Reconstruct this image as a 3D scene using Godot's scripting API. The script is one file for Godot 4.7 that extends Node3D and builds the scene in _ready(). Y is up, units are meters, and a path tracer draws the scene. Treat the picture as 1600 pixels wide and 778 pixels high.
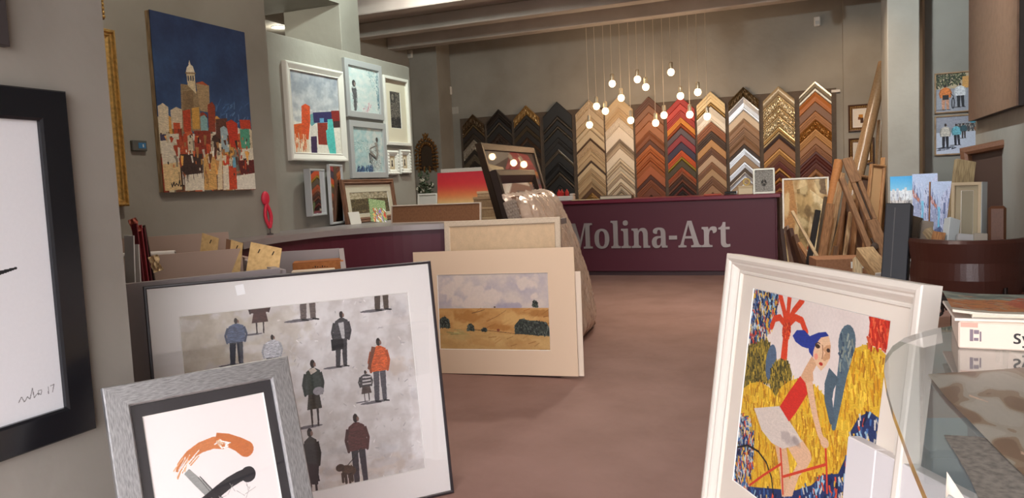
extends Node3D
# A picture framer's shop: mouldings on the back wall, a purple counter, framed pictures leaning everywhere.

var used := {}
var mats := {}
var rng := RandomNumberGenerator.new()
var tx := {}

# ---------------------------------------------------------------- scene tree helpers
func numbered(called: String) -> String:
	var n: int = used.get(called, 0)
	used[called] = n + 1
	return called if n == 0 else "%s_%03d" % [called, n]

func tag(o: Node3D, label: String, category: String, group := "", kind := "") -> Node3D:
	o.set_meta("label", label)
	o.set_meta("category", category)
	if group != "":
		o.set_meta("group", group)
	if kind != "":
		o.set_meta("kind", kind)
	return o

func thing(called: String, label: String, category: String, xf := Transform3D(), group := "") -> Node3D:
	var o := Node3D.new()
	o.name = numbered(called)
	add_child(o)
	o.transform = xf
	tag(o, label, category, group)
	return o

func part(called: String, mesh: Mesh, mat: Material, parent: Node3D, xf := Transform3D(), label := "") -> MeshInstance3D:
	var o := MeshInstance3D.new()
	o.name = called
	o.mesh = mesh
	o.material_override = mat
	parent.add_child(o, true)
	o.transform = xf
	if label != "":
		o.set_meta("label", label)
	return o

func solo(called: String, mesh: Mesh, mat: Material, xf: Transform3D, label: String, category: String, group := "", kind := "") -> MeshInstance3D:
	var o := part(numbered(called), mesh, mat, self, xf)
	tag(o, label, category, group, kind)
	return o

func struct(called: String, mesh: Mesh, mat: Material, label: String, category := "wall", xf := Transform3D()) -> MeshInstance3D:
	return solo(called, mesh, mat, xf, label, category, "", "structure")

func place(x: float, y: float, z: float, yaw := 0.0, lean := 0.0, roll := 0.0) -> Transform3D:
	var b := Basis(Vector3.UP, deg_to_rad(yaw)) * Basis(Vector3.RIGHT, deg_to_rad(-lean)) * Basis(Vector3.BACK, deg_to_rad(roll))
	return Transform3D(b, Vector3(x, y, z))

# ---------------------------------------------------------------- mesh builder
class MB:
	var v := PackedVector3Array()
	var n := PackedVector3Array()
	var t := PackedVector2Array()
	func quad(a: Vector3, b: Vector3, c: Vector3, d: Vector3, ua := Vector2(0, 1), ub := Vector2(1, 1), uc := Vector2(1, 0), ud := Vector2(0, 0)) -> void:
		# corners counter-clockwise seen from the front
		var m := (c - a).cross(d - b).normalized()
		for p in [a, c, b, a, d, c]:
			v.append(p)
			n.append(m)
		for p in [ua, uc, ub, ua, ud, uc]:
			t.append(p)
	func tri(a: Vector3, b: Vector3, c: Vector3) -> void:
		var m := (b - a).cross(c - a).normalized()
		for p in [a, c, b]:
			v.append(p)
			n.append(m)
			t.append(Vector2(p.x, p.y))
	func squad(p: Array, m: Array, u: Array) -> void:   # smooth quad: points, normals, uvs, counter-clockwise
		for i in [0, 2, 1, 0, 3, 2]:
			v.append(p[i])
			n.append(m[i])
			t.append(u[i])
	func box(lo: Vector3, hi: Vector3, bev := 0.0, xf := Transform3D()) -> void:
		var c := (lo + hi) / 2
		var h := (hi - lo) / 2
		var e := minf(bev, minf(h.x, minf(h.y, h.z)) * 0.9)
		for ax in 3:
			for s in [-1.0, 1.0]:
				var i := (ax + 1) % 3
				var j := (ax + 2) % 3
				var q := []
				for k in [[-1, -1], [1, -1], [1, 1], [-1, 1]]:
					var p := Vector3()
					p[ax] = s * h[ax]
					p[i] = k[0] * (h[i] - e)
					p[j] = k[1] * (h[j] - e)
					q.append(xf * (c + p))
				var w := h[i] * 2
				var l := h[j] * 2
				var us := [Vector2(0, 0), Vector2(w, 0), Vector2(w, l), Vector2(0, l)]
				if i == 1:   # keep v along y
					us = [Vector2(0, 0), Vector2(0, w), Vector2(l, w), Vector2(l, 0)]
				if s > 0:
					quad(q[0], q[1], q[2], q[3], us[0], us[1], us[2], us[3])
				else:
					quad(q[3], q[2], q[1], q[0], us[3], us[2], us[1], us[0])
		if e <= 0.0:
			return
		for ax in 3:
			var i := (ax + 1) % 3
			var j := (ax + 2) % 3
			for si in [-1.0, 1.0]:
				for sj in [-1.0, 1.0]:
					var q := []
					for k in [[-1, 0], [1, 0], [1, 1], [-1, 1]]:
						var p := Vector3()
						p[ax] = k[0] * (h[ax] - e)
						p[i] = si * (h[i] - (0.0 if k[1] == 0 else e))
						p[j] = sj * (h[j] - (e if k[1] == 0 else 0.0))
						q.append(xf * (c + p))
					if si * sj > 0:
						quad(q[0], q[1], q[2], q[3])
					else:
						quad(q[3], q[2], q[1], q[0])
		for sx in [-1.0, 1.0]:
			for sy in [-1.0, 1.0]:
				for sz in [-1.0, 1.0]:
					var a := xf * (c + Vector3(sx * h.x, sy * (h.y - e), sz * (h.z - e)))
					var b := xf * (c + Vector3(sx * (h.x - e), sy * h.y, sz * (h.z - e)))
					var d := xf * (c + Vector3(sx * (h.x - e), sy * (h.y - e), sz * h.z))
					if sx * sy * sz > 0:
						tri(a, b, d)
					else:
						tri(a, d, b)
	func prism(poly: PackedVector2Array, y0: float, y1: float, xf := Transform3D()) -> void:
		# polygon in x, z extruded along y
		var ids := Geometry2D.triangulate_polygon(poly)
		for k in range(0, ids.size(), 3):
			var a := poly[ids[k]]
			var b := poly[ids[k + 1]]
			var c := poly[ids[k + 2]]
			if (b - a).cross(c - a) > 0:
				var sw := b
				b = c
				c = sw
			tri(xf * Vector3(a.x, y1, a.y), xf * Vector3(b.x, y1, b.y), xf * Vector3(c.x, y1, c.y))
			tri(xf * Vector3(a.x, y0, a.y), xf * Vector3(c.x, y0, c.y), xf * Vector3(b.x, y0, b.y))
		var turn := -1.0 if Geometry2D.is_polygon_clockwise(poly) else 1.0
		for i in poly.size():
			var a := poly[i]
			var b := poly[(i + 1) % poly.size()]
			if turn > 0:
				var sw := a
				a = b
				b = sw
			quad(xf * Vector3(a.x, y0, a.y), xf * Vector3(b.x, y0, b.y), xf * Vector3(b.x, y1, b.y), xf * Vector3(a.x, y1, a.y))
	func lathe(prof: Array, seg := 20, xf := Transform3D()) -> void:
		# prof: Vector2(radius, y) from the bottom up
		for i in prof.size() - 1:
			var a: Vector2 = prof[i]
			var b: Vector2 = prof[i + 1]
			var d := b - a
			var nn := Vector2(d.y, -d.x).normalized()
			for k in seg:
				var p := []
				var m := []
				for q in [[a, k], [a, k + 1], [b, k + 1], [b, k]]:
					var ang := TAU * float(q[1]) / seg
					var r := Vector3(sin(ang), 0, cos(ang))
					p.append(xf * (r * q[0].x + Vector3.UP * q[0].y))
					m.append((xf.basis * (r * nn.x + Vector3.UP * nn.y)).normalized())
				squad(p, m, [Vector2(0, 0), Vector2(1, 0), Vector2(1, 1), Vector2(0, 1)])
	func ball(c: Vector3, r: Vector3, seg := 8, rings := 5, turn := Basis()) -> void:
		for i in rings:
			for k in seg:
				var p := []
				var m := []
				for q in [[i, k], [i, k + 1], [i + 1, k + 1], [i + 1, k]]:
					var th := PI * float(q[0]) / rings
					var ph := TAU * float(q[1]) / seg
					var d := Vector3(sin(th) * sin(ph), -cos(th), sin(th) * cos(ph))
					p.append(c + turn * (d * r))
					m.append((turn * (d / r)).normalized())
				squad(p, m, [Vector2(0, 0), Vector2(1, 0), Vector2(1, 1), Vector2(0, 1)])
	func tube(path: Array, r: float, seg := 8) -> void:
		var up := Vector3(0.31, 0.9, 0.2).normalized()
		var rings := []
		for i in path.size():
			var a: Vector3 = path[maxi(i - 1, 0)]
			var b: Vector3 = path[mini(i + 1, path.size() - 1)]
			var d := (b - a).normalized()
			var x := up.cross(d).normalized()
			var y := d.cross(x)
			var ring := []
			for k in seg + 1:
				var ang := TAU * k / seg
				ring.append(x * cos(ang) + y * sin(ang))
			rings.append(ring)
		for i in path.size() - 1:
			for k in seg:
				var p := [path[i] + rings[i][k] * r, path[i] + rings[i][k + 1] * r, path[i + 1] + rings[i + 1][k + 1] * r, path[i + 1] + rings[i + 1][k] * r]
				squad(p, [rings[i][k], rings[i][k + 1], rings[i + 1][k + 1], rings[i + 1][k]], [Vector2(0, 0), Vector2(1, 0), Vector2(1, 1), Vector2(0, 1)])
		for e in [0, path.size() - 1]:
			for k in seg:
				if e == 0:
					tri(path[e], path[e] + rings[e][k + 1] * r, path[e] + rings[e][k] * r)
				else:
					tri(path[e], path[e] + rings[e][k] * r, path[e] + rings[e][k + 1] * r)
	func moulding(w: float, h: float, prof: Array, z0 := 0.0) -> void:
		# four mitred sides; prof: Vector2(inset from the outer edge, height over the back)
		for k in 4:
			var run := 0.0
			for i in prof.size() - 1:
				var a: Vector2 = prof[i]
				var b: Vector2 = prof[i + 1]
				var len := (b - a).length()
				var pa := _corner(k, a.x, w, h)
				var pb := _corner(k + 1, a.x, w, h)
				var pc := _corner(k + 1, b.x, w, h)
				var pd := _corner(k, b.x, w, h)
				var l := (pb - pa).length()
				quad(Vector3(pa.x, pa.y, z0 + a.y), Vector3(pb.x, pb.y, z0 + a.y), Vector3(pc.x, pc.y, z0 + b.y), Vector3(pd.x, pd.y, z0 + b.y),
					Vector2(0, run), Vector2(l, run), Vector2(l - b.x + a.x, run + len), Vector2(b.x - a.x, run + len))
				run += len
	func _corner(k: int, u: float, w: float, h: float) -> Vector2:
		match k % 4:
			0: return Vector2(-w / 2 + u, u)
			1: return Vector2(w / 2 - u, u)
			2: return Vector2(w / 2 - u, h - u)
		return Vector2(-w / 2 + u, h - u)
	func slab(w: float, h: float, z0: float, z1: float) -> void:
		# a board standing on y = 0 whose front face carries the whole of the texture
		var x := w / 2
		quad(Vector3(-x, 0, z1), Vector3(x, 0, z1), Vector3(x, h, z1), Vector3(-x, h, z1))
		quad(Vector3(x, 0, z0), Vector3(-x, 0, z0), Vector3(-x, h, z0), Vector3(x, h, z0), Vector2(0.99, 0.99), Vector2(0.01, 0.99), Vector2(0.01, 0.01), Vector2(0.99, 0.01))
		quad(Vector3(x, 0, z1), Vector3(x, 0, z0), Vector3(x, h, z0), Vector3(x, h, z1), Vector2(0.995, 1), Vector2(0.999, 1), Vector2(0.999, 0), Vector2(0.995, 0))
		quad(Vector3(-x, 0, z0), Vector3(-x, 0, z1), Vector3(-x, h, z1), Vector3(-x, h, z0), Vector2(0.001, 1), Vector2(0.005, 1), Vector2(0.005, 0), Vector2(0.001, 0))
		quad(Vector3(-x, h, z1), Vector3(x, h, z1), Vector3(x, h, z0), Vector3(-x, h, z0), Vector2(0, 0.005), Vector2(1, 0.005), Vector2(1, 0.001), Vector2(0, 0.001))
		quad(Vector3(-x, 0, z0), Vector3(x, 0, z0), Vector3(x, 0, z1), Vector3(-x, 0, z1), Vector2(0, 0.999), Vector2(1, 0.999), Vector2(1, 0.995), Vector2(0, 0.995))
	func done() -> ArrayMesh:
		var a := []
		a.resize(Mesh.ARRAY_MAX)
		a[Mesh.ARRAY_VERTEX] = v
		a[Mesh.ARRAY_NORMAL] = n
		a[Mesh.ARRAY_TEX_UV] = t
		var m := ArrayMesh.new()
		m.add_surface_from_arrays(Mesh.PRIMITIVE_TRIANGLES, a)
		return m

func boxm(lo: Vector3, hi: Vector3, bev := 0.0) -> ArrayMesh:
	var m := MB.new()
	m.box(lo, hi, bev)
	return m.done()

func slabm(w: float, h: float, z0: float, z1: float) -> ArrayMesh:
	var m := MB.new()
	m.slab(w, h, z0, z1)
	return m.done()

# ---------------------------------------------------------------- painter for the flat prints and paintings
class Paint:
	var w: int
	var h: int
	var im: Image
	var r := RandomNumberGenerator.new()
	func _init(ww: int, hh: int, col: Color, sd := 1) -> void:
		w = ww
		h = hh
		im = Image.create(w, h, false, Image.FORMAT_RGB8)
		im.fill(col)
		r.seed = sd
	func jit(c: Color, j: float) -> Color:
		var k := 1.0 + r.randf_range(-j, j)
		return Color(clampf(c.r * k, 0, 1), clampf(c.g * k, 0, 1), clampf(c.b * k, 0, 1))
	func poly(pts: Array, col: Color, j := 0.0) -> void:
		var lo := 1e9
		var hi := -1e9
		for p in pts:
			lo = minf(lo, p.y)
			hi = maxf(hi, p.y)
		var y0 := maxi(int(floor(lo * h)), 0)
		var y1 := mini(int(ceil(hi * h)), h - 1)
		for y in range(y0, y1 + 1):
			var yy := (y + 0.5) / h
			var xs := []
			for i in pts.size():
				var a: Vector2 = pts[i]
				var b: Vector2 = pts[(i + 1) % pts.size()]
				if (a.y <= yy) != (b.y <= yy):
					xs.append(a.x + (yy - a.y) / (b.y - a.y) * (b.x - a.x))
			xs.sort()
			for k in range(0, xs.size() - 1, 2):
				var x0 := clampi(int(round(xs[k] * w)), 0, w)
				var x1 := clampi(int(round(xs[k + 1] * w)), 0, w)
				if x1 <= x0:
					continue
				if j <= 0.0:
					im.fill_rect(Rect2i(x0, y, x1 - x0, 1), col)
				else:
					var x := x0
					while x < x1:
						var n := mini(r.randi_range(2, 9), x1 - x)
						im.fill_rect(Rect2i(x, y, n, 1), jit(col, j))
						x += n
	func rect(x0: float, y0: float, x1: float, y1: float, col: Color, j := 0.0) -> void:
		poly([Vector2(x0, y0), Vector2(x1, y0), Vector2(x1, y1), Vector2(x0, y1)], col, j)
	func ell(c: Vector2, rx: float, ry: float, col: Color, j := 0.0, rot := 0.0) -> void:
		# radii in units of the height
		var k := float(h) / w
		var p := []
		for i in 18:
			var q := Vector2(cos(TAU * i / 18) * rx, sin(TAU * i / 18) * ry).rotated(rot)
			p.append(c + Vector2(q.x * k, q.y))
		poly(p, col, j)
	func line(pts: Array, w0: float, w1: float, col: Color, j := 0.0) -> void:
		# widths in units of the height
		var k := float(h) / w
		for i in pts.size() - 1:
			var a: Vector2 = pts[i]
			var b: Vector2 = pts[i + 1]
			var d := Vector2((b.x - a.x) / k, b.y - a.y)
			if d.length() < 1e-6:
				continue
			var s := Vector2(-d.y, d.x).normalized() / 2
			var wa := lerpf(w0, w1, float(i) / (pts.size() - 1))
			var wb := lerpf(w0, w1, float(i + 1) / (pts.size() - 1))
			var sk := Vector2(s.x * k, s.y)
			poly([a + sk * wa, b + sk * wb, b - sk * wb, a - sk * wa], col, j)
			if wb * h > 3.0:
				ell(b, wb / 2, wb / 2, col, j)
	func dabs(area: Array, n: int, ln: float, wd: float, ang: float, spread: float, cols: Array) -> void:
		var lo := Vector2(1e9, 1e9)
		var hi := Vector2(-1e9, -1e9)
		for p in area:
			lo = lo.min(p)
			hi = hi.max(p)
		var pg := PackedVector2Array(area)
		for i in n:
			var c := Vector2(r.randf_range(lo.x, hi.x), r.randf_range(lo.y, hi.y))
			if not Geometry2D.is_point_in_polygon(c, pg):
				continue
			var a := ang + r.randf_range(-spread, spread)
			var d := Vector2(cos(a) * float(h) / w, sin(a)) * ln * r.randf_range(0.6, 1.2) / 2
			line([c - d, c + d], wd, wd * 0.8, jit(cols[r.randi() % cols.size()], 0.12))
	func cloud(y0: float, y1: float, a: Color, b: Color, freq: float, gain := 1.6, stretch := 1.0, share := 1.0) -> void:
		var f := FastNoiseLite.new()
		f.seed = r.randi() % 1000
		f.frequency = freq
		f.fractal_octaves = 5
		for y in range(int(y0 * h), mini(int(y1 * h), h)):
			for x in w:
				var q := clampf(f.get_noise_2d(x * 512.0 / w, y * stretch * 512.0 / w) * gain + 0.5, 0, 1)
				var c := a.lerp(b, q)
				im.set_pixel(x, y, c if share >= 1.0 else im.get_pixel(x, y).lerp(c, share))
	func wash(c: Vector2, rx: float, ry: float, col: Color, k: float) -> void:
		# a soft patch of thinned paint with a ragged rim; radii in units of the height
		var f := FastNoiseLite.new()
		f.seed = r.randi() % 1000
		f.frequency = 0.02
		f.fractal_octaves = 4
		var q := float(h) / w
		for y in range(maxi(int((c.y - ry * 1.4) * h), 0), mini(int((c.y + ry * 1.4) * h), h)):
			for x in range(maxi(int((c.x - rx * 1.4 * q) * w), 0), mini(int((c.x + rx * 1.4 * q) * w), w)):
				var d := Vector2((float(x) / w - c.x) / q / rx, (float(y) / h - c.y) / ry).length() + f.get_noise_2d(x, y) * 0.7
				if d < 1.0:
					im.set_pixel(x, y, im.get_pixel(x, y).lerp(col, k * minf(1.0, (1.0 - d) * 2.5)))
	func fade(y0: float, y1: float, a: Color, b: Color) -> void:   # a printed colour run from a to b
		for y in range(int(y0 * h), mini(int(y1 * h) + 1, h)):
			im.fill_rect(Rect2i(0, y, w, 1), a.lerp(b, clampf((y - y0 * h) / ((y1 - y0) * h), 0, 1)))
	func grain(amt: float, freq := 0.05) -> void:
		var f := FastNoiseLite.new()
		f.seed = r.randi() % 1000
		f.frequency = freq
		f.fractal_octaves = 4
		for y in h:
			for x in w:
				var k := 1.0 + amt * (f.get_noise_2d(x, y) * 0.8 + r.randf_range(-0.35, 0.35))
				var c := im.get_pixel(x, y)
				im.set_pixel(x, y, Color(minf(c.r * k, 1), minf(c.g * k, 1), minf(c.b * k, 1)))
	func man(feet: Vector2, head: Vector2, wide: float, torso: Color, legs: Color, skirt := false, shadow := true) -> void:
		# a painted walker; feet and head top in picture units
		var k := float(h) / w
		var u := feet - head          # down the figure
		var t := u.length()
		var at := func(s: float, x: float) -> Vector2: return head + u * s + Vector2(x * t * wide * k, 0)
		if shadow:
			ell(at.call(0.99, -0.16), t * 0.22, t * 0.022, Color(0.42, 0.4, 0.42), 0.15)
		if skirt:
			line([at.call(0.68, -0.07), at.call(0.99, -0.06)], t * 0.035, t * 0.025, Color(0.2, 0.16, 0.16), 0.2)
			line([at.call(0.68, 0.08), at.call(0.99, 0.09)], t * 0.035, t * 0.025, Color(0.2, 0.16, 0.16), 0.2)
			poly([at.call(0.4, -0.11), at.call(0.4, 0.11), at.call(0.74, 0.19), at.call(0.74, -0.17)], legs, 0.25)
		else:
			poly([at.call(0.45, -0.15), at.call(0.45, 0.0), at.call(0.98, -0.03), at.call(0.99, -0.14)], legs, 0.2)
			poly([at.call(0.45, 0.0), at.call(0.45, 0.15), at.call(0.98, 0.15), at.call(0.98, 0.05)], legs, 0.2)
			line([at.call(0.98, -0.12), at.call(1.0, 0.0)], t * 0.03, t * 0.02, Color(0.1, 0.09, 0.1))
			line([at.call(0.98, 0.08), at.call(1.0, 0.2)], t * 0.03, t * 0.02, Color(0.1, 0.09, 0.1))
		poly([at.call(0.12, -0.04), at.call(0.12, 0.04), at.call(0.17, 0.17), at.call(0.3, 0.21), at.call(0.52, 0.19), at.call(0.52, -0.19), at.call(0.3, -0.21), at.call(0.17, -0.16)], torso, 0.22)
		line([at.call(0.2, -0.18), at.call(0.36, -0.24), at.call(0.52, -0.2)], t * 0.05, t * 0.035, jit(torso * 0.8, 0.1), 0.15)
		line([at.call(0.2, 0.18), at.call(0.36, 0.24), at.call(0.52, 0.2)], t * 0.05, t * 0.035, jit(torso * 0.85, 0.1), 0.15)
		ell(at.call(0.06, 0.0), t * 0.036, t * 0.062, Color(0.17, 0.13, 0.12), 0.15)
		ell(at.call(0.075, 0.05), t * 0.018, t * 0.035, Color(0.5, 0.38, 0.33))
	func tex() -> ImageTexture:
		return ImageTexture.create_from_image(im)

func rgb(r: float, g: float, b: float) -> Color:
	return Color(r / 255.0, g / 255.0, b / 255.0)

# ---------------------------------------------------------------- materials
func noise_tex(sd: int, freq: float, lo: Color, hi: Color, size := 512, normal := false, oct := 5) -> NoiseTexture2D:
	var f := FastNoiseLite.new()
	f.seed = sd
	f.frequency = freq
	f.fractal_octaves = oct
	var t := NoiseTexture2D.new()
	t.width = size
	t.height = size
	t.seamless = true
	t.noise = f
	if normal:
		t.as_normal_map = true
		t.bump_strength = 3.0
	else:
		var g := Gradient.new()
		g.set_color(0, lo)
		g.set_color(1, hi)
		g.add_point(0.5, lo.lerp(hi, 0.6))
		t.color_ramp = g
	return t

func mat(key: String, col: Color, rough := 0.7, metal := 0.0, tex: Texture2D = null, scale := Vector3.ONE, tri := false) -> StandardMaterial3D:
	if mats.has(key):
		return mats[key]
	var m := StandardMaterial3D.new()
	m.resource_name = key
	m.albedo_color = col
	m.roughness = rough
	m.metallic = metal
	if tex:
		m.albedo_texture = tex
		m.uv1_scale = scale
		m.uv1_triplanar = tri
	mats[key] = m
	return m

func art_mat(key: String, tex: Texture2D = null, rough := 0.75) -> StandardMaterial3D:
	var m := mat("art_" + key, Color.WHITE, rough, 0.0, tex)
	m.texture_repeat = false
	return m

func glass_mat() -> StandardMaterial3D:
	if mats.has("pane"):
		return mats["pane"]
	var m := mat("pane", Color(0.5, 0.5, 0.5, 0.012), 0.02)
	m.transparency = BaseMaterial3D.TRANSPARENCY_ALPHA
	m.metallic_specular = 0.5
	return m

func wood(key: String, col: Color, rough := 0.55) -> StandardMaterial3D:
	return mat("wood_" + key, col, rough, 0.0, tx.grain, Vector3(1.2, 14, 1))

func plankwood(key: String, col: Color, rough := 0.6) -> StandardMaterial3D:   # boards whose grain runs along their own y axis
	return mat("plank_" + key, col, rough, 0.0, tx.grain, Vector3(14, 1.2, 14), true)

# ---------------------------------------------------------------- pictures
func flat_prof(wd: float, dp: float) -> Array:
	return [Vector2(0, 0), Vector2(0, dp - 0.003), Vector2(0.003, dp), Vector2(wd - 0.003, dp), Vector2(wd, dp - 0.003), Vector2(wd, 0)]

func picture(o: Node3D, w: float, h: float, prof: Array, fmat: Material, o2 := {}) -> Node3D:
	# parts of a framed picture: front of the frame at z = 0. Options: mat (width), matmat, art, glass, inset, rail (inner edge), extra mat at the bottom
	var dp := 0.0
	var rail := 0.0
	for p in prof:
		dp = maxf(dp, p.y)
		rail = maxf(rail, p.x)
	var m := MB.new()
	m.moulding(w, h, prof, -dp)
	part("frame", m.done(), fmat, o)
	var deep: float = o2.get("inset", minf(0.012, dp * 0.6))
	var iw := w - 2 * rail + 0.006
	var ih := h - 2 * rail + 0.006
	var back := Transform3D(Basis(), Vector3(0, rail - 0.003, 0))
	part("backing_board", slabm(iw, ih, -dp + 0.001, -deep - 0.006), mat("backing", rgb(120, 96, 70), 0.9), o, back)
	var mw: float = o2.get("mat", 0.0)
	var mb: float = o2.get("mat_bottom", mw)
	var mtop: float = o2.get("mat_top", mw)
	var aw := w - 2 * rail
	var ah := h - 2 * rail
	if mw > 0.0:
		var f := MB.new()
		# a window mount with a bevelled cut edge
		var x0 := aw / 2 + 0.003
		var x1 := aw / 2 - mw
		var ys := [-0.003, mb, ah - mtop, ah + 0.003]
		var z := -deep
		for s in [[-x0, ys[0], x0, ys[1]], [-x0, ys[2], x0, ys[3]], [-x0, ys[1], -x1, ys[2]], [x1, ys[1], x0, ys[2]]]:
			f.quad(Vector3(s[0], s[1], z), Vector3(s[2], s[1], z), Vector3(s[2], s[3], z), Vector3(s[0], s[3], z))
		var bevel := MB.new()
		bevel.moulding(x1 * 2, ys[2] - ys[1], [Vector2(0, 0), Vector2(0.0025, -0.0035)], 0.0)
		var mnt := part("mount", f.done(), o2.get("matmat", mat("mount_white", rgb(236, 232, 228), 0.85)), o, Transform3D(Basis(), Vector3(0, rail, 0)))
		part("bevel", bevel.done(), mat("bevel_white", rgb(240, 238, 232), 0.8), mnt, Transform3D(Basis(), Vector3(0, ys[1], z + 0.0005)))
		aw = x1 * 2
		ah = ys[2] - ys[1]
	if o2.has("art"):
		part(o2.get("artname", "artwork"), slabm(aw + 0.004, ah + 0.004, -deep - 0.006, -deep - 0.0035), o2.art, o, Transform3D(Basis(), Vector3(0, rail + mb - 0.002, 0)))
	if o2.get("glass", false):
		part("glazing", slabm(iw - 0.004, ih - 0.004, -deep + 0.003, -deep + 0.0045), glass_mat(), o, back)
	return o

func beads(o: Node3D, called: String, w: float, h: float, inset: float, z: float, r: Vector3, step: float, m: Material) -> void:
	var b := MB.new()
	var iw := w - 2 * inset
	var ih := h - 2 * inset
	var nx := int(iw / step)
	var ny := int(ih / step)
	for i in nx + 1:
		for y in [inset, h - inset]:
			b.ball(Vector3(-iw / 2 + iw * i / nx, y, z), r, 6, 4)
	for i in range(1, ny):
		for s in [-1, 1]:
			b.ball(Vector3(s * iw / 2, inset + ih * i / ny, z), Vector3(r.y, r.x, r.z), 6, 4)
	part(called, b.done(), m, o)

func bar_xf(a: Vector3, b: Vector3, yaw := 0.0) -> Transform3D:
	var y := (b - a).normalized()
	var x := Vector3(cos(deg_to_rad(yaw)), 0, -sin(deg_to_rad(yaw)))
	x = (x - y * x.dot(y)).normalized()
	return Transform3D(Basis(x, y, x.cross(y)), a)

func bar(called: String, a: Vector3, b: Vector3, wd: float, dp: float, m: Material, label: String, category: String, yaw := 22.0, group := "", bev := 0.003) -> MeshInstance3D:
	return solo(called, boxm(Vector3(-wd / 2, 0, -dp), Vector3(wd / 2, (b - a).length(), 0), bev), m, bar_xf(a, b, yaw), label, category, group)

# a framed picture seen from its edge or back, standing in the pile: two stiles, two rails and a backing
func pile_frame(called: String, a: Vector3, b: Vector3, wd: float, dp: float, rail: float, m: Material, inner: Material, label: String, yaw := 22.0) -> Node3D:
	var o := thing(called, label, "frame", bar_xf(a, b, yaw), "")
	var h := (b - a).length()
	var f := MB.new()
	f.moulding(wd, h, [Vector2(0, 0), Vector2(0, dp - 0.004), Vector2(0.004, dp), Vector2(rail * 0.6, dp), Vector2(rail * 0.7, dp - 0.008), Vector2(rail, dp - 0.012), Vector2(rail, 0)], -dp)
	part("frame", f.done(), m, o)
	if inner:
		part("backing_board", slabm(wd - 2 * rail + 0.004, h - 2 * rail + 0.004, -dp + 0.002, -dp + 0.008), inner, o, Transform3D(Basis(), Vector3(0, rail - 0.002, 0)))
	return o

func canvas(called: String, label: String, category: String, xf: Transform3D, w: float, h: float, dp: float, m: Material, group := "") -> Node3D:
	var o := thing(called, label, category, xf, group)
	part("canvas", slabm(w, h, -0.004, 0.0), m, o)
	var b := MB.new()
	b.moulding(w - 0.004, h - 0.004, [Vector2(0, 0), Vector2(0, dp - 0.003), Vector2(0.035, dp - 0.003), Vector2(0.035, 0)], -dp)
	part("stretcher", b.done(), plankwood("stretcher", rgb(196, 168, 128)), o, Transform3D(Basis(), Vector3(0, 0.002, 0)))
	return o

func _ready() -> void:
	rng.seed = 7
	# camera
	var cam := Camera3D.new()
	cam.name = "camera"
	add_child(cam)
	cam.fov = 2.0 * rad_to_deg(atan(389.0 / 1202.0))
	cam.near = 0.05
	cam.far = 100.0
	cam.transform = Transform3D(Basis(Vector3.UP, deg_to_rad(22.0)) * Basis(Vector3.RIGHT, deg_to_rad(-4.7)) * Basis(Vector3.BACK, deg_to_rad(-2.6)), Vector3(0, 1.3, 0))
	cam.current = true
	# sky and exposure
	var we := WorldEnvironment.new()
	we.name = "environment"
	var env := Environment.new()
	var sm := ProceduralSkyMaterial.new()
	sm.sky_top_color = Color(0.84, 0.84, 0.87)
	sm.sky_horizon_color = Color(0.92, 0.9, 0.9)
	sm.ground_bottom_color = Color(0.5, 0.48, 0.46)
	sm.ground_horizon_color = Color(0.62, 0.6, 0.58)
	sm.sun_angle_max = 0.0
	var sky := Sky.new()
	sky.sky_material = sm
	env.background_mode = Environment.BG_SKY
	env.sky = sky
	env.background_energy_multiplier = 12.5
	env.tonemap_mode = Environment.TONE_MAPPER_LINEAR
	env.tonemap_exposure = 1.0
	env.sdfgi_enabled = true
	env.ssao_enabled = true
	env.ssil_enabled = true
	we.environment = env
	add_child(we)
	make_textures()
	build_shell()
	ceiling_spot("ceiling_spotlight", Vector3(-2.7, 3.4, -5.3), Vector3(-3.9, 2.6, -6.0), 4.0, 74.0, Color(0.94, 1.0, 0.96), "white cylinder spotlight on the ceiling aimed at the picture partition")
	ceiling_spot("ceiling_spotlight", Vector3(-1.7, 3.5, -2.7), Vector3(-3.4, 1.4, -3.5), 2.0, 62.0, Color(1.0, 0.97, 0.9), "white cylinder spotlight on the ceiling aimed at the town canvas")
	ceiling_spot("ceiling_spotlight", Vector3(0.1, 3.5, -5.2), Vector3(0.95, 1.6, -8.2), 9.0, 50.0, Color(0.94, 0.99, 1.0), "white cylinder spotlight on the ceiling aimed at the pillar and photographs")
	ceiling_spot("ceiling_spotlight", Vector3(-4.2, 3.6, -7.6), Vector3(-4.9, 1.2, -12.0), 2.6, 66.0, Color(1.0, 0.98, 0.95), "white cylinder spotlight on the ceiling aimed at the dark moulding columns")
	ceiling_spot("ceiling_spotlight", Vector3(-1.6, 3.5, -7.6), Vector3(-1.9, 0.9, -6.6), 4.0, 50.0, Color(1.0, 0.93, 0.86), "white cylinder spotlight on the ceiling above the plastic wrapped stack")
	ceiling_spot("ceiling_spotlight", Vector3(-0.3, 3.5, -7.4), Vector3(-0.1, 0.6, -8.3), 5.0, 50.0, Color(1.0, 0.9, 0.78), "white cylinder spotlight on the ceiling above the pile of frames")
	ceiling_spot("ceiling_spotlight", Vector3(-1.0, 3.5, -3.6), Vector3(-1.0, 0.0, -4.4), 4.0, 60.0, Color(1.0, 0.94, 0.9), "white cylinder spotlight on the ceiling above the open floor")
	ceiling_spot("ceiling_spotlight", Vector3(0.2, 3.5, -9.2), Vector3(0.6, 1.6, -12.0), 4.0, 36.0, Color(1.0, 0.84, 0.66), "white cylinder spotlight on the ceiling aimed at the ornate niche frames")
	left_side()
	back_side()
	right_side()

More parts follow.
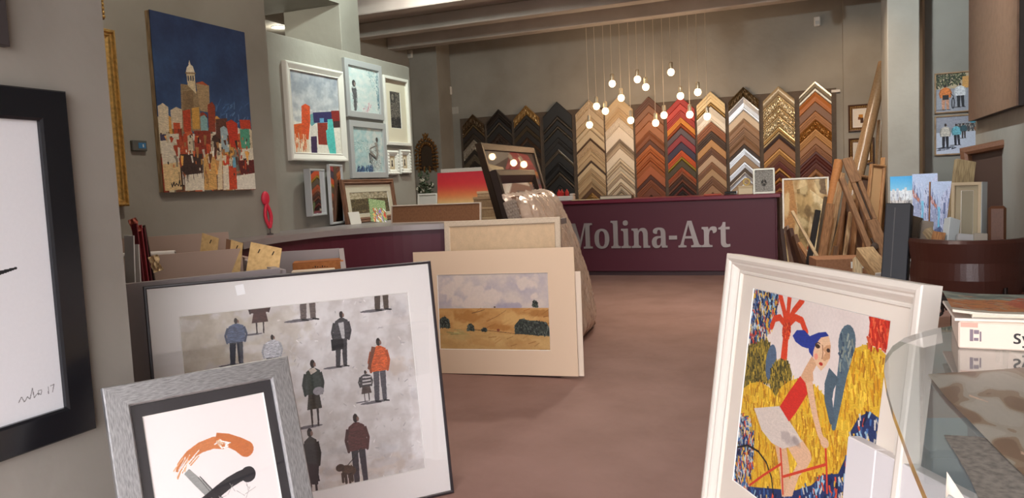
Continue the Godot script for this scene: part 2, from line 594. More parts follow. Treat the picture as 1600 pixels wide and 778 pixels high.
func make_textures() -> void:
	tx.grain = noise_tex(3, 0.012, rgb(150, 142, 134), Color.WHITE)
	tx.plaster = noise_tex(5, 0.006, rgb(226, 224, 222), Color.WHITE)
	tx.plaster_n = noise_tex(8, 0.05, Color.BLACK, Color.WHITE, 512, true)
	tx.floor = noise_tex(11, 0.008, rgb(222, 216, 212), Color.WHITE, 1024)
	tx.card = noise_tex(14, 0.03, rgb(218, 210, 200), Color.WHITE)
	tx.leaf = noise_tex(17, 0.022, rgb(176, 176, 178), Color.WHITE, 512, false, 6)

func wall_mat(key := "wall_paint", col := rgb(156, 151, 142)) -> StandardMaterial3D:
	var m := mat(key, col, 0.82, 0.0, tx.plaster, Vector3(0.35, 0.35, 0.35), true)
	m.uv1_world_triplanar = true
	m.normal_enabled = true
	m.normal_texture = tx.plaster_n
	m.normal_scale = 0.12
	return m

func wallbox(called: String, x0: float, x1: float, y0: float, y1: float, z0: float, z1: float, m: Material, label: String, cat := "wall", bev := 0.0) -> void:
	struct(called, boxm(Vector3(x0, y0, z0), Vector3(x1, y1, z1), bev), m, label, cat)

func build_shell() -> void:
	var wm := wall_mat()
	var fm := mat("floor_resin", rgb(150, 117, 109), 0.6, 0.0, tx.floor, Vector3(0.22, 0.22, 0.22), true)
	fm.uv1_world_triplanar = true
	fm.normal_enabled = true
	fm.normal_texture = tx.plaster_n
	fm.normal_scale = 0.1
	var cm := wall_mat("ceiling_paint", rgb(205, 198, 190))
	wallbox("floor", -6.6, 2.75, -0.12, 0.0, -12.4, 1.35, fm, "dusky pinkish brown smooth floor of the shop", "floor")
	wallbox("pavement", -9.0, 5.0, -0.2, -0.06, 1.35, 9.0, mat("paving", rgb(150, 146, 140), 0.9), "grey street pavement outside the shop front", "pavement")
	wallbox("ceiling", -6.6, 2.75, 3.78, 3.95, -12.4, 1.35, cm, "pale painted flat ceiling between the beams", "ceiling")
	wallbox("wall_back", -6.6, 2.75, 0.0, 3.78, -12.4, -12.2, wm, "brownish grey back wall above the moulding samples")
	wallbox("wall_left", -6.6, -6.45, 0.0, 3.78, -12.2, 1.2, wm, "grey outer wall beyond the display partition")
	wallbox("wall_right", 2.6, 2.75, 0.0, 3.78, -12.2, 1.2, wm, "grey outer wall behind the photographs")
	wallbox("wall_front_left", -6.6, -1.9, 0.0, 3.78, 1.2, 1.35, wm, "grey wall beside the shop window at the left")
	wallbox("wall_front_right", 1.21, 2.75, 0.0, 3.78, 1.2, 1.35, wm, "grey wall beside the shop window at the right")
	wallbox("wall_front_top", -1.9, 1.21, 2.9, 3.78, 1.2, 1.35, wm, "grey lintel above the open shop front")
	wallbox("wall_near_left", -2.1, -1.957, 0.0, 3.78, -1.71, 1.2, wm, "pale grey near wall carrying the big black frame")
	wallbox("wall_near_right", 1.21, 1.36, 0.0, 3.78, -7.5, 1.2, wm, "grey wall carrying the large brown canvas")
	wallbox("wall_painting", -3.52, -3.4, 0.0, 3.78, -4.24, 1.2, wm, "grey wall with the blue town painting")
	wallbox("wall_partition", -3.72, -3.6, 0.0, 2.46, -6.52, -4.05, wm, "low grey display partition hung with framed pictures", "wall", 0.004)
	wallbox("pillar", -4.63, -4.01, 0.0, 3.78, -6.35, -6.04, wm, "square grey pillar rising behind the display partition", "pillar", 0.006)
	wallbox("soffit", -6.45, -4.0, 3.0, 3.78, -6.03, -3.6, wm, "lowered grey ceiling over the corner behind the partition", "ceiling")
	wallbox("soffit", -6.45, -4.95, 3.0, 3.78, -6.9, -6.03, wm, "end of the lowered ceiling holding a small recessed lamp", "ceiling")
	wallbox("wall_pier", -6.45, -5.93, 0.0, 3.78, -12.2, -11.7, wm, "grey wall pier with the carved gilt mirror", "wall", 0.004)
	wallbox("wall_niche", 0.31, 2.6, 0.0, 3.78, -12.2, -12.0, wm, "tan lit wall behind the cardboard tubes", "wall", 0.004)
	wallbox("pillar", 0.575, 0.835, 0.0, 3.78, -8.65, -7.9, wm, "pale grey pillar beside the framed street photographs", "pillar", 0.006)
	wallbox("wall_photos", 0.955, 2.6, 0.0, 3.78, -8.78, -8.6, wm, "pale grey wall holding two street photographs")
	var k := 0
	for z in [-8.7, -9.95, -11.0, -7.4, -6.1, -4.8, -3.4, -2.0, -0.6]:
		var x0 := -6.45 if z < -6.95 else -3.38
		wallbox("trim_%d" % (k + 1), x0, 2.6 if z < -8.8 else 1.21, 3.575, 3.78, z - 0.22, z, cm, ["first whole ceiling beam counted from the front pillar", "middle ceiling beam above the shop counter", "rearmost ceiling beam next to the back wall", "ceiling beam over the plastic wrapped stack", "ceiling beam over the curved counter", "ceiling beam over the landscape prints", "ceiling beam over the print browser", "ceiling beam over the black frame", "ceiling beam just inside the shop front"][k], "beam", 0.012)
		k += 1
	recessed_lamp(Vector3(-5.044, 3.000, -6.508), 0.12, "small lit recessed lamp in the lowered ceiling behind the partition")
	recessed_lamp(Vector3(-4.55, 3.0, -4.95), 0.55, "recessed lamp in the lowered ceiling in front of the square pillar")

func recessed_lamp(p: Vector3, energy: float, label: String) -> void:
	var o := thing("recessed_lamp", label, "lamp", Transform3D(Basis(), p))
	var m := MB.new()
	m.lathe([Vector2(0.055, -0.004), Vector2(0.08, -0.006), Vector2(0.085, 0.0)], 24)
	part("trim_ring", m.done(), mat("white_metal", rgb(225, 225, 222), 0.4), o)
	var d := MB.new()
	d.lathe([Vector2(0.0, -0.004), Vector2(0.056, -0.004), Vector2(0.06, -0.001)], 24)
	part("lamp_diffuser", d.done(), glow("lamp_glow_cool", Color(1.0, 0.98, 0.88), 3.0), o)
	omni(o, "lamp_light", Vector3(0, -0.07, 0), Color(1.0, 0.98, 0.9), energy, 0.055)

func glow(key: String, col: Color, energy: float) -> StandardMaterial3D:
	var m := mat(key, col, 0.5)
	m.emission_enabled = true
	m.emission = col
	m.emission_energy_multiplier = energy
	return m

func omni(o: Node3D, called: String, at: Vector3, col: Color, energy: float, size: float) -> void:
	var l := OmniLight3D.new()
	l.name = called
	o.add_child(l, true)
	l.position = at
	l.light_color = col
	l.light_energy = energy
	l.light_size = size
	l.omni_range = 30.0
	l.omni_attenuation = 2.0
	l.shadow_enabled = true

func ceiling_spot(called: String, at: Vector3, aim: Vector3, energy: float, cone: float, col: Color, label: String) -> void:
	var o := thing(called, label, "spotlight", Transform3D(Basis(), Vector3(at.x, 3.78, at.z)))
	var wmat := mat("white_metal", rgb(225, 225, 222), 0.4)
	var m := MB.new()
	m.lathe([Vector2(0.05, 0.0), Vector2(0.05, -0.02), Vector2(0.012, -0.022), Vector2(0.012, at.y - 3.78)], 16)
	part("stem", m.done(), wmat, o)
	var dir := (aim - at).normalized()
	var x := dir.cross(Vector3.UP).normalized()
	var xf := Transform3D(Basis(x, dir, x.cross(dir)), at - Vector3(at.x, 3.78, at.z))
	var c := MB.new()
	c.lathe([Vector2(0.0, -0.07), Vector2(0.048, -0.07), Vector2(0.055, -0.06), Vector2(0.055, 0.07), Vector2(0.05, 0.07), Vector2(0.045, 0.055)], 20)
	part("spot_head", c.done(), wmat, o, xf)
	var g := MB.new()
	g.lathe([Vector2(0.045, 0.055), Vector2(0.0, 0.056)], 20)
	part("spot_lamp", g.done(), glow("lamp_glow_" + label.left(40).md5_text().left(4), col, 3.0), o, xf)
	var l := SpotLight3D.new()
	l.name = "spot_light"
	o.add_child(l, true)
	l.transform = Transform3D(Basis(x, x.cross(dir) * -1.0, -dir), xf.origin + dir * 0.075)
	l.light_color = col
	l.light_energy = energy
	l.light_size = 0.045
	l.spot_angle = cone
	l.spot_angle_attenuation = 0.7
	l.spot_range = 30.0
	l.spot_attenuation = 2.0
	l.shadow_enabled = true

# ---------------------------------------------------------------- the paintings and prints
func art_town() -> ImageTexture:
	var p := Paint.new(384, 512, rgb(40, 58, 96), 21)
	p.fade(0.0, 0.66, rgb(36, 50, 84), rgb(62, 96, 140))
	p.cloud(0.0, 0.66, rgb(34, 48, 82), rgb(60, 88, 130), 0.006, 1.2, 1.0, 0.4)
	p.dabs([Vector2(0.6, 0.45), Vector2(1, 0.45), Vector2(1, 0.66), Vector2(0.6, 0.66)], 60, 0.04, 0.008, -0.9, 0.7, [rgb(70, 104, 150), rgb(96, 128, 168), rgb(54, 84, 128)])
	p.rect(0, 0.66, 1, 1, rgb(120, 74, 50), 0.2)
	var cols := [rgb(206, 192, 164), rgb(190, 74, 44), rgb(150, 60, 40), rgb(216, 160, 84), rgb(96, 60, 44), rgb(222, 214, 200), rgb(176, 128, 78), rgb(124, 116, 104), rgb(200, 98, 60), rgb(70, 48, 42)]
	# hill of blocks, back to front
	for row in 5:
		for k in 16:
			var x := p.r.randf_range(-0.03, 0.98)
			var top := 0.55 + row * 0.07 + p.r.randf_range(-0.03, 0.04)
			if x > 0.62:
				top = maxf(top, 0.62)
			var w := p.r.randf_range(0.05, 0.1)
			var c: Color = cols[p.r.randi() % cols.size()]
			p.poly([Vector2(x, top), Vector2(x + w * 0.5, top - 0.012), Vector2(x + w, top + 0.004), Vector2(x + w, top + 0.2), Vector2(x, top + 0.2)], c, 0.14)
			p.rect(x + w * 0.8, top + 0.01, x + w, top + 0.2, p.jit(c * 0.7, 0.1), 0.12)
			for wi in 2:
				p.rect(x + w * 0.25, top + 0.03 + wi * 0.05, x + w * 0.4, top + 0.045 + wi * 0.05, rgb(80, 60, 52))
	# the church on top
	var o := rgb(214, 196, 160)
	p.poly([Vector2(0.244, 0.383), Vector2(0.336, 0.382), Vector2(0.429, 0.426), Vector2(0.414, 0.648), Vector2(0.220, 0.652)], rgb(150, 128, 98), 0.14)
	p.poly([Vector2(0.401, 0.366), Vector2(0.540, 0.369), Vector2(0.528, 0.531), Vector2(0.426, 0.527), Vector2(0.413, 0.468)], rgb(170, 144, 108), 0.14)
	p.poly([Vector2(0.258, 0.425), Vector2(0.363, 0.412), Vector2(0.355, 0.575), Vector2(0.249, 0.578)], rgb(132, 108, 80), 0.16)
	p.poly([Vector2(0.396, 0.366), Vector2(0.472, 0.350), Vector2(0.539, 0.372)], rgb(176, 84, 54), 0.1)
	p.poly([Vector2(0.310, 0.314), Vector2(0.396, 0.308), Vector2(0.395, 0.428), Vector2(0.315, 0.386)], o, 0.1)
	p.poly([Vector2(0.305, 0.315), Vector2(0.320, 0.282), Vector2(0.351, 0.259), Vector2(0.383, 0.271), Vector2(0.399, 0.308)], rgb(226, 214, 190), 0.08)
	p.poly([Vector2(0.338, 0.263), Vector2(0.352, 0.236), Vector2(0.361, 0.262)], rgb(220, 206, 180))
	p.poly([Vector2(0.300, 0.312), Vector2(0.404, 0.305), Vector2(0.406, 0.313), Vector2(0.301, 0.321)], rgb(150, 122, 92))
	for q in [[Vector2(0.320, 0.331), Vector2(0.333, 0.330), Vector2(0.332, 0.359), Vector2(0.319, 0.360)], [Vector2(0.347, 0.328), Vector2(0.360, 0.327), Vector2(0.358, 0.357), Vector2(0.345, 0.358)], [Vector2(0.370, 0.327), Vector2(0.383, 0.326), Vector2(0.381, 0.356), Vector2(0.368, 0.357)]]:
		p.poly(q, rgb(70, 74, 88))
	# named houses of the skyline
	p.poly([Vector2(0.005, 0.523), Vector2(0.055, 0.503), Vector2(0.105, 0.523), Vector2(0.094, 0.662), Vector2(0.006, 0.671)], rgb(214, 198, 170), 0.12)
	p.poly([Vector2(0.122, 0.539), Vector2(0.180, 0.517), Vector2(0.238, 0.529), Vector2(0.227, 0.637), Vector2(0.121, 0.643)], rgb(206, 190, 164), 0.12)
	p.poly([Vector2(0.141, 0.608), Vector2(0.207, 0.606), Vector2(0.207, 0.641), Vector2(0.141, 0.642)], rgb(200, 86, 50), 0.1)
	p.poly([Vector2(0.242, 0.535), Vector2(0.321, 0.523), Vector2(0.313, 0.650), Vector2(0.240, 0.657)], rgb(184, 70, 44), 0.16)
	p.poly([Vector2(0.337, 0.516), Vector2(0.413, 0.504), Vector2(0.405, 0.633), Vector2(0.330, 0.638)], rgb(206, 156, 78), 0.12)
	p.poly([Vector2(0.421, 0.560), Vector2(0.466, 0.547), Vector2(0.495, 0.570), Vector2(0.491, 0.640), Vector2(0.415, 0.642)], rgb(138, 178, 178), 0.1)
	p.poly([Vector2(0.507, 0.486), Vector2(0.560, 0.464), Vector2(0.589, 0.490), Vector2(0.574, 0.644), Vector2(0.501, 0.646)], rgb(150, 66, 46), 0.14)
	p.poly([Vector2(0.584, 0.567), Vector2(0.715, 0.555), Vector2(0.698, 0.704), Vector2(0.575, 0.675)], rgb(96, 60, 50), 0.2)
	p.poly([Vector2(0.628, 0.619), Vector2(0.670, 0.604), Vector2(0.720, 0.625), Vector2(0.714, 0.761), Vector2(0.625, 0.768)], rgb(162, 182, 188), 0.1)
	p.poly([Vector2(0.697, 0.582), Vector2(0.764, 0.561), Vector2(0.832, 0.584), Vector2(0.825, 0.734), Vector2(0.735, 0.732)], rgb(196, 62, 42), 0.16)
	p.poly([Vector2(0.860, 0.558), Vector2(0.990, 0.553), Vector2(0.995, 0.610), Vector2(0.865, 0.613)], rgb(196, 70, 46), 0.14)
	p.poly([Vector2(0.858, 0.618), Vector2(0.970, 0.611), Vector2(0.966, 0.740), Vector2(0.849, 0.734)], rgb(84, 160, 132), 0.1)
	p.poly([Vector2(0.836, 0.742), Vector2(0.999, 0.733), Vector2(0.996, 0.807), Vector2(0.833, 0.812)], rgb(222, 214, 196), 0.1)
	p.poly([Vector2(0.802, 0.815), Vector2(1.002, 0.809), Vector2(1.004, 0.892), Vector2(0.833, 0.903)], rgb(96, 34, 34), 0.2)
	p.poly([Vector2(0.747, 0.912), Vector2(1.011, 0.892), Vector2(1.004, 0.996), Vector2(0.748, 0.996)], rgb(228, 222, 208), 0.06)
	p.poly([Vector2(0.009, 0.678), Vector2(0.187, 0.667), Vector2(0.174, 0.829), Vector2(0.008, 0.843)], rgb(216, 206, 186), 0.1)
	p.poly([Vector2(0.005, 0.678), Vector2(0.092, 0.674), Vector2(0.087, 0.707), Vector2(0.004, 0.714)], rgb(70, 66, 92), 0.15)
	p.poly([Vector2(0.190, 0.682), Vector2(0.272, 0.680), Vector2(0.262, 0.787), Vector2(0.184, 0.794)], rgb(176, 78, 50), 0.16)
	p.poly([Vector2(0.342, 0.646), Vector2(0.519, 0.639), Vector2(0.504, 0.784), Vector2(0.329, 0.830)], rgb(140, 54, 40), 0.2)
	p.poly([Vector2(0.180, 0.785), Vector2(0.412, 0.778), Vector2(0.399, 0.907), Vector2(0.214, 0.904), Vector2(0.169, 0.859)], rgb(66, 46, 42), 0.18)
	p.poly([Vector2(0.008, 0.843), Vector2(0.174, 0.829), Vector2(0.176, 0.986), Vector2(0.010, 0.991)], rgb(220, 190, 140), 0.12)
	p.poly([Vector2(0.214, 0.904), Vector2(0.412, 0.891), Vector2(0.404, 0.992), Vector2(0.206, 0.994)], rgb(226, 216, 196), 0.08)
	p.poly([Vector2(0.422, 0.784), Vector2(0.557, 0.768), Vector2(0.543, 0.991), Vector2(0.403, 0.993)], rgb(212, 164, 98), 0.14)
	p.poly([Vector2(0.571, 0.787), Vector2(0.624, 0.780), Vector2(0.607, 0.992), Vector2(0.549, 0.994)], rgb(224, 204, 170), 0.1)
	p.poly([Vector2(0.633, 0.799), Vector2(0.703, 0.796), Vector2(0.703, 0.837), Vector2(0.633, 0.840)], rgb(206, 70, 44), 0.1)
	p.poly([Vector2(0.690, 0.850), Vector2(0.780, 0.847), Vector2(0.773, 0.993), Vector2(0.683, 0.994)], rgb(200, 74, 44), 0.14)
	p.poly([Vector2(0.626, 0.846), Vector2(0.691, 0.844), Vector2(0.683, 0.994), Vector2(0.612, 0.996)], rgb(230, 218, 196), 0.08)
	p.poly([Vector2(0.745, 0.796), Vector2(0.781, 0.792), Vector2(0.778, 0.857), Vector2(0.742, 0.860)], rgb(112, 170, 196), 0.08)
	for i in 60:
		var c := Vector2(p.r.randf_range(0.05, 0.95), p.r.randf_range(0.66, 0.9))
		p.rect(c.x, c.y, c.x + 0.012, c.y + 0.016, [rgb(60, 50, 48), rgb(206, 110, 60), rgb(230, 220, 200)][i % 3])
	for i in 26:
		var c := Vector2(p.r.randf_range(0.15, 0.5), p.r.randf_range(0.85, 0.9))
		p.line([c, c + Vector2(p.r.randf_range(-0.004, 0.004), p.r.randf_range(0.02, 0.07))], 0.004, 0.002, rgb(48, 36, 34))
	for i in 60:
		var c := Vector2(p.r.randf_range(0.05, 0.95), p.r.randf_range(0.66, 0.84))
		p.line([c, c + Vector2(p.r.randf_range(-0.01, 0.01), p.r.randf_range(0.015, 0.06))], p.r.randf_range(0.01, 0.035), 0.012, p.jit(cols[p.r.randi() % cols.size()], 0.15), 0.1)
	# scribbled signature
	p.line([Vector2(0.076, 0.949), Vector2(0.083, 0.970), Vector2(0.102, 0.941), Vector2(0.105, 0.967), Vector2(0.126, 0.950), Vector2(0.144, 0.965), Vector2(0.159, 0.930), Vector2(0.163, 0.969), Vector2(0.186, 0.957), Vector2(0.199, 0.970)], 0.006, 0.005, rgb(30, 24, 24))
	p.grain(0.072, 0.06)
	return p.tex()

func art_houses() -> ImageTexture:
	var p := Paint.new(256, 300, rgb(206, 206, 206), 31)
	p.fade(0.0, 0.6, rgb(146, 152, 164), rgb(216, 214, 212))
	p.cloud(0.0, 0.6, rgb(138, 146, 160), rgb(222, 222, 224), 0.008, 1.4, 1.0, 0.4)
	p.cloud(0.45, 0.62, rgb(186, 188, 192), rgb(222, 220, 216), 0.012, 1.6)
	p.rect(0, 0.62, 1, 1, rgb(232, 226, 214), 0.04)
	p.poly([Vector2(0.024, 0.659), Vector2(0.187, 0.633), Vector2(0.166, 0.865), Vector2(0.144, 0.855), Vector2(0.118, 0.883), Vector2(0.091, 0.845), Vector2(0.049, 0.880), Vector2(0.021, 0.850)], rgb(214, 92, 38), 0.14)
	p.poly([Vector2(0.198, 0.421), Vector2(0.278, 0.387), Vector2(0.367, 0.412), Vector2(0.355, 0.601), Vector2(0.296, 0.831), Vector2(0.260, 0.875), Vector2(0.222, 0.854), Vector2(0.162, 0.822)], rgb(216, 84, 40), 0.14)
	p.poly([Vector2(0.021, 0.850), Vector2(0.296, 0.831), Vector2(0.297, 1.000), Vector2(0.008, 1.000)], rgb(230, 214, 190), 0.08)
	p.dabs([Vector2(0.026, 0.803), Vector2(0.275, 0.799), Vector2(0.261, 0.952), Vector2(0.012, 0.953)], 60, 0.1, 0.012, 1.57, 0.15, [rgb(214, 104, 52), rgb(232, 206, 176)])
	p.poly([Vector2(0.362, 0.515), Vector2(0.486, 0.483), Vector2(0.501, 0.596), Vector2(0.382, 0.661), Vector2(0.352, 0.634)], rgb(106, 160, 164), 0.1)
	p.poly([Vector2(0.421, 0.486), Vector2(0.825, 0.445), Vector2(0.832, 0.584), Vector2(0.426, 0.616)], rgb(48, 42, 92), 0.14)
	p.poly([Vector2(0.555, 0.550), Vector2(0.647, 0.542), Vector2(0.642, 0.657), Vector2(0.554, 0.665)], rgb(96, 156, 196), 0.1)
	p.poly([Vector2(0.817, 0.436), Vector2(1.021, 0.417), Vector2(1.021, 0.554), Vector2(0.824, 0.575)], rgb(134, 34, 28), 0.14)
	p.poly([Vector2(0.842, 0.570), Vector2(1.030, 0.554), Vector2(1.024, 0.641), Vector2(0.845, 0.656)], rgb(64, 40, 42), 0.14)
	p.poly([Vector2(0.500, 0.613), Vector2(0.719, 0.597), Vector2(0.689, 0.886), Vector2(0.495, 0.888)], rgb(144, 48, 32), 0.16)
	p.poly([Vector2(0.350, 0.666), Vector2(0.489, 0.645), Vector2(0.486, 0.790), Vector2(0.347, 0.793)], rgb(222, 214, 204), 0.06)
	p.poly([Vector2(0.347, 0.793), Vector2(0.470, 0.782), Vector2(0.461, 1.000), Vector2(0.338, 1.000)], rgb(60, 40, 78), 0.14)
	p.poly([Vector2(0.723, 0.552), Vector2(0.835, 0.543), Vector2(0.863, 0.765), Vector2(0.873, 1.005), Vector2(0.732, 1.005), Vector2(0.683, 0.859), Vector2(0.677, 0.701), Vector2(0.722, 0.677)], rgb(84, 190, 184), 0.1)
	p.poly([Vector2(0.851, 0.697), Vector2(1.030, 0.678), Vector2(1.009, 1.000), Vector2(0.883, 1.000)], rgb(230, 224, 212), 0.05)
	p.grain(0.063, 0.05)
	return p.tex()

func art_teal(seated: bool) -> ImageTexture:
	var p := Paint.new(200, 232, rgb(206, 222, 222), 41 + int(seated))
	p.cloud(0, 1, rgb(206, 222, 222), rgb(236, 238, 234), 0.008, 1.3)
	var ink := [rgb(44, 46, 54), rgb(70, 74, 82), rgb(96, 100, 104)]
	if seated:
		p.rect(0, 0, 0.46, 1, rgb(168, 208, 212), 0.05)
		p.cloud(0, 1, rgb(180, 212, 216), rgb(234, 236, 232), 0.01, 1.6, 1.0, 0.55)
		p.dabs([Vector2(0.05, 0.3), Vector2(0.5, 0.28), Vector2(0.5, 0.55), Vector2(0.05, 0.52)], 90, 0.05, 0.008, 0.6, 1.5, [rgb(74, 150, 156), rgb(120, 178, 182), rgb(226, 240, 236)])
		p.dabs([Vector2(0.1, 0.9), Vector2(0.6, 0.86), Vector2(0.62, 1), Vector2(0.08, 1)], 90, 0.09, 0.02, -1.3, 0.5, [rgb(48, 84, 130), rgb(36, 60, 104), rgb(90, 130, 170)])
		p.line([Vector2(0.763, 0.316), Vector2(0.783, 0.438), Vector2(0.802, 0.579), Vector2(0.752, 0.711)], 0.075, 0.055, rgb(176, 168, 160), 0.1)
		p.ell([Vector2(0.802, 0.255)][0], 0.035, 0.055, rgb(60, 54, 54), 0.1)
		p.line([Vector2(0.766, 0.702), Vector2(0.569, 0.534), Vector2(0.596, 0.744)], 0.06, 0.035, rgb(150, 142, 136), 0.12)
		p.line([Vector2(0.738, 0.702), Vector2(0.525, 0.577), Vector2(0.539, 0.765)], 0.035, 0.025, rgb(56, 54, 58), 0.2)
		p.line([Vector2(0.743, 0.403), Vector2(0.560, 0.465), Vector2(0.543, 0.508)], 0.03, 0.02, rgb(120, 110, 106), 0.15)
		p.line([Vector2(0.512, 0.765), Vector2(0.592, 0.797)], 0.025, 0.015, rgb(40, 40, 46))
		p.dabs([Vector2(0.584, 0.309), Vector2(0.876, 0.298), Vector2(0.863, 0.748), Vector2(0.682, 0.923), Vector2(0.515, 0.919)], 120, 0.05, 0.005, 1.0, 0.8, ink)
		p.dabs([Vector2(0.552, 0.787), Vector2(0.906, 0.749), Vector2(0.892, 0.974), Vector2(0.573, 0.987)], 60, 0.04, 0.006, 0.3, 1.2, [rgb(150, 152, 152), rgb(110, 112, 114)])
	else:
		p.cloud(0, 1, rgb(206, 228, 228), rgb(240, 242, 240), 0.01, 1.5, 1.0, 0.5)
		p.dabs([Vector2(0.55, 0.02), Vector2(1, 0.0), Vector2(1, 0.6), Vector2(0.8, 0.5)], 130, 0.025, 0.01, 0.8, 1.5, [rgb(86, 150, 164), rgb(52, 104, 128), rgb(150, 196, 204)])
		p.dabs([Vector2(0.92, 0.1), Vector2(1, 0.1), Vector2(1, 1), Vector2(0.94, 1)], 50, 0.06, 0.016, 1.4, 0.4, [rgb(76, 134, 152), rgb(58, 104, 128)])
		p.line([Vector2(0.170, 0.492), Vector2(0.191, 0.644), Vector2(0.183, 0.970)], 0.13, 0.05, rgb(92, 94, 100), 0.2)
		p.ell([Vector2(0.181, 0.382)][0], 0.05, 0.075, rgb(52, 48, 52), 0.15)
		p.ell([Vector2(0.205, 0.392)][0], 0.02, 0.045, rgb(150, 136, 130), 0.1)
		p.dabs([Vector2(0.113, 0.469), Vector2(0.259, 0.456), Vector2(0.265, 0.761), Vector2(0.217, 0.993), Vector2(0.138, 0.997), Vector2(0.110, 0.731)], 160, 0.05, 0.007, 1.3, 0.7, ink)
		p.dabs([Vector2(0.423, 0.916), Vector2(0.595, 0.781), Vector2(0.720, 0.815), Vector2(0.605, 0.998), Vector2(0.414, 1.008)], 40, 0.05, 0.008, -1.0, 0.6, [rgb(226, 120, 150), rgb(238, 170, 184)])
		p.line([Vector2(0.556, 0.976), Vector2(0.618, 0.863), Vector2(0.655, 0.761)], 0.014, 0.008, rgb(214, 90, 126))
	p.grain(0.032, 0.08)
	return p.tex()

func art_etching() -> ImageTexture:
	var p := Paint.new(128, 256, rgb(96, 90, 84), 51)
	p.cloud(0, 1, rgb(58, 54, 52), rgb(134, 126, 116), 0.02, 2.0)
	p.rect(0.1, 0.04, 0.55, 0.3, rgb(60, 56, 54), 0.2)
	p.ell(Vector2(0.3, 0.16), 0.06, 0.09, rgb(140, 132, 120), 0.2)
	p.poly([Vector2(0, 0.75), Vector2(0.3, 0.7), Vector2(0.5, 0.74), Vector2(0.75, 0.66), Vector2(1, 0.72), Vector2(1, 1), Vector2(0, 1)], rgb(44, 42, 42), 0.3)
	p.dabs([Vector2(0, 0), Vector2(1, 0), Vector2(1, 1), Vector2(0, 1)], 260, 0.04, 0.006, 1.0, 1.0, [rgb(40, 38, 38), rgb(150, 142, 130), rgb(84, 78, 74)])
	p.grain(0.090, 0.1)
	return p.tex()

func art_hills() -> ImageTexture:
	var p := Paint.new(192, 140, rgb(206, 190, 160), 61)
	p.cloud(0, 0.35, rgb(214, 200, 172), rgb(172, 156, 128), 0.02, 2.0)
	p.rect(0, 0.32, 1, 1, rgb(96, 82, 56), 0.25)
	p.dabs([Vector2(0, 0.3), Vector2(1, 0.3), Vector2(1, 1), Vector2(0, 1)], 700, 0.05, 0.016, 0.1, 1.2, [rgb(70, 60, 42), rgb(126, 110, 70), rgb(54, 48, 34), rgb(150, 132, 92)])
	p.dabs([Vector2(0.3, 0.05), Vector2(1, 0.02), Vector2(1, 0.3), Vector2(0.3, 0.26)], 90, 0.06, 0.02, 0.2, 0.8, [rgb(150, 140, 118), rgb(120, 110, 92)])
	p.grain(0.090, 0.1)
	return p.tex()

func art_sunset() -> ImageTexture:
	var p := Paint.new(256, 200, rgb(200, 40, 50), 71)
	p.fade(0.0, 0.2, rgb(196, 32, 50), rgb(214, 48, 52))
	p.fade(0.2, 0.4, rgb(214, 48, 52), rgb(232, 132, 76))
	p.fade(0.4, 0.56, rgb(232, 132, 76), rgb(238, 208, 146))
	p.fade(0.56, 1.0, rgb(238, 208, 146), rgb(226, 186, 130))
	p.grain(0.027, 0.04)
	return p.tex()

func art_heads() -> ImageTexture:
	var p := Paint.new(256, 256, rgb(206, 176, 140), 81)
	p.cloud(0, 1, rgb(208, 180, 146), rgb(212, 184, 150), 0.004, 1.0)
	for x in [0.4, 0.6]:
		p.poly([Vector2(x - 0.08, 0.36), Vector2(x + 0.08, 0.36), Vector2(x + 0.13, 1), Vector2(x - 0.13, 1)], rgb(124, 96, 76), 0.15)
		p.ell(Vector2(x, 0.29), 0.075, 0.1, rgb(112, 82, 60), 0.15)
		p.ell(Vector2(x, 0.25), 0.08, 0.07, rgb(98, 74, 54), 0.12)
	p.grain(0.054, 0.05)
	return p.tex()

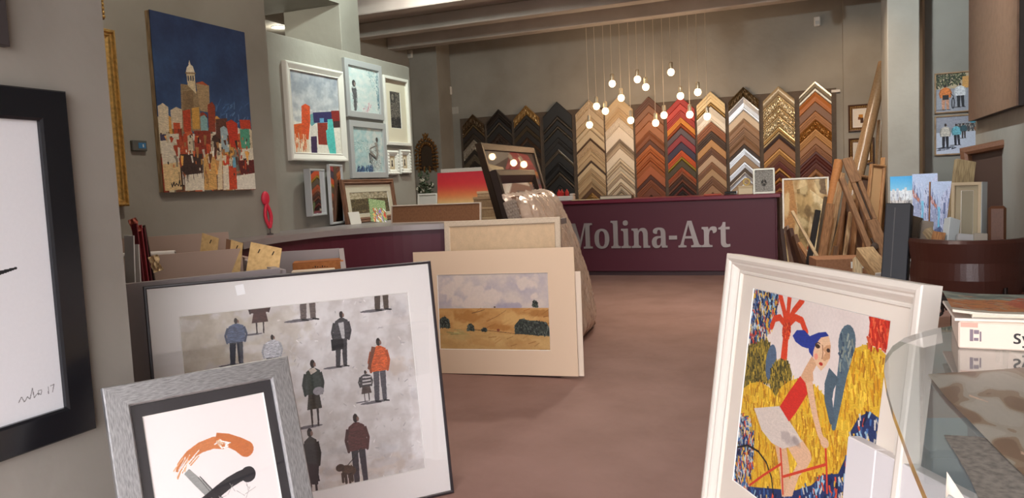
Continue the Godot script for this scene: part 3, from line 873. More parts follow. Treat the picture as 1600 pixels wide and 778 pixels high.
func art_landscape() -> ImageTexture:
	var p := Paint.new(420, 256, rgb(182, 174, 182), 91)
	p.cloud(0, 0.48, rgb(182, 172, 178), rgb(210, 196, 186), 0.006, 1.2, 1.3)
	for q in [[0.12, 0.2, 0.16, 0.14], [0.36, 0.26, 0.26, 0.16], [0.3, 0.38, 0.34, 0.1], [0.5, 0.3, 0.2, 0.12], [0.8, 0.12, 0.2, 0.1], [0.86, 0.3, 0.08, 0.05], [0.2, 0.08, 0.1, 0.06]]:
		p.wash(Vector2(q[0], q[1]), q[2], q[3], rgb(218, 202, 190), 0.9)
	p.wash(Vector2(0.66, 0.42), 0.2, 0.06, rgb(164, 156, 172), 0.8)
	p.rect(0, 0.452, 1, 1, rgb(196, 146, 84), 0.05)
	p.cloud(0.455, 1.0, rgb(186, 134, 76), rgb(208, 164, 104), 0.008, 1.3, 2.2, 0.8)
	p.dabs([Vector2(0.2, 0.47), Vector2(1, 0.47), Vector2(1, 0.72), Vector2(0, 0.72)], 26, 0.12, 0.012, -0.4, 0.25, [rgb(188, 134, 74), rgb(204, 158, 96), rgb(160, 106, 58)])
	p.poly([Vector2(-0.013, 0.706), Vector2(0.306, 0.738), Vector2(0.441, 0.757), Vector2(0.680, 0.790), Vector2(0.990, 0.806), Vector2(0.988, 0.992), Vector2(-0.008, 1.006)], rgb(196, 156, 98), 0.05)
	for q in [[0.3, 0.55, 0.3, 0.08, 0], [0.7, 0.6, 0.3, 0.1, 1], [0.9, 0.52, 0.2, 0.05, 2], [0.2, 0.68, 0.25, 0.06, 1], [0.55, 0.7, 0.14, 0.05, 0], [0.2, 0.8, 0.2, 0.06, 3], [0.75, 0.92, 0.26, 0.08, 2], [0.4, 0.9, 0.24, 0.06, 0]]:
		p.wash(Vector2(q[0], q[1]), q[2], q[3], [rgb(172, 118, 60), rgb(212, 170, 108), rgb(164, 112, 58), rgb(170, 152, 96)][q[4]], 0.75)
	p.cloud(0.8, 1.0, rgb(186, 146, 90), rgb(206, 170, 114), 0.008, 1.3, 2.0, 0.6)
	p.dabs([Vector2(-0.013, 0.706), Vector2(0.306, 0.738), Vector2(0.304, 0.793), Vector2(-0.016, 0.796)], 12, 0.12, 0.014, 0.05, 0.1, [rgb(164, 152, 100), rgb(184, 160, 106)])
	p.dabs([Vector2(0.414, 0.753), Vector2(0.991, 0.787), Vector2(0.987, 0.939), Vector2(0.596, 0.965)], 10, 0.1, 0.012, -0.3, 0.3, [rgb(170, 126, 72), rgb(184, 140, 84)])
	p.line([Vector2(0.312, 0.517), Vector2(0.381, 0.494), Vector2(0.429, 0.471)], 0.008, 0.006, rgb(96, 70, 50))
	p.line([Vector2(0.445, 0.626), Vector2(0.540, 0.557), Vector2(0.622, 0.480)], 0.006, 0.004, rgb(130, 92, 58))
	p.line([Vector2(0.319, 0.734), Vector2(0.495, 0.748), Vector2(0.732, 0.789)], 0.014, 0.01, rgb(140, 104, 64), 0.2)
	var g := [rgb(48, 54, 50), rgb(74, 82, 72), rgb(92, 98, 92), rgb(36, 40, 38)]
	for q in [[Vector2(-0.002, 0.706), Vector2(0.018, 0.596), Vector2(0.062, 0.564), Vector2(0.102, 0.606), Vector2(0.105, 0.711)], [Vector2(0.264, 0.744), Vector2(0.275, 0.675), Vector2(0.297, 0.659), Vector2(0.321, 0.685), Vector2(0.327, 0.742)], [Vector2(0.395, 0.743), Vector2(0.415, 0.714), Vector2(0.439, 0.721), Vector2(0.441, 0.749)], [Vector2(0.691, 0.782), Vector2(0.691, 0.674), Vector2(0.738, 0.596), Vector2(0.764, 0.589), Vector2(0.815, 0.612), Vector2(0.880, 0.616), Vector2(0.931, 0.627), Vector2(0.969, 0.638), Vector2(0.990, 0.710), Vector2(0.990, 0.806), Vector2(0.888, 0.803)], [Vector2(0.854, 0.432), Vector2(0.860, 0.378), Vector2(0.876, 0.359), Vector2(0.896, 0.386), Vector2(0.895, 0.440)]]:
		p.poly(q, rgb(58, 62, 56), 0.25)
		p.dabs(q, 220, 0.03, 0.014, 1.2, 1.0, g)
	p.ell([Vector2(0.545, 0.736)][0], 0.022, 0.016, rgb(124, 66, 44), 0.2)
	p.ell([Vector2(0.520, 0.439)][0], 0.014, 0.01, rgb(84, 64, 52), 0.2)
	p.line([Vector2(0.9, 0.985), Vector2(0.96, 0.98)], 0.006, 0.004, rgb(130, 100, 60))
	p.grain(0.032, 0.07)
	return p.tex()

func art_strip() -> ImageTexture:
	var p := Paint.new(200, 128, rgb(120, 140, 170), 92)
	p.fade(0, 0.45, rgb(96, 118, 152), rgb(176, 176, 186))
	p.rect(0, 0.45, 1, 0.55, rgb(160, 140, 130), 0.1)
	p.rect(0, 0.55, 1, 0.9, rgb(104, 122, 66), 0.2)
	p.rect(0, 0.9, 1, 1, rgb(112, 54, 40), 0.2)
	p.grain(0.045)
	return p.tex()

func art_crowd() -> ImageTexture:
	var p := Paint.new(620, 512, rgb(200, 194, 190), 101)
	p.cloud(0, 1, rgb(206, 200, 196), rgb(226, 222, 220), 0.008, 1.3)
	# ochre wash in the upper left corner and along the foot
	for q in [[0.0, 0.1, 0.4, 0.26, 0.85], [0.2, 0.3, 0.3, 0.2, 0.7], [0.05, 0.4, 0.3, 0.2, 0.7], [0.35, 0.12, 0.24, 0.14, 0.5], [0.3, 0.55, 0.2, 0.16, 0.35]]:
		p.wash(Vector2(q[0], q[1]), q[2], q[3], rgb(182, 168, 142), q[4])
	for q in [[0.62, 0.96, 0.16, 0.08], [0.42, 0.9, 0.12, 0.1], [0.82, 0.93, 0.14, 0.06], [0.9, 0.4, 0.1, 0.05]]:
		p.wash(Vector2(q[0], q[1]), q[2], q[3], rgb(204, 184, 166), 0.7)
	for i in 40:
		p.wash(Vector2(p.r.randf(), p.r.randf()), p.r.randf_range(0.03, 0.14), p.r.randf_range(0.015, 0.05), [rgb(226, 222, 222), rgb(178, 176, 180), rgb(214, 208, 204)][i % 3], 0.5)
	p.cloud(0, 1, rgb(186, 178, 172), rgb(228, 226, 224), 0.02, 1.6, 1.0, 0.4)
	p.dabs([Vector2(0.3, 0), Vector2(1, 0), Vector2(1, 1), Vector2(0.3, 1)], 260, 0.02, 0.005, 0.3, 1.5, [rgb(220, 216, 214), rgb(188, 184, 184), rgb(206, 200, 196)])
	var legs := [Vector2(0.316, 0.138), Vector2(0.330, -0.093), Vector2(0.526, 0.096), Vector2(0.541, -0.278), Vector2(0.863, 0.089), Vector2(0.884, -0.276)]
	p.man(legs[0], legs[1], 1.0, rgb(70, 44, 42), rgb(74, 46, 44), true)
	p.man(legs[2], legs[3], 0.75, rgb(60, 56, 60), rgb(96, 84, 80))
	p.man(legs[4], legs[5], 0.75, rgb(60, 54, 54), rgb(74, 62, 54))
	var f := [Vector2(0.211, 0.280), Vector2(0.224, 0.042), Vector2(0.353, 0.377), Vector2(0.367, 0.149), Vector2(0.653, 0.368), Vector2(0.676, 0.068), Vector2(0.817, 0.588), Vector2(0.833, 0.239), Vector2(0.753, 0.575), Vector2(0.758, 0.405), Vector2(0.512, 0.660), Vector2(0.528, 0.308), Vector2(0.479, 1.046), Vector2(0.487, 0.664), Vector2(0.692, 1.009), Vector2(0.693, 0.630)]
	p.man(f[0], f[1], 0.92, rgb(86, 98, 124), rgb(46, 50, 62))
	p.man(f[2], f[3], 0.92, rgb(190, 190, 194), rgb(50, 50, 58))
	p.man(f[4], f[5], 0.7, rgb(66, 64, 68), rgb(62, 60, 64))
	p.poly([Vector2(0.657, 0.130), Vector2(0.683, 0.127), Vector2(0.681, 0.217), Vector2(0.668, 0.219)], rgb(188, 186, 186), 0.1)
	p.poly([Vector2(0.618, 0.215), Vector2(0.673, 0.217), Vector2(0.671, 0.274), Vector2(0.618, 0.275)], rgb(28, 26, 30), 0.1)
	p.man(f[6], f[7], 0.68, rgb(206, 98, 52), rgb(84, 82, 88))
	p.line([Vector2(0.809, 0.284), Vector2(0.793, 0.342), Vector2(0.778, 0.396)], 0.024, 0.016, rgb(120, 74, 56), 0.1)
	p.man(f[8], f[9], 0.95, rgb(74, 70, 72), rgb(88, 74, 70), true)
	for k in 3:
		var st := [[Vector2(0.744, 0.442), Vector2(0.780, 0.443)], [Vector2(0.742, 0.460), Vector2(0.778, 0.461)], [Vector2(0.741, 0.478), Vector2(0.779, 0.479)]]
		p.line(st[k], 0.008, 0.008, rgb(206, 202, 200))
	p.man(f[10], f[11], 0.62, rgb(52, 62, 58), rgb(56, 50, 44), true)
	p.poly([Vector2(0.506, 0.357), Vector2(0.533, 0.350), Vector2(0.544, 0.370), Vector2(0.516, 0.386)], rgb(196, 184, 170), 0.15)
	p.ell([Vector2(0.542, 0.477)][0], 0.03, 0.022, rgb(150, 146, 150), 0.1)
	p.man(f[12], f[13], 0.5, rgb(54, 48, 48), rgb(46, 40, 42), true)
	p.poly([Vector2(0.469, 0.744), Vector2(0.512, 0.746), Vector2(0.517, 0.836), Vector2(0.502, 0.964), Vector2(0.467, 0.955), Vector2(0.461, 0.851)], rgb(48, 42, 46), 0.2)
	p.man(f[14], f[15], 0.68, rgb(96, 56, 54), rgb(62, 58, 64))
	# the dog on its lead
	p.line([Vector2(0.708, 0.817), Vector2(0.663, 0.870), Vector2(0.625, 0.909)], 0.005, 0.004, rgb(50, 44, 44))
	p.line([Vector2(0.612, 0.914), Vector2(0.634, 0.917), Vector2(0.653, 0.928)], 0.045, 0.05, rgb(84, 66, 52), 0.3)
	p.ell([Vector2(0.605, 0.901)][0], 0.024, 0.02, rgb(72, 56, 46), 0.3)
	p.line([Vector2(0.647, 0.917), Vector2(0.655, 0.901)], 0.012, 0.008, rgb(84, 66, 52))
	for q in [[Vector2(0.613, 0.930), Vector2(0.612, 0.977)], [Vector2(0.625, 0.936), Vector2(0.626, 0.986)], [Vector2(0.642, 0.940), Vector2(0.643, 0.988)], [Vector2(0.652, 0.936), Vector2(0.654, 0.981)]]:
		p.line(q, 0.016, 0.014, rgb(66, 52, 44), 0.2)
	p.grain(0.023, 0.09)
	return p.tex()

func art_strokes() -> ImageTexture:
	var p := Paint.new(300, 560, rgb(236, 228, 224), 111)
	var hue := rgb(200, 122, 70)
	# zoom frame: 150,540 at 3.269
	p.line([Vector2(0.216, 0.261), Vector2(0.243, 0.232), Vector2(0.317, 0.200), Vector2(0.409, 0.180), Vector2(0.515, 0.173), Vector2(0.585, 0.181)], 0.03, 0.055, hue, 0.07)
	p.line([Vector2(0.537, 0.155), Vector2(0.628, 0.174), Vector2(0.718, 0.206), Vector2(0.768, 0.231)], 0.045, 0.07, rgb(196, 112, 58), 0.06)
	p.dabs([Vector2(0.219, 0.220), Vector2(0.332, 0.202), Vector2(0.355, 0.230), Vector2(0.219, 0.273)], 40, 0.07, 0.005, -0.9, 0.3, [rgb(236, 228, 224), rgb(220, 168, 126), rgb(206, 136, 80)])
	p.dabs([Vector2(0.520, 0.158), Vector2(0.641, 0.185), Vector2(0.635, 0.206), Vector2(0.556, 0.196)], 26, 0.03, 0.006, 0.5, 1.0, [rgb(236, 228, 224), rgb(228, 196, 164)])
	p.line([Vector2(0.273, 0.264), Vector2(0.331, 0.309), Vector2(0.408, 0.364), Vector2(0.455, 0.416)], 0.028, 0.045, rgb(150, 150, 146), 0.05)
	p.line([Vector2(0.366, 0.297), Vector2(0.441, 0.361), Vector2(0.547, 0.430)], 0.004, 0.004, rgb(60, 58, 58))
	p.line([Vector2(0.350, 0.297), Vector2(0.423, 0.367)], 0.003, 0.003, rgb(90, 88, 88))
	p.line([Vector2(0.751, 0.334), Vector2(0.674, 0.340), Vector2(0.587, 0.354), Vector2(0.500, 0.375), Vector2(0.405, 0.401), Vector2(0.296, 0.426)], 0.045, 0.05, rgb(34, 30, 34), 0.08)
	p.ell([Vector2(0.751, 0.340)][0], 0.034, 0.034, rgb(34, 30, 34))
	for i in 16:
		var c := Vector2(p.r.randf_range(0.4, 0.75), p.r.randf_range(0.36, 0.46))
		p.line([c, c + Vector2(p.r.randf_range(-0.12, 0.12), p.r.randf_range(-0.05, 0.05))], 0.0022, 0.0018, rgb(170, 164, 160))
	p.line([Vector2(0.455, 0.416), Vector2(0.350, 0.450), Vector2(0.203, 0.484), Vector2(0.068, 0.487)], 0.05, 0.03, rgb(150, 150, 146), 0.06)
	p.grain(0.011, 0.1)
	return p.tex()

func art_ink() -> ImageTexture:
	# mostly bare paper: a pen line at the left, a signature and date low down on the right
	var p := Paint.new(420, 512, rgb(226, 226, 228), 121)
	p.line([Vector2(0.1, 0.56), Vector2(0.5, 0.53), Vector2(0.75, 0.505), Vector2(0.845, 0.492)], 0.03, 0.007, rgb(24, 24, 26), 0.1)
	p.line([Vector2(0.3, 0.2), Vector2(0.4, 0.4), Vector2(0.36, 0.62)], 0.03, 0.012, rgb(24, 24, 26), 0.1)
	p.line([Vector2(0.8, 0.937), Vector2(0.815, 0.920), Vector2(0.825, 0.940), Vector2(0.84, 0.925), Vector2(0.85, 0.935), Vector2(0.865, 0.900), Vector2(0.868, 0.935), Vector2(0.885, 0.923), Vector2(0.9, 0.930), Vector2(0.905, 0.915), Vector2(0.89, 0.915), Vector2(0.888, 0.930)], 0.0028, 0.0025, rgb(120, 118, 118))
	p.line([Vector2(0.935, 0.910), Vector2(0.933, 0.935)], 0.0028, 0.0026, rgb(120, 118, 118))
	p.line([Vector2(0.945, 0.910), Vector2(0.962, 0.908), Vector2(0.952, 0.933)], 0.0028, 0.0026, rgb(120, 118, 118))
	p.grain(0.009, 0.1)
	return p.tex()

func art_cyclist() -> ImageTexture:
	var p := Paint.new(560, 540, rgb(226, 212, 204), 131)
	p.cloud(0, 1, rgb(222, 208, 200), rgb(230, 217, 209), 0.006, 1.0)
	var navy := [rgb(26, 44, 92), rgb(60, 96, 150), rgb(150, 186, 206), rgb(206, 200, 188), rgb(196, 72, 46), rgb(220, 180, 70), rgb(20, 30, 62)]
	var yel := [rgb(214, 160, 30), rgb(196, 136, 26), rgb(236, 196, 66), rgb(180, 120, 30)]
	var oliv := [rgb(52, 50, 26), rgb(150, 128, 50), rgb(90, 80, 34), rgb(190, 160, 60)]
	var q: Array
	q = [Vector2(-0.002, 0.266), Vector2(0.157, 0.221), Vector2(0.219, 0.268), Vector2(0.252, 0.431), Vector2(0.159, 0.452), Vector2(-0.007, 0.526)]
	p.poly(q, rgb(122, 108, 46), 0.1)
	p.dabs(q, 700, 0.026, 0.008, 1.3, 0.35, oliv)
	q = [Vector2(-0.013, 0.010), Vector2(0.229, 0.013), Vector2(0.227, 0.096), Vector2(0.200, 0.173), Vector2(0.140, 0.234), Vector2(0.082, 0.256), Vector2(-0.004, 0.282)]
	p.poly(q, rgb(30, 50, 96), 0.1)
	p.dabs(q, 620, 0.028, 0.0115, 1.2, 0.6, navy)
	# red palm
	var red := rgb(214, 68, 36)
	p.poly([Vector2(0.301, 0.193), Vector2(0.344, 0.185), Vector2(0.354, 0.303), Vector2(0.302, 0.312)], red, 0.07)
	for fr in [[Vector2(0.316, 0.133), Vector2(0.287, 0.074), Vector2(0.243, 0.011)], [Vector2(0.320, 0.130), Vector2(0.321, 0.068), Vector2(0.319, 0.010)], [Vector2(0.325, 0.131), Vector2(0.364, 0.064), Vector2(0.421, 0.008)], [Vector2(0.313, 0.140), Vector2(0.258, 0.112), Vector2(0.214, 0.125), Vector2(0.198, 0.164)], [Vector2(0.330, 0.137), Vector2(0.382, 0.091), Vector2(0.433, 0.097), Vector2(0.475, 0.144)]]:
		p.line(fr, 0.03, 0.034, red, 0.06)
	p.ell([Vector2(0.324, 0.162)][0], 0.036, 0.052, rgb(206, 60, 34), 0.08)
	p.dabs([Vector2(0.286, 0.138), Vector2(0.350, 0.127), Vector2(0.363, 0.194), Vector2(0.299, 0.206)], 50, 0.016, 0.005, 1.2, 0.5, [rgb(160, 36, 24), rgb(234, 110, 60)])
	# blue cactus and olive dome
	p.ell([Vector2(0.225, 0.335)][0], 0.046, 0.088, rgb(84, 104, 128), 0.1, 0.05)
	q = [Vector2(0.264, 0.493), Vector2(0.234, 0.436), Vector2(0.229, 0.364), Vector2(0.265, 0.321), Vector2(0.317, 0.298), Vector2(0.371, 0.305), Vector2(0.405, 0.347), Vector2(0.410, 0.415), Vector2(0.372, 0.463)]
	p.poly(q, rgb(96, 88, 40), 0.12)
	p.dabs(q, 500, 0.022, 0.007, 1.3, 0.4, oliv)
	# the yellow bushes
	q = [Vector2(-0.007, 0.526), Vector2(0.063, 0.477), Vector2(0.146, 0.448), Vector2(0.232, 0.452), Vector2(0.297, 0.481), Vector2(0.331, 0.426), Vector2(0.399, 0.380), Vector2(0.480, 0.345), Vector2(0.577, 0.356), Vector2(0.658, 0.383), Vector2(0.718, 0.497), Vector2(0.752, 0.490), Vector2(0.747, 0.404), Vector2(0.739, 0.304), Vector2(0.757, 0.210), Vector2(0.803, 0.151), Vector2(0.865, 0.121), Vector2(0.956, 0.121), Vector2(1.033, 0.157), Vector2(1.073, 0.398), Vector2(0.917, 0.696), Vector2(0.149, 1.015), Vector2(-0.015, 1.011)]
	p.poly(q, rgb(220, 176, 50), 0.06)
	p.dabs(q, 2300, 0.036, 0.0095, 1.35, 0.35, yel)
	p.line([Vector2(0.297, 0.481), Vector2(0.296, 0.536), Vector2(0.281, 0.579)], 0.008, 0.004, rgb(150, 104, 30))
	# slate cactus
	p.line([Vector2(0.753, 0.113), Vector2(0.760, 0.187), Vector2(0.750, 0.268), Vector2(0.743, 0.382), Vector2(0.735, 0.492)], 0.1, 0.03, rgb(84, 104, 116), 0.09)
	p.ell([Vector2(0.757, 0.135)][0], 0.056, 0.075, rgb(84, 104, 116), 0.09)
	p.line([Vector2(0.699, 0.275), Vector2(0.677, 0.332), Vector2(0.680, 0.389), Vector2(0.720, 0.468)], 0.08, 0.04, rgb(78, 96, 108), 0.09)
	p.dabs([Vector2(0.698, 0.110), Vector2(0.796, 0.092), Vector2(0.799, 0.201), Vector2(0.758, 0.255), Vector2(0.723, 0.252)], 50, 0.03, 0.012, 1.2, 0.7, [rgb(140, 150, 140), rgb(60, 78, 96), rgb(104, 122, 126)])
	# red block
	q = [Vector2(0.877, 0.003), Vector2(1.003, 0.001), Vector2(1.001, 0.115), Vector2(0.883, 0.117)]
	p.poly(q, rgb(212, 62, 36), 0.06)
	p.dabs(q, 90, 0.04, 0.011, 1.3, 0.4, [rgb(190, 46, 28), rgb(226, 96, 60)])
	# navy bushes low down
	for b in [[Vector2(-0.078, 0.718), Vector2(0.020, 0.653), Vector2(0.089, 0.652), Vector2(0.148, 0.715), Vector2(0.170, 0.870), Vector2(0.143, 0.990), Vector2(-0.015, 1.011)], [Vector2(1.060, 0.402), Vector2(1.000, 0.381), Vector2(0.938, 0.368), Vector2(0.880, 0.406), Vector2(0.843, 0.474), Vector2(0.839, 0.563), Vector2(0.797, 0.667), Vector2(0.699, 0.708), Vector2(0.636, 0.777), Vector2(0.530, 0.842), Vector2(0.141, 0.977), Vector2(0.159, 1.065), Vector2(1.128, 0.648)]]:
		p.poly(b, rgb(34, 50, 96), 0.1)
		p.dabs(b, 1300, 0.03, 0.012, 1.3, 0.6, navy)
	# bicycle behind the legs
	p.line([Vector2(-0.070, 0.888), Vector2(0.002, 0.826), Vector2(0.100, 0.781), Vector2(0.201, 0.778), Vector2(0.279, 0.805), Vector2(0.337, 0.859), Vector2(0.364, 0.925)], 0.01, 0.01, rgb(30, 26, 26))
	# the rider
	var skin := rgb(222, 180, 146)
	p.poly([Vector2(0.333, 0.700), Vector2(0.422, 0.677), Vector2(0.464, 0.759), Vector2(0.488, 0.886), Vector2(0.433, 0.910), Vector2(0.387, 0.788)], rgb(216, 172, 136), 0.05)
	p.poly([Vector2(0.426, 0.675), Vector2(0.535, 0.611), Vector2(0.604, 0.647), Vector2(0.616, 0.669), Vector2(0.594, 0.713), Vector2(0.541, 0.774), Vector2(0.508, 0.878), Vector2(0.449, 0.903), Vector2(0.471, 0.819), Vector2(0.520, 0.726)], skin, 0.05)
	p.line([Vector2(0.377, 0.693), Vector2(0.410, 0.792), Vector2(0.438, 0.894)], 0.012, 0.012, rgb(206, 64, 40))
	p.line([Vector2(0.154, 0.966), Vector2(0.269, 0.870), Vector2(0.400, 0.768)], 0.012, 0.012, rgb(206, 64, 40))
	p.line([Vector2(0.424, 0.820), Vector2(0.571, 0.738), Vector2(0.718, 0.656)], 0.012, 0.012, rgb(206, 64, 40))
	p.line([Vector2(0.698, 0.586), Vector2(0.719, 0.663), Vector2(0.742, 0.768)], 0.014, 0.012, rgb(206, 64, 40))
	p.poly([Vector2(0.122, 0.587), Vector2(0.337, 0.516), Vector2(0.425, 0.560), Vector2(0.486, 0.591), Vector2(0.536, 0.618), Vector2(0.493, 0.652), Vector2(0.396, 0.699), Vector2(0.306, 0.702), Vector2(0.209, 0.671)], rgb(214, 200, 188), 0.04)
	p.wash([Vector2(0.439, 0.643)][0], 0.07, 0.035, rgb(176, 162, 156), 0.8)
	p.wash([Vector2(0.490, 0.634)][0], 0.04, 0.025, rgb(150, 136, 132), 0.6)
	p.poly([Vector2(0.536, 0.237), Vector2(0.579, 0.263), Vector2(0.556, 0.304), Vector2(0.567, 0.340), Vector2(0.518, 0.372), Vector2(0.469, 0.350), Vector2(0.493, 0.305)], rgb(214, 168, 130), 0.05)
	p.poly([Vector2(0.468, 0.343), Vector2(0.512, 0.363), Vector2(0.536, 0.405), Vector2(0.508, 0.447), Vector2(0.466, 0.511), Vector2(0.422, 0.564), Vector2(0.338, 0.518), Vector2(0.396, 0.434)], rgb(208, 48, 36), 0.06)
	p.line([Vector2(0.538, 0.352), Vector2(0.570, 0.420), Vector2(0.604, 0.481), Vector2(0.651, 0.548), Vector2(0.681, 0.573)], 0.05, 0.028, skin, 0.05)
	p.ell([Vector2(0.689, 0.574)][0], 0.03, 0.022, skin, 0.05)
	p.poly([Vector2(0.539, 0.170), Vector2(0.586, 0.132), Vector2(0.637, 0.129), Vector2(0.656, 0.164), Vector2(0.661, 0.221), Vector2(0.638, 0.258), Vector2(0.610, 0.286), Vector2(0.572, 0.267), Vector2(0.541, 0.231)], rgb(228, 188, 150), 0.04)
	p.poly([Vector2(0.604, 0.194), Vector2(0.628, 0.203), Vector2(0.611, 0.232), Vector2(0.624, 0.241), Vector2(0.661, 0.221), Vector2(0.656, 0.164), Vector2(0.630, 0.170)], rgb(204, 154, 112), 0.05)
	p.poly([Vector2(0.377, 0.177), Vector2(0.405, 0.146), Vector2(0.461, 0.136), Vector2(0.505, 0.155), Vector2(0.562, 0.129), Vector2(0.613, 0.116), Vector2(0.637, 0.129), Vector2(0.584, 0.146), Vector2(0.553, 0.183), Vector2(0.543, 0.214), Vector2(0.544, 0.240), Vector2(0.514, 0.225), Vector2(0.507, 0.210), Vector2(0.455, 0.211), Vector2(0.403, 0.199)], rgb(38, 56, 142), 0.08)
	p.ell([Vector2(0.569, 0.187)][0], 0.018, 0.009, rgb(60, 40, 34))
	p.ell([Vector2(0.644, 0.190)][0], 0.012, 0.009, rgb(60, 40, 34))
	p.line([Vector2(0.549, 0.182), Vector2(0.570, 0.170), Vector2(0.586, 0.174)], 0.005, 0.004, rgb(70, 44, 36))
	p.line([Vector2(0.601, 0.174), Vector2(0.611, 0.209), Vector2(0.608, 0.235)], 0.006, 0.005, rgb(150, 104, 74))
	p.ell([Vector2(0.605, 0.257)][0], 0.014, 0.007, rgb(176, 48, 40))
	p.ell([Vector2(0.566, 0.233)][0], 0.014, 0.014, rgb(232, 150, 126))
	p.grain(0.036, 0.1)
	return p.tex()

func art_street(beach: bool) -> ImageTexture:
	var p := Paint.new(220, 190, rgb(150, 150, 160), 141 + int(beach))
	if beach:
		p.rect(0, 0, 1, 0.3, rgb(160, 160, 172), 0.08)
		p.rect(0.7, 0.03, 1, 0.2, rgb(90, 180, 206), 0.1)
		p.rect(0.45, 0.2, 1, 0.42, rgb(88, 84, 86), 0.3)
		p.dabs([Vector2(0.45, 0.2), Vector2(1, 0.2), Vector2(1, 0.42), Vector2(0.45, 0.42)], 90, 0.05, 0.02, 1.5, 0.4, [rgb(190, 186, 180), rgb(60, 56, 58), rgb(150, 96, 70)])
		p.rect(0, 0.42, 1, 1, rgb(202, 206, 222), 0.04)
		for q in [[Vector2(0.2, 0.85), Vector2(0.2, 0.18), 0.8, rgb(206, 196, 184), rgb(40, 38, 46)], [Vector2(0.45, 0.78), Vector2(0.42, 0.2), 0.8, rgb(110, 180, 196), rgb(44, 44, 56)], [Vector2(0.58, 0.6), Vector2(0.58, 0.2), 0.8, rgb(60, 90, 100), rgb(70, 60, 60)]]:
			p.man(q[0], q[1], q[2], q[3], q[4])
		p.dabs([Vector2(0.03, 0.84), Vector2(0.45, 0.78), Vector2(0.45, 0.86), Vector2(0.05, 0.92)], 30, 0.09, 0.02, -0.1, 0.2, [rgb(56, 56, 72)])
	else:
		p.rect(0, 0, 1, 0.4, rgb(190, 170, 140), 0.1)
		p.dabs([Vector2(0, 0), Vector2(0.6, 0), Vector2(0.62, 0.28), Vector2(0, 0.36)], 260, 0.06, 0.03, 0.4, 1.4, [rgb(50, 58, 40), rgb(76, 84, 52), rgb(36, 40, 30), rgb(110, 112, 80)])
		p.rect(0.55, 0.1, 0.78, 0.4, rgb(214, 160, 92), 0.14)
		p.poly([Vector2(0.72, 0.0), Vector2(1, 0), Vector2(1, 0.9), Vector2(0.74, 0.46)], rgb(86, 92, 98), 0.16)
		p.poly([Vector2(0, 0.45), Vector2(0.74, 0.42), Vector2(1, 0.8), Vector2(1, 1), Vector2(0, 1)], rgb(160, 162, 172), 0.05)
		for i in 5:
			p.rect(0.68 + i * 0.06, 0.45 + i * 0.06, 0.71 + i * 0.06, 0.6 + i * 0.07, rgb(44, 48, 60))
		p.man(Vector2(0.2, 0.95), Vector2(0.2, 0.28), 0.9, rgb(224, 128, 60), rgb(206, 150, 120))
		p.man(Vector2(0.52, 0.9), Vector2(0.5, 0.26), 0.9, rgb(222, 222, 226), rgb(40, 40, 46))
		p.rect(0.14, 0.56, 0.27, 0.68, rgb(40, 38, 44), 0.1)
		p.line([Vector2(0.36, 0.92), Vector2(0.37, 0.6), Vector2(0.3, 0.52)], 0.02, 0.015, rgb(30, 30, 36))
		p.ell(Vector2(0.36, 0.78), 0.045, 0.15, rgb(44, 44, 52), 0.2)
		p.ell(Vector2(0.36, 0.78), 0.025, 0.11, rgb(140, 142, 150), 0.1)
	p.grain(0.045, 0.1)
	return p.tex()

func art_village(second: bool) -> ImageTexture:
	var p := Paint.new(192, 220, rgb(110, 180, 210), 151 + int(second))
	if second:
		p.rect(0, 0, 1, 0.3, rgb(170, 180, 206), 0.06)
		p.poly([Vector2(0, 0.1), Vector2(0.35, 0.3), Vector2(0.35, 1), Vector2(0, 1)], rgb(146, 150, 178), 0.1)
		p.poly([Vector2(0.45, 0.2), Vector2(1, 0.0), Vector2(1, 0.8), Vector2(0.45, 0.6)], rgb(176, 178, 204), 0.08)
		p.poly([Vector2(0, 0.16), Vector2(0.3, 0.28), Vector2(0.28, 0.32), Vector2(0, 0.24)], rgb(176, 112, 92), 0.1)
		p.rect(0.6, 0.25, 0.7, 0.5, rgb(96, 104, 140), 0.1)
		p.rect(0.82, 0.2, 0.92, 0.5, rgb(104, 110, 146), 0.1)
		p.poly([Vector2(0, 0.6), Vector2(0.5, 0.52), Vector2(1, 0.8), Vector2(1, 1), Vector2(0, 1)], rgb(84, 92, 128), 0.12)
		p.dabs([Vector2(0, 0.1), Vector2(1, 0.1), Vector2(1, 1), Vector2(0, 1)], 160, 0.06, 0.02, 1.2, 0.5, [rgb(70, 80, 116), rgb(200, 204, 222), rgb(120, 128, 166)])
	else:
		p.fade(0, 0.16, rgb(70, 160, 214), rgb(130, 190, 220))
		p.rect(0, 0.17, 1, 0.3, rgb(216, 216, 220), 0.06)
		for i in 12:
			var x := p.r.randf()
			p.rect(x, p.r.randf_range(0.13, 0.2), x + 0.1, 0.29, [rgb(230, 230, 232), rgb(190, 190, 200), rgb(208, 204, 204)][i % 3], 0.05)
			p.rect(x + 0.03, 0.21, x + 0.05, 0.235, rgb(96, 96, 110))
		p.rect(0, 0.28, 1, 1, rgb(206, 196, 190), 0.1)
		p.dabs([Vector2(0, 0.26), Vector2(1, 0.25), Vector2(1, 0.5), Vector2(0, 0.5)], 110, 0.05, 0.014, 1.5, 0.2, [rgb(56, 50, 54), rgb(104, 84, 78), rgb(214, 208, 204), rgb(44, 44, 56)])
	p.grain(0.045, 0.1)
	return p.tex()

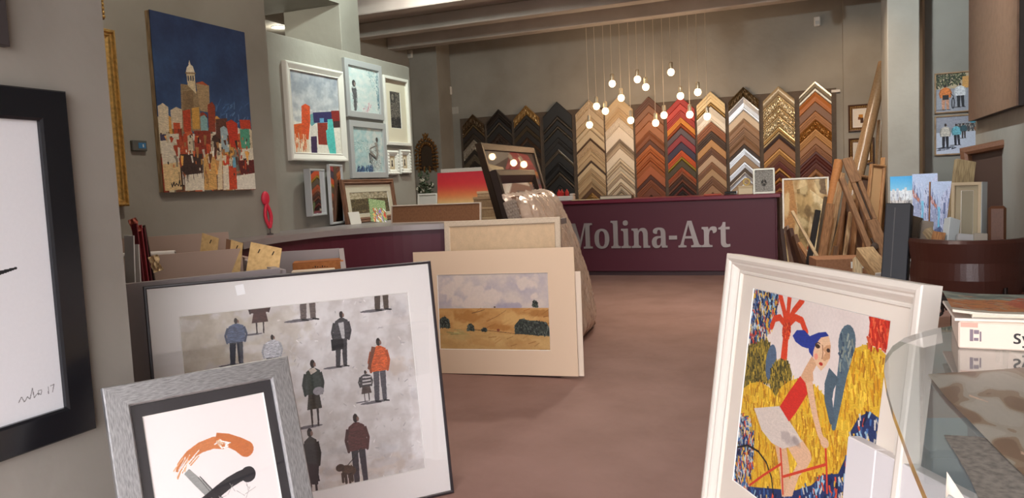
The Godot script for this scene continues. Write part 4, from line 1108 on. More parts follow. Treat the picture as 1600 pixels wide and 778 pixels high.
func art_tan() -> ImageTexture:
	var p := Paint.new(180, 256, rgb(196, 164, 116), 161)
	p.cloud(0, 1, rgb(170, 136, 92), rgb(212, 186, 142), 0.006, 1.6)
	p.poly([Vector2(0, 0), Vector2(0.2, 0), Vector2(0.3, 0.3), Vector2(0.16, 0.7), Vector2(0, 0.8)], rgb(176, 128, 78), 0.1)
	p.poly([Vector2(0.3, 0.1), Vector2(0.55, 0.06), Vector2(0.6, 0.3), Vector2(0.5, 0.75), Vector2(0.34, 0.6)], rgb(134, 110, 70), 0.16)
	p.poly([Vector2(0.6, 0.1), Vector2(0.9, 0.2), Vector2(0.95, 0.7), Vector2(0.62, 0.85)], rgb(226, 206, 164), 0.08)
	p.poly([Vector2(0.7, 0.02), Vector2(0.95, 0.0), Vector2(0.98, 0.16), Vector2(0.84, 0.14)], rgb(120, 98, 76), 0.12)
	for i in 26:
		p.wash(Vector2(p.r.randf(), p.r.randf()), p.r.randf_range(0.04, 0.14), p.r.randf_range(0.05, 0.14), [rgb(150, 124, 80), rgb(224, 202, 156), rgb(112, 88, 56), rgb(196, 164, 112)][i % 4], 0.7)
	p.rect(0.52, 0.66, 0.68, 0.69, rgb(196, 84, 50), 0.1)
	p.rect(0.5, 0.69, 0.7, 0.8, rgb(228, 210, 176), 0.05)
	p.grain(0.054, 0.08)
	return p.tex()

func art_small(kind: int) -> ImageTexture:
	var p := Paint.new(96, 120, rgb(150, 146, 140), 171 + kind)
	match kind:
		0:   # grey flower study
			p.cloud(0, 1, rgb(132, 128, 124), rgb(170, 166, 158), 0.02, 1.6)
			for i in 9:
				p.ell(Vector2(0.5, 0.58) + Vector2(cos(i * 0.7), sin(i * 0.7)) * 0.1, 0.05, 0.06, [rgb(70, 66, 64), rgb(110, 104, 98), rgb(56, 54, 52)][i % 3], 0.2)
			p.line([Vector2(0.5, 0.6), Vector2(0.5, 0.92)], 0.02, 0.015, rgb(70, 66, 62))
		1:   # gilt cross of blocks on white
			p.im.fill(rgb(228, 218, 204))
			p.rect(0.34, 0.3, 0.62, 0.56, rgb(196, 132, 46), 0.15)
			p.rect(0.46, 0.5, 0.66, 0.8, rgb(70, 40, 26), 0.1)
			p.rect(0.3, 0.44, 0.46, 0.6, rgb(120, 72, 34), 0.12)
		2:   # brown panel of plain tones
			p.im.fill(rgb(226, 216, 202))
			p.rect(0.3, 0.34, 0.66, 0.62, rgb(206, 150, 66), 0.15)
			p.rect(0.38, 0.56, 0.58, 0.78, rgb(104, 60, 34), 0.12)
		3:   # oval miniature
			p.im.fill(rgb(196, 178, 146))
			p.ell(Vector2(0.5, 0.5), 0.26, 0.36, rgb(226, 214, 190), 0.04)
			p.ell(Vector2(0.5, 0.42), 0.09, 0.13, rgb(60, 46, 38), 0.15)
			p.poly([Vector2(0.38, 0.54), Vector2(0.62, 0.54), Vector2(0.66, 0.78), Vector2(0.34, 0.78)], rgb(74, 58, 48), 0.15)
		4:   # busy colourful print
			p.cloud(0, 1, rgb(84, 120, 66), rgb(196, 206, 160), 0.04, 2.4)
			p.dabs([Vector2(0.2, 0.4), Vector2(0.9, 0.4), Vector2(1, 1), Vector2(0.2, 1)], 60, 0.16, 0.05, 1.2, 0.5, [rgb(196, 70, 60), rgb(226, 196, 120), rgb(140, 110, 190), rgb(220, 220, 214), rgb(206, 120, 60)])
	p.grain(0.045, 0.1)
	return p.tex()

func art_cover() -> ImageTexture:
	var p := Paint.new(320, 256, rgb(120, 140, 120), 181)
	p.cloud(0, 1, rgb(96, 112, 106), rgb(156, 166, 152), 0.01, 2.2)
	p.rect(0.62, 0, 1, 0.55, rgb(110, 158, 128), 0.07)
	p.poly([Vector2(0, 0.45), Vector2(0.3, 0.3), Vector2(0.55, 0.55), Vector2(0.5, 0.9), Vector2(0, 0.9)], rgb(196, 128, 78), 0.12)
	p.poly([Vector2(0.3, 0.5), Vector2(0.42, 0.2), Vector2(0.62, 0.4), Vector2(0.7, 0.85), Vector2(0.4, 0.8)], rgb(186, 92, 66), 0.14)
	p.poly([Vector2(0.5, 0.55), Vector2(0.8, 0.4), Vector2(0.95, 0.75), Vector2(0.6, 0.85)], rgb(214, 178, 160), 0.1)
	p.dabs([Vector2(0, 0.2), Vector2(1, 0.2), Vector2(1, 1), Vector2(0, 1)], 120, 0.1, 0.02, 0.3, 0.8, [rgb(90, 84, 76), rgb(206, 160, 120), rgb(150, 74, 56), rgb(170, 176, 160)])
	p.rect(0, 0.9, 1, 1, rgb(206, 198, 180), 0.04)
	p.grain(0.036)
	return p.tex()

func art_camo() -> ImageTexture:
	var p := Paint.new(256, 256, rgb(150, 142, 126), 191)
	var f := FastNoiseLite.new()
	f.seed = 5
	f.frequency = 0.008
	f.fractal_octaves = 2
	var cs := [rgb(128, 104, 84), rgb(146, 126, 104), rgb(164, 156, 140), rgb(172, 166, 152)]
	for y in 256:
		for x in 256:
			var q := f.get_noise_2d(x, y * 1.8) * 2.2 + 0.5
			p.im.set_pixel(x, y, cs[clampi(int(q * 4), 0, 3)])
	for i in 6:
		var c := Vector2(p.r.randf_range(0.1, 0.9), p.r.randf_range(0.1, 0.9))
		p.line([c, c + Vector2(0.1, 0.05)], 0.02, 0.008, rgb(206, 176, 150), 0.05)
	p.grain(0.027)
	return p.tex()

# ---------------------------------------------------------------- back of the shop: moulding samples, counter, lamps
func chev_profile(kind: String) -> Array:   # (t down the piece 0..1, height off the board)
	match kind:
		"s": return [[0.0, 0.0], [0.0, 0.03], [0.06, 0.034], [0.3, 0.034], [0.34, 0.026], [0.6, 0.024], [0.64, 0.016], [0.94, 0.014], [1.0, 0.01], [1.0, 0.0]]
		"r": return [[0.0, 0.0], [0.02, 0.012], [0.15, 0.024], [0.35, 0.031], [0.55, 0.031], [0.8, 0.024], [0.96, 0.012], [1.0, 0.0]]
		"o": return [[0.0, 0.0], [0.0, 0.032], [0.1, 0.036], [0.2, 0.03], [0.45, 0.018], [0.75, 0.014], [0.8, 0.02], [0.9, 0.02], [1.0, 0.012], [1.0, 0.0]]
		"c": return [[0.0, 0.0], [0.0, 0.03], [0.1, 0.034], [0.18, 0.026], [0.32, 0.03], [0.46, 0.032], [0.6, 0.03], [0.74, 0.024], [0.84, 0.022], [0.92, 0.026], [1.0, 0.016], [1.0, 0.0]]
		"b": return [[0.0, 0.0], [0.0, 0.026], [0.2, 0.028], [0.3, 0.02], [0.4, 0.028], [0.5, 0.032], [0.6, 0.028], [0.7, 0.02], [0.9, 0.018], [1.0, 0.012], [1.0, 0.0]]
	return [[0.0, 0.0], [0.0, 0.02], [0.07, 0.025], [0.93, 0.025], [1.0, 0.02], [1.0, 0.0]]

func chev_arm(hw: float, slope: float, t: float, kind: String, side: float) -> ArrayMesh:
	var pr := chev_profile(kind)
	var m := MB.new()
	var n := 22 if kind == "c" else (16 if kind == "b" else 1)
	var at := func(q: Array, s: float) -> Vector3:
		var z: float = q[1]
		if kind == "c" and q[0] > 0.12 and q[0] < 0.95 and z > 0.0:
			z += 0.008 * sin(s * 30.0 + q[0] * 5.0) * cos(q[0] * 16.0 + 1.0) + 0.004 * sin(s * 55.0 - q[0] * 20.0)
		if kind == "b" and q[0] > 0.35 and q[0] < 0.65:
			z += 0.008 * sin(s * n * PI)
		return Vector3(side * s * hw, -s * hw * slope - q[0] * t, z)
	for k in n:
		var s0 := float(k) / n
		var s1 := float(k + 1) / n
		for i in pr.size() - 1:
			var a: Vector3 = at.call(pr[i], s0)
			var b: Vector3 = at.call(pr[i], s1)
			var c: Vector3 = at.call(pr[i + 1], s1)
			var d: Vector3 = at.call(pr[i + 1], s0)
			if side > 0:
				m.quad(d, c, b, a, Vector2(s0, pr[i + 1][0]), Vector2(s1, pr[i + 1][0]), Vector2(s1, pr[i][0]), Vector2(s0, pr[i][0]))
			else:
				m.quad(a, b, c, d, Vector2(s0, pr[i][0]), Vector2(s1, pr[i][0]), Vector2(s1, pr[i + 1][0]), Vector2(s0, pr[i + 1][0]))
	# the two cut ends
	for i in range(1, pr.size() - 2):
		var a: Vector3 = at.call(pr[i], 1.0)
		var b: Vector3 = at.call(pr[i + 1], 1.0)
		var a0 := Vector3(a.x, a.y, 0)
		var b0 := Vector3(b.x, b.y, 0)
		if side > 0:
			m.quad(a0, a, b, b0)
		else:
			m.quad(b0, b, a, a0)
	return m.done()

const ORD := ["topmost", "second", "third", "fourth", "fifth", "sixth", "seventh", "eighth", "ninth", "tenth", "eleventh", "twelfth", "thirteenth", "fourteenth", "fifteenth", "sixteenth", "seventeenth", "eighteenth", "nineteenth", "twentieth", "twenty-first", "twenty-second", "twenty-third"]
const LOOK := {"f": "flat", "s": "stepped", "r": "rounded", "o": "hollowed", "c": "carved", "b": "beaded"}

func hue_word(c: Color, metal: float) -> String:
	if metal > 0.5:
		return "gilt" if c.r > c.b * 1.25 else "silver"
	if c.v < 0.2:
		return "black"
	if c.s < 0.26:
		return "white" if c.v > 0.82 else ("pale grey" if c.v > 0.6 else "dark grey")
	if c.h < 0.03 or c.h > 0.93:
		return "red" if c.v > 0.5 and c.s > 0.6 else "dark red"
	if c.h > 0.55 and c.h < 0.8:
		return "navy"
	if c.h > 0.14 and c.h < 0.3:
		return "olive"
	if c.v > 0.72:
		return "orange" if c.s > 0.55 else "cream"
	return "dark brown" if c.v < 0.42 else ("tan" if c.s < 0.45 else "brown")

# left edge, right edge, apex height, name of the column, samples [thickness, r, g, b, kind, metal]
func chev_columns() -> Array:
	return [
		[-5.739, -5.307, 2.55, "dark column nearest the grey pier", [[62, 92, 72, 50, "c", .6], [22, 130, 110, 82, "r", .6], [42, 40, 30, 25, "f", 0], [40, 62, 50, 40, "c", 0], [66, 172, 162, 148, "c", .5], [30, 50, 42, 36, "s", 0], [42, 120, 108, 92, "c", .5], [36, 48, 38, 30, "s", 0], [40, 40, 32, 27, "r", 0], [30, 110, 88, 62, "o", 0], [40, 46, 36, 30, "s", 0], [36, 70, 52, 36, "f", 0], [40, 40, 32, 28, "r", 0]]],
		[-5.283, -4.805, 2.598, "second dark column from the pier", [[58, 52, 44, 40, "b", .3], [24, 34, 30, 30, "f", 0], [22, 130, 122, 112, "r", .7], [52, 36, 30, 28, "f", 0], [46, 60, 42, 32, "c", 0], [40, 42, 34, 30, "s", 0], [40, 70, 52, 40, "s", 0], [36, 44, 36, 30, "o", 0], [44, 56, 44, 36, "s", 0], [40, 36, 30, 26, "f", 0], [44, 60, 46, 36, "r", 0], [40, 40, 34, 30, "s", 0]]],
		[-4.782, -4.305, 2.622, "dark column with gilt top", [[60, 176, 140, 88, "c", .8], [26, 40, 33, 28, "f", 0], [44, 46, 38, 32, "f", 0], [30, 98, 84, 66, "s", .5], [44, 42, 34, 30, "f", 0], [26, 84, 62, 46, "o", 0], [40, 50, 38, 30, "s", 0], [36, 62, 46, 34, "s", 0], [44, 40, 32, 28, "f", 0], [40, 76, 50, 34, "r", 0], [40, 46, 36, 30, "s", 0], [46, 58, 42, 34, "f", 0]]],
		[-4.26, -3.744, 2.639, "plain black column", [[92, 38, 36, 36, "f", 0], [22, 104, 98, 92, "r", .6], [36, 34, 32, 33, "f", 0], [20, 112, 106, 98, "r", .6], [56, 32, 31, 33, "f", 0], [30, 46, 44, 44, "s", 0], [42, 34, 32, 34, "f", 0], [24, 128, 120, 110, "b", .6], [56, 34, 33, 35, "f", 0], [60, 30, 30, 32, "o", 0], [26, 92, 86, 80, "r", .5], [60, 34, 32, 33, "f", 0], [60, 32, 30, 32, "s", 0]]],
		[-3.7, -3.211, 2.625, "beige column beside the black one", [[50, 206, 184, 154, "c", 0], [52, 208, 186, 156, "f", 0], [45, 198, 174, 140, "f", 0], [38, 220, 202, 172, "r", 0], [50, 216, 197, 166, "f", 0], [16, 96, 72, 52, "s", 0], [48, 200, 176, 146, "c", 0], [40, 206, 182, 148, "o", 0], [34, 196, 172, 138, "f", 0], [14, 74, 54, 40, "f", 0], [36, 214, 192, 158, "f", 0], [44, 190, 164, 130, "b", 0], [34, 206, 180, 144, "s", 0], [40, 178, 150, 116, "o", 0], [30, 96, 68, 48, "f", 0], [46, 170, 134, 84, "c", .6], [40, 150, 118, 84, "s", 0]]],
		[-3.211, -2.735, 2.635, "white striped column", [[70, 212, 188, 152, "o", 0], [58, 204, 176, 138, "b", 0], [54, 228, 216, 200, "c", 0], [76, 240, 230, 216, "f", 0], [22, 150, 134, 116, "s", 0], [34, 196, 178, 156, "o", 0], [62, 236, 224, 206, "f", 0], [26, 226, 212, 190, "r", 0], [24, 204, 188, 166, "r", 0], [22, 236, 224, 204, "s", 0], [24, 226, 210, 186, "r", 0], [22, 196, 178, 156, "s", 0], [26, 232, 218, 196, "f", 0], [22, 186, 168, 146, "r", 0], [22, 230, 214, 192, "s", 0], [20, 150, 136, 118, "r", 0], [26, 226, 208, 182, "o", 0], [26, 176, 160, 138, "r", 0], [28, 220, 204, 178, "f", 0]]],
		[-2.725, -2.252, 2.594, "terracotta brown column", [[50, 96, 58, 40, "s", 0], [46, 136, 90, 62, "f", 0], [50, 156, 100, 66, "f", 0], [58, 168, 108, 70, "f", 0], [54, 140, 86, 56, "o", 0], [28, 92, 52, 34, "f", 0], [26, 196, 116, 64, "s", 0], [24, 178, 102, 56, "r", 0], [26, 190, 112, 64, "s", 0], [24, 166, 92, 50, "r", 0], [26, 184, 108, 62, "s", 0], [56, 174, 98, 58, "f", 0], [26, 80, 40, 28, "f", 0], [46, 138, 78, 48, "s", 0], [50, 116, 64, 42, "f", 0], [46, 126, 76, 54, "s", 0], [40, 106, 74, 62, "o", 0], [40, 92, 60, 46, "f", 0]]],
		[-2.223, -1.774, 2.553, "red and multicoloured column", [[42, 176, 46, 42, "f", 0], [38, 200, 66, 58, "f", 0], [42, 172, 50, 46, "s", 0], [34, 226, 150, 54, "s", 0], [26, 158, 76, 40, "r", 0], [40, 92, 80, 90, "f", 0], [44, 146, 44, 54, "f", 0], [48, 52, 46, 74, "f", 0], [38, 206, 90, 42, "s", 0], [20, 164, 142, 54, "r", 0], [42, 76, 66, 44, "f", 0], [26, 184, 92, 52, "s", 0], [22, 150, 96, 72, "r", 0], [24, 92, 60, 46, "s", 0], [22, 118, 72, 56, "r", 0], [22, 62, 42, 36, "s", 0], [22, 108, 54, 48, "r", 0], [22, 54, 36, 32, "s", 0], [22, 92, 56, 44, "r", 0], [46, 224, 56, 48, "f", 0], [30, 160, 120, 84, "s", 0]]],
		[-1.765, -1.32, 2.592, "column with bright white sample", [[64, 226, 204, 160, "s", .4], [24, 190, 160, 106, "r", .7], [86, 244, 240, 230, "o", .25], [54, 158, 98, 62, "s", 0], [50, 74, 52, 38, "s", 0], [46, 200, 152, 98, "f", 0], [42, 118, 80, 58, "s", 0], [44, 202, 174, 148, "f", 0], [38, 150, 106, 76, "s", 0], [44, 190, 156, 118, "f", 0], [50, 134, 94, 68, "s", 0], [46, 170, 130, 98, "f", 0], [56, 122, 100, 88, "f", 0], [46, 176, 136, 92, "s", 0]]],
		[-1.292, -0.832, 2.615, "column with mirror chrome samples", [[56, 96, 78, 52, "c", .6], [78, 226, 232, 240, "o", 1], [46, 230, 214, 192, "f", 0], [52, 170, 138, 112, "o", 0], [44, 154, 122, 96, "s", 0], [50, 144, 112, 86, "o", 0], [22, 60, 44, 34, "f", 0], [40, 222, 228, 236, "s", 1], [38, 170, 148, 124, "f", 0], [36, 224, 230, 238, "s", 1], [22, 90, 76, 64, "f", 0], [36, 224, 230, 240, "o", 1], [26, 180, 160, 138, "f", 0], [30, 226, 232, 240, "s", 1], [24, 100, 88, 76, "f", 0], [36, 210, 216, 224, "s", 1]]],
		[-0.796, -0.333, 2.589, "column of silver carved samples", [[54, 190, 172, 142, "r", .3], [62, 214, 198, 164, "c", .9], [52, 206, 186, 150, "c", .9], [60, 210, 194, 160, "c", .9], [44, 196, 170, 124, "b", .8], [24, 62, 36, 26, "s", 0], [56, 150, 104, 64, "f", 0], [34, 190, 140, 78, "s", .5], [36, 130, 82, 48, "s", 0], [34, 110, 46, 34, "s", 0], [26, 196, 146, 80, "r", .6], [30, 96, 40, 30, "s", 0], [28, 176, 122, 62, "r", .5], [30, 120, 52, 38, "s", 0], [30, 150, 100, 56, "r", 0], [40, 84, 48, 36, "s", 0]]],
		[-0.29, 0.167, 2.607, "column topped by silver studs", [[58, 190, 184, 168, "b", .9], [54, 198, 124, 66, "o", 0], [52, 136, 94, 64, "f", 0], [46, 178, 120, 64, "s", 0], [50, 164, 112, 52, "c", .6], [44, 194, 142, 82, "s", .2], [42, 168, 118, 72, "f", 0], [40, 152, 100, 60, "s", 0], [62, 92, 38, 30, "b", 0], [34, 112, 56, 40, "s", 0], [36, 160, 112, 70, "r", 0], [40, 96, 60, 44, "s", 0], [44, 140, 90, 58, "s", 0], [40, 100, 58, 40, "f", 0]]],
	]

func back_side() -> void:
	var board := thing("sample_board", "dark brown board along the back wall carrying the moulding samples", "display board", Transform3D(Basis(), Vector3(-2.78, 0.0, -12.198)))
	part("panel", boxm(Vector3(-3.0, 0.86, 0), Vector3(3.0, 2.49, 0.03), 0.003), mat("board_brown", rgb(92, 78, 66), 0.7, 0.0, tx.card, Vector3(1, 1, 1), true), board)
	part("cleat", boxm(Vector3(-3.0, 0.0, 0), Vector3(3.0, 0.86, 0.02), 0.003), mat("board_brown", Color.WHITE), board)
	var cols := chev_columns()
	for ci in cols.size():
		var c: Array = cols[ci]
		var hw: float = (c[1] - c[0]) / 2 - 0.012
		var y: float = c[2]
		var cx: float = (c[0] + c[1]) / 2
		var i := 0
		for s in c[4]:
			var t: float = s[0] * 0.00262
			if y < 1.06:
				break
			var col := rgb(s[1], s[2], s[3])
			var me: float = s[5]
			var rough := 0.34 if me >= 1.0 else (0.34 if me > 0.2 else 0.5)
			var mir := me >= 1.0
			me = minf(me, 0.72)
			var mm := mat("sample_%d_%d_%d_%d" % [s[1], s[2], s[3], int(me * 10)], col, rough, me, null if mir else tx.card, Vector3(5, 5, 5), true)
			var o := thing("corner_sample", "%s %s corner sample, %s in the %s" % [hue_word(col, me), LOOK[s[4]], ORD[i] + (" down" if i > 0 else ""), c[3]], "moulding sample", Transform3D(Basis(), Vector3(cx, y, -12.168)), "corner samples of picture frame moulding on the back wall")
			for side in [-1.0, 1.0]:
				part("arm", chev_arm(hw, 0.95, t - 0.005, s[4], side), mm, o)
			y -= t
			i += 1
	main_counter()
	pendants()

func main_counter() -> void:
	var pm := mat("purple_lacquer", rgb(80, 22, 40), 0.5)
	var tm := mat("purple_top", rgb(112, 26, 50), 0.35)
	var o := thing("shop_counter", "long aubergine purple counter with silver shop name lettering on its front", "counter", Transform3D(Basis(), Vector3(-2.6, 0, -10.65)))
	part("front_panel", boxm(Vector3(-2.05, 0.06, 0.29), Vector3(2.06, 1.0, 0.33), 0.004), pm, o)
	part("plinth", boxm(Vector3(-2.0, 0.0, -0.3), Vector3(2.0, 0.06, 0.3), 0.002), mat("plinth_dark", rgb(60, 36, 42), 0.5), o)
	part("end_panel", boxm(Vector3(2.04, 0.0, -0.33), Vector3(2.08, 1.0, 0.31), 0.004), pm, o)
	part("end_panel", boxm(Vector3(-2.08, 0.0, -0.33), Vector3(-2.04, 1.0, 0.31), 0.004), pm, o)
	part("carcass", boxm(Vector3(-2.03, 0.06, -0.3), Vector3(2.03, 0.99, 0.28)), mat("plinth_dark", Color.WHITE), o)
	part("worktop", boxm(Vector3(-2.12, 1.0, -0.36), Vector3(2.13, 1.05, 0.37), 0.006), tm, o)
	var t := TextMesh.new()
	t.text = "Molina-Art"
	var f := SystemFont.new()
	f.font_names = PackedStringArray(["Droid Serif"])
	f.font_weight = 700
	t.font = f
	t.font_size = 96
	t.pixel_size = 0.004
	t.depth = 0.02
	t.curve_step = 1.0
	var bb := t.get_aabb()
	var sx := 2.21 / bb.size.x
	var sy := 0.385 / bb.size.y
	var lm := mat("lettering_silver", rgb(168, 158, 156), 0.42, 0.55)
	part("lettering", t, lm, o, Transform3D(Basis().scaled(Vector3(sx, sy, 1)), Vector3(-3.312 + 2.6 - bb.position.x * sx, 0.374 - bb.position.y * sy, 0.341)), "silver serif letters")

func pendants() -> void:
	# track, then fifteen bare bulbs on white flex
	var track := thing("ceiling_track", "thin dark track under the ceiling that the pendant flexes hang from", "track", Transform3D(Basis(), Vector3(-2.33, 3.78, -11.2)))
	part("rail", boxm(Vector3(-0.95, -0.018, -0.012), Vector3(0.95, 0, 0.012), 0.002), mat("track_dark", rgb(70, 62, 56), 0.5), track)
	var spots := [Vector3(-3.190, 2.151, -11.200), Vector3(-3.072, 2.415, -11.200), Vector3(-2.939, 2.335, -11.200), Vector3(-2.822, 2.723, -11.200), Vector3(-2.696, 2.506, -11.200), Vector3(-2.565, 2.172, -11.200), Vector3(-2.447, 2.751, -11.200), Vector3(-2.329, 2.631, -11.200), Vector3(-2.202, 2.108, -11.200), Vector3(-2.078, 2.209, -11.200), Vector3(-1.962, 2.807, -11.200), Vector3(-1.837, 2.461, -11.200), Vector3(-1.714, 2.190, -11.200), Vector3(-1.594, 2.494, -11.200), Vector3(-1.473, 2.145, -11.200)]
	var order := ["leftmost of the hanging bulbs and the lowest of them", "second hanging bulb from the left", "third hanging bulb from the left", "fourth hanging bulb from the left, hung high", "fifth hanging bulb from the left", "sixth hanging bulb from the left, hung low", "seventh hanging bulb from the left, hung high", "eighth hanging bulb, beside a slightly higher one", "ninth hanging bulb, the low one before the terracotta samples", "tenth hanging bulb, hung before the red samples", "highest of all the hanging bulbs", "twelfth hanging bulb, the fourth from the right", "thirteenth hanging bulb, the third from the right", "fourteenth hanging bulb, the second from the right", "rightmost hanging bulb, in front of the bright white sample"]
	for i in spots.size():
		var p: Vector3 = spots[i]
		var o := thing("pendant_lamp", "bare lit bulb, " + order[i], "pendant lamp", Transform3D(Basis(), Vector3(p.x, 3.762, -11.2)), "bare bulb pendants over the counter")
		var d := p.y - 3.762
		var m := MB.new()
		m.tube([Vector3(0, 0, 0), Vector3(0, d / 2, 0), Vector3(0, d + 0.14, 0)], 0.0035, 6)
		part("flex", m.done(), mat("flex_white", rgb(215, 200, 180), 0.6), o)
		var s := MB.new()
		s.lathe([Vector2(0.024, d + 0.04), Vector2(0.027, d + 0.05), Vector2(0.027, d + 0.12), Vector2(0.022, d + 0.14), Vector2(0.004, d + 0.145)], 14)
		part("lamp_holder", s.done(), mat("holder", rgb(205, 190, 165), 0.3, 0.7), o)
		var b := MB.new()
		b.ball(Vector3(0, d, 0), Vector3(0.05, 0.053, 0.05), 16, 10)
		part("bulb", b.done(), glow("bulb_glow", Color(1.0, 0.86, 0.66), 7.0), o)
		omni(o, "bulb_light", Vector3(0, d, 0), Color(1.0, 0.86, 0.72), 0.075, 0.045)

# ---------------------------------------------------------------- left half of the shop
func left_side() -> void:
	var black := mat("black_gloss", rgb(26, 27, 31), 0.22)
	var white := mat("frame_white", rgb(226, 222, 214), 0.45)
	var silver := mat("frame_silver_paint", rgb(182, 184, 186), 0.42, 0.25)
	var ink := thing("framed_drawing", "big glossy black frame round a signed white pen drawing on the near wall", "picture", place(-1.93, 0.662, -1.148, 90))
	picture(ink, 0.8, 0.953, [Vector2(0, 0), Vector2(0, 0.022), Vector2(0.004, 0.026), Vector2(0.078, 0.026), Vector2(0.085, 0.022), Vector2(0.085, 0)], black, {"art": art_mat("ink", art_ink(), 0.8), "inset": 0.012})
	var up := thing("framed_picture", "dark grey frame corner high on the near wall above the big black frame", "picture", place(-1.93, 1.715, -1.1, 90))
	picture(up, 0.6, 0.5, flat_prof(0.05, 0.026), mat("frame_charcoal", rgb(66, 60, 60), 0.45), {"art": art_mat("etching", art_etching()), "mat": 0.05})
	# on the wall behind
	canvas("canvas_painting", "unframed canvas of a hill town under a deep blue sky", "painting", place(-3.362, 1.349, -3.613, 90), 0.746, 0.99, 0.036, art_mat("town", art_town(), 0.6))
	var th := thing("thermostat", "small grey wall thermostat with a blue display left of the town canvas", "thermostat", place(-3.4, 1.575, -3.12, 90))
	part("case", boxm(Vector3(-0.047, 0, 0), Vector3(0.047, 0.056, 0.022), 0.003), mat("plastic_grey", rgb(96, 96, 92), 0.5), th)
	part("display", boxm(Vector3(-0.012, 0.014, 0.022), Vector3(0.036, 0.044, 0.0235)), mat("display_blue", rgb(62, 122, 168), 0.3), th)
	part("key", boxm(Vector3(0.014, 0.02, 0.0235), Vector3(0.022, 0.036, 0.0245)), mat("key_white", rgb(214, 220, 222), 0.5), th)
	var gold := mat("gilt", rgb(236, 190, 112), 0.36, 0.55, tx.leaf, Vector3(3, 3, 1))
	var gp := [Vector2(0, 0), Vector2(0, 0.05), Vector2(0.008, 0.056), Vector2(0.014, 0.056), Vector2(0.018, 0.044), Vector2(0.028, 0.044), Vector2(0.034, 0.036), Vector2(0.046, 0.03), Vector2(0.052, 0.036), Vector2(0.06, 0.03), Vector2(0.06, 0)]
	var g1 := thing("gilt_frame", "tall stepped gilt frame half hidden behind the near wall", "frame", place(-3.345, 1.285, -2.655, 90))
	picture(g1, 0.68, 0.9, gp, gold, {"art": art_mat("tan", art_tan())})
	var g2 := thing("gilt_frame", "dark gold frame with a rope edge above the tall gilt frame", "frame", place(-3.345, 2.23, -2.61, 90))
	picture(g2, 0.66, 0.7, gp, mat("gilt_dark", rgb(120, 88, 50), 0.4, 0.6, tx.leaf, Vector3(3, 3, 1)), {"art": art_mat("hills", art_hills())})
	beads(g2, "rope_edge", 0.66, 0.7, 0.012, 0.0, Vector3(0.012, 0.009, 0.009), 0.02, gold)
	red_tag()
	partition_pictures(white, silver)
	print_browser()
	curved_counter()
	floor_pictures(black)
	back_left()

func red_tag() -> void:
	var p := Vector3(-3.375, 1.053, -4.102)
	var o := thing("red_ornament", "bright red looped ornament standing at the end of the wall beside the counter", "ornament", place(p.x, 1.09, p.z, 60))
	var m := mat("red_plastic", rgb(214, 44, 70), 0.4)
	var a := MB.new()
	a.ball(Vector3(-0.01, 0.2, 0), Vector3(0.028, 0.048, 0.012), 16, 10)
	part("head", a.done(), m, o)
	for s in [-1.0, 1.0]:
		var b := MB.new()
		var path := []
		for i in 11:
			var t := i / 10.0
			path.append(Vector3(s * 0.019 * sin(t * PI) + 0.012 * t - 0.006, 0.165 - 0.16 * t, 0.0))
		b.tube(path, 0.0115, 8)
		part("loop", b.done(), m, o)
	var c := MB.new()
	c.lathe([Vector2(0.03, -0.04), Vector2(0.03, -0.032), Vector2(0.006, -0.028), Vector2(0.005, 0.01)], 16)
	part("foot", c.done(), mat("foot_dark", rgb(70, 60, 60), 0.5), o, Transform3D(Basis().scaled(Vector3(0.7, 1, 0.7)), Vector3(0.006, 0, 0)))

func hung(label: String, z0: float, z1: float, y0: float, y1: float, x := -3.56, group := "") -> Node3D:
	return thing("framed_picture", label, "picture", place(x, y0, (z0 + z1) / 2, 90), group)

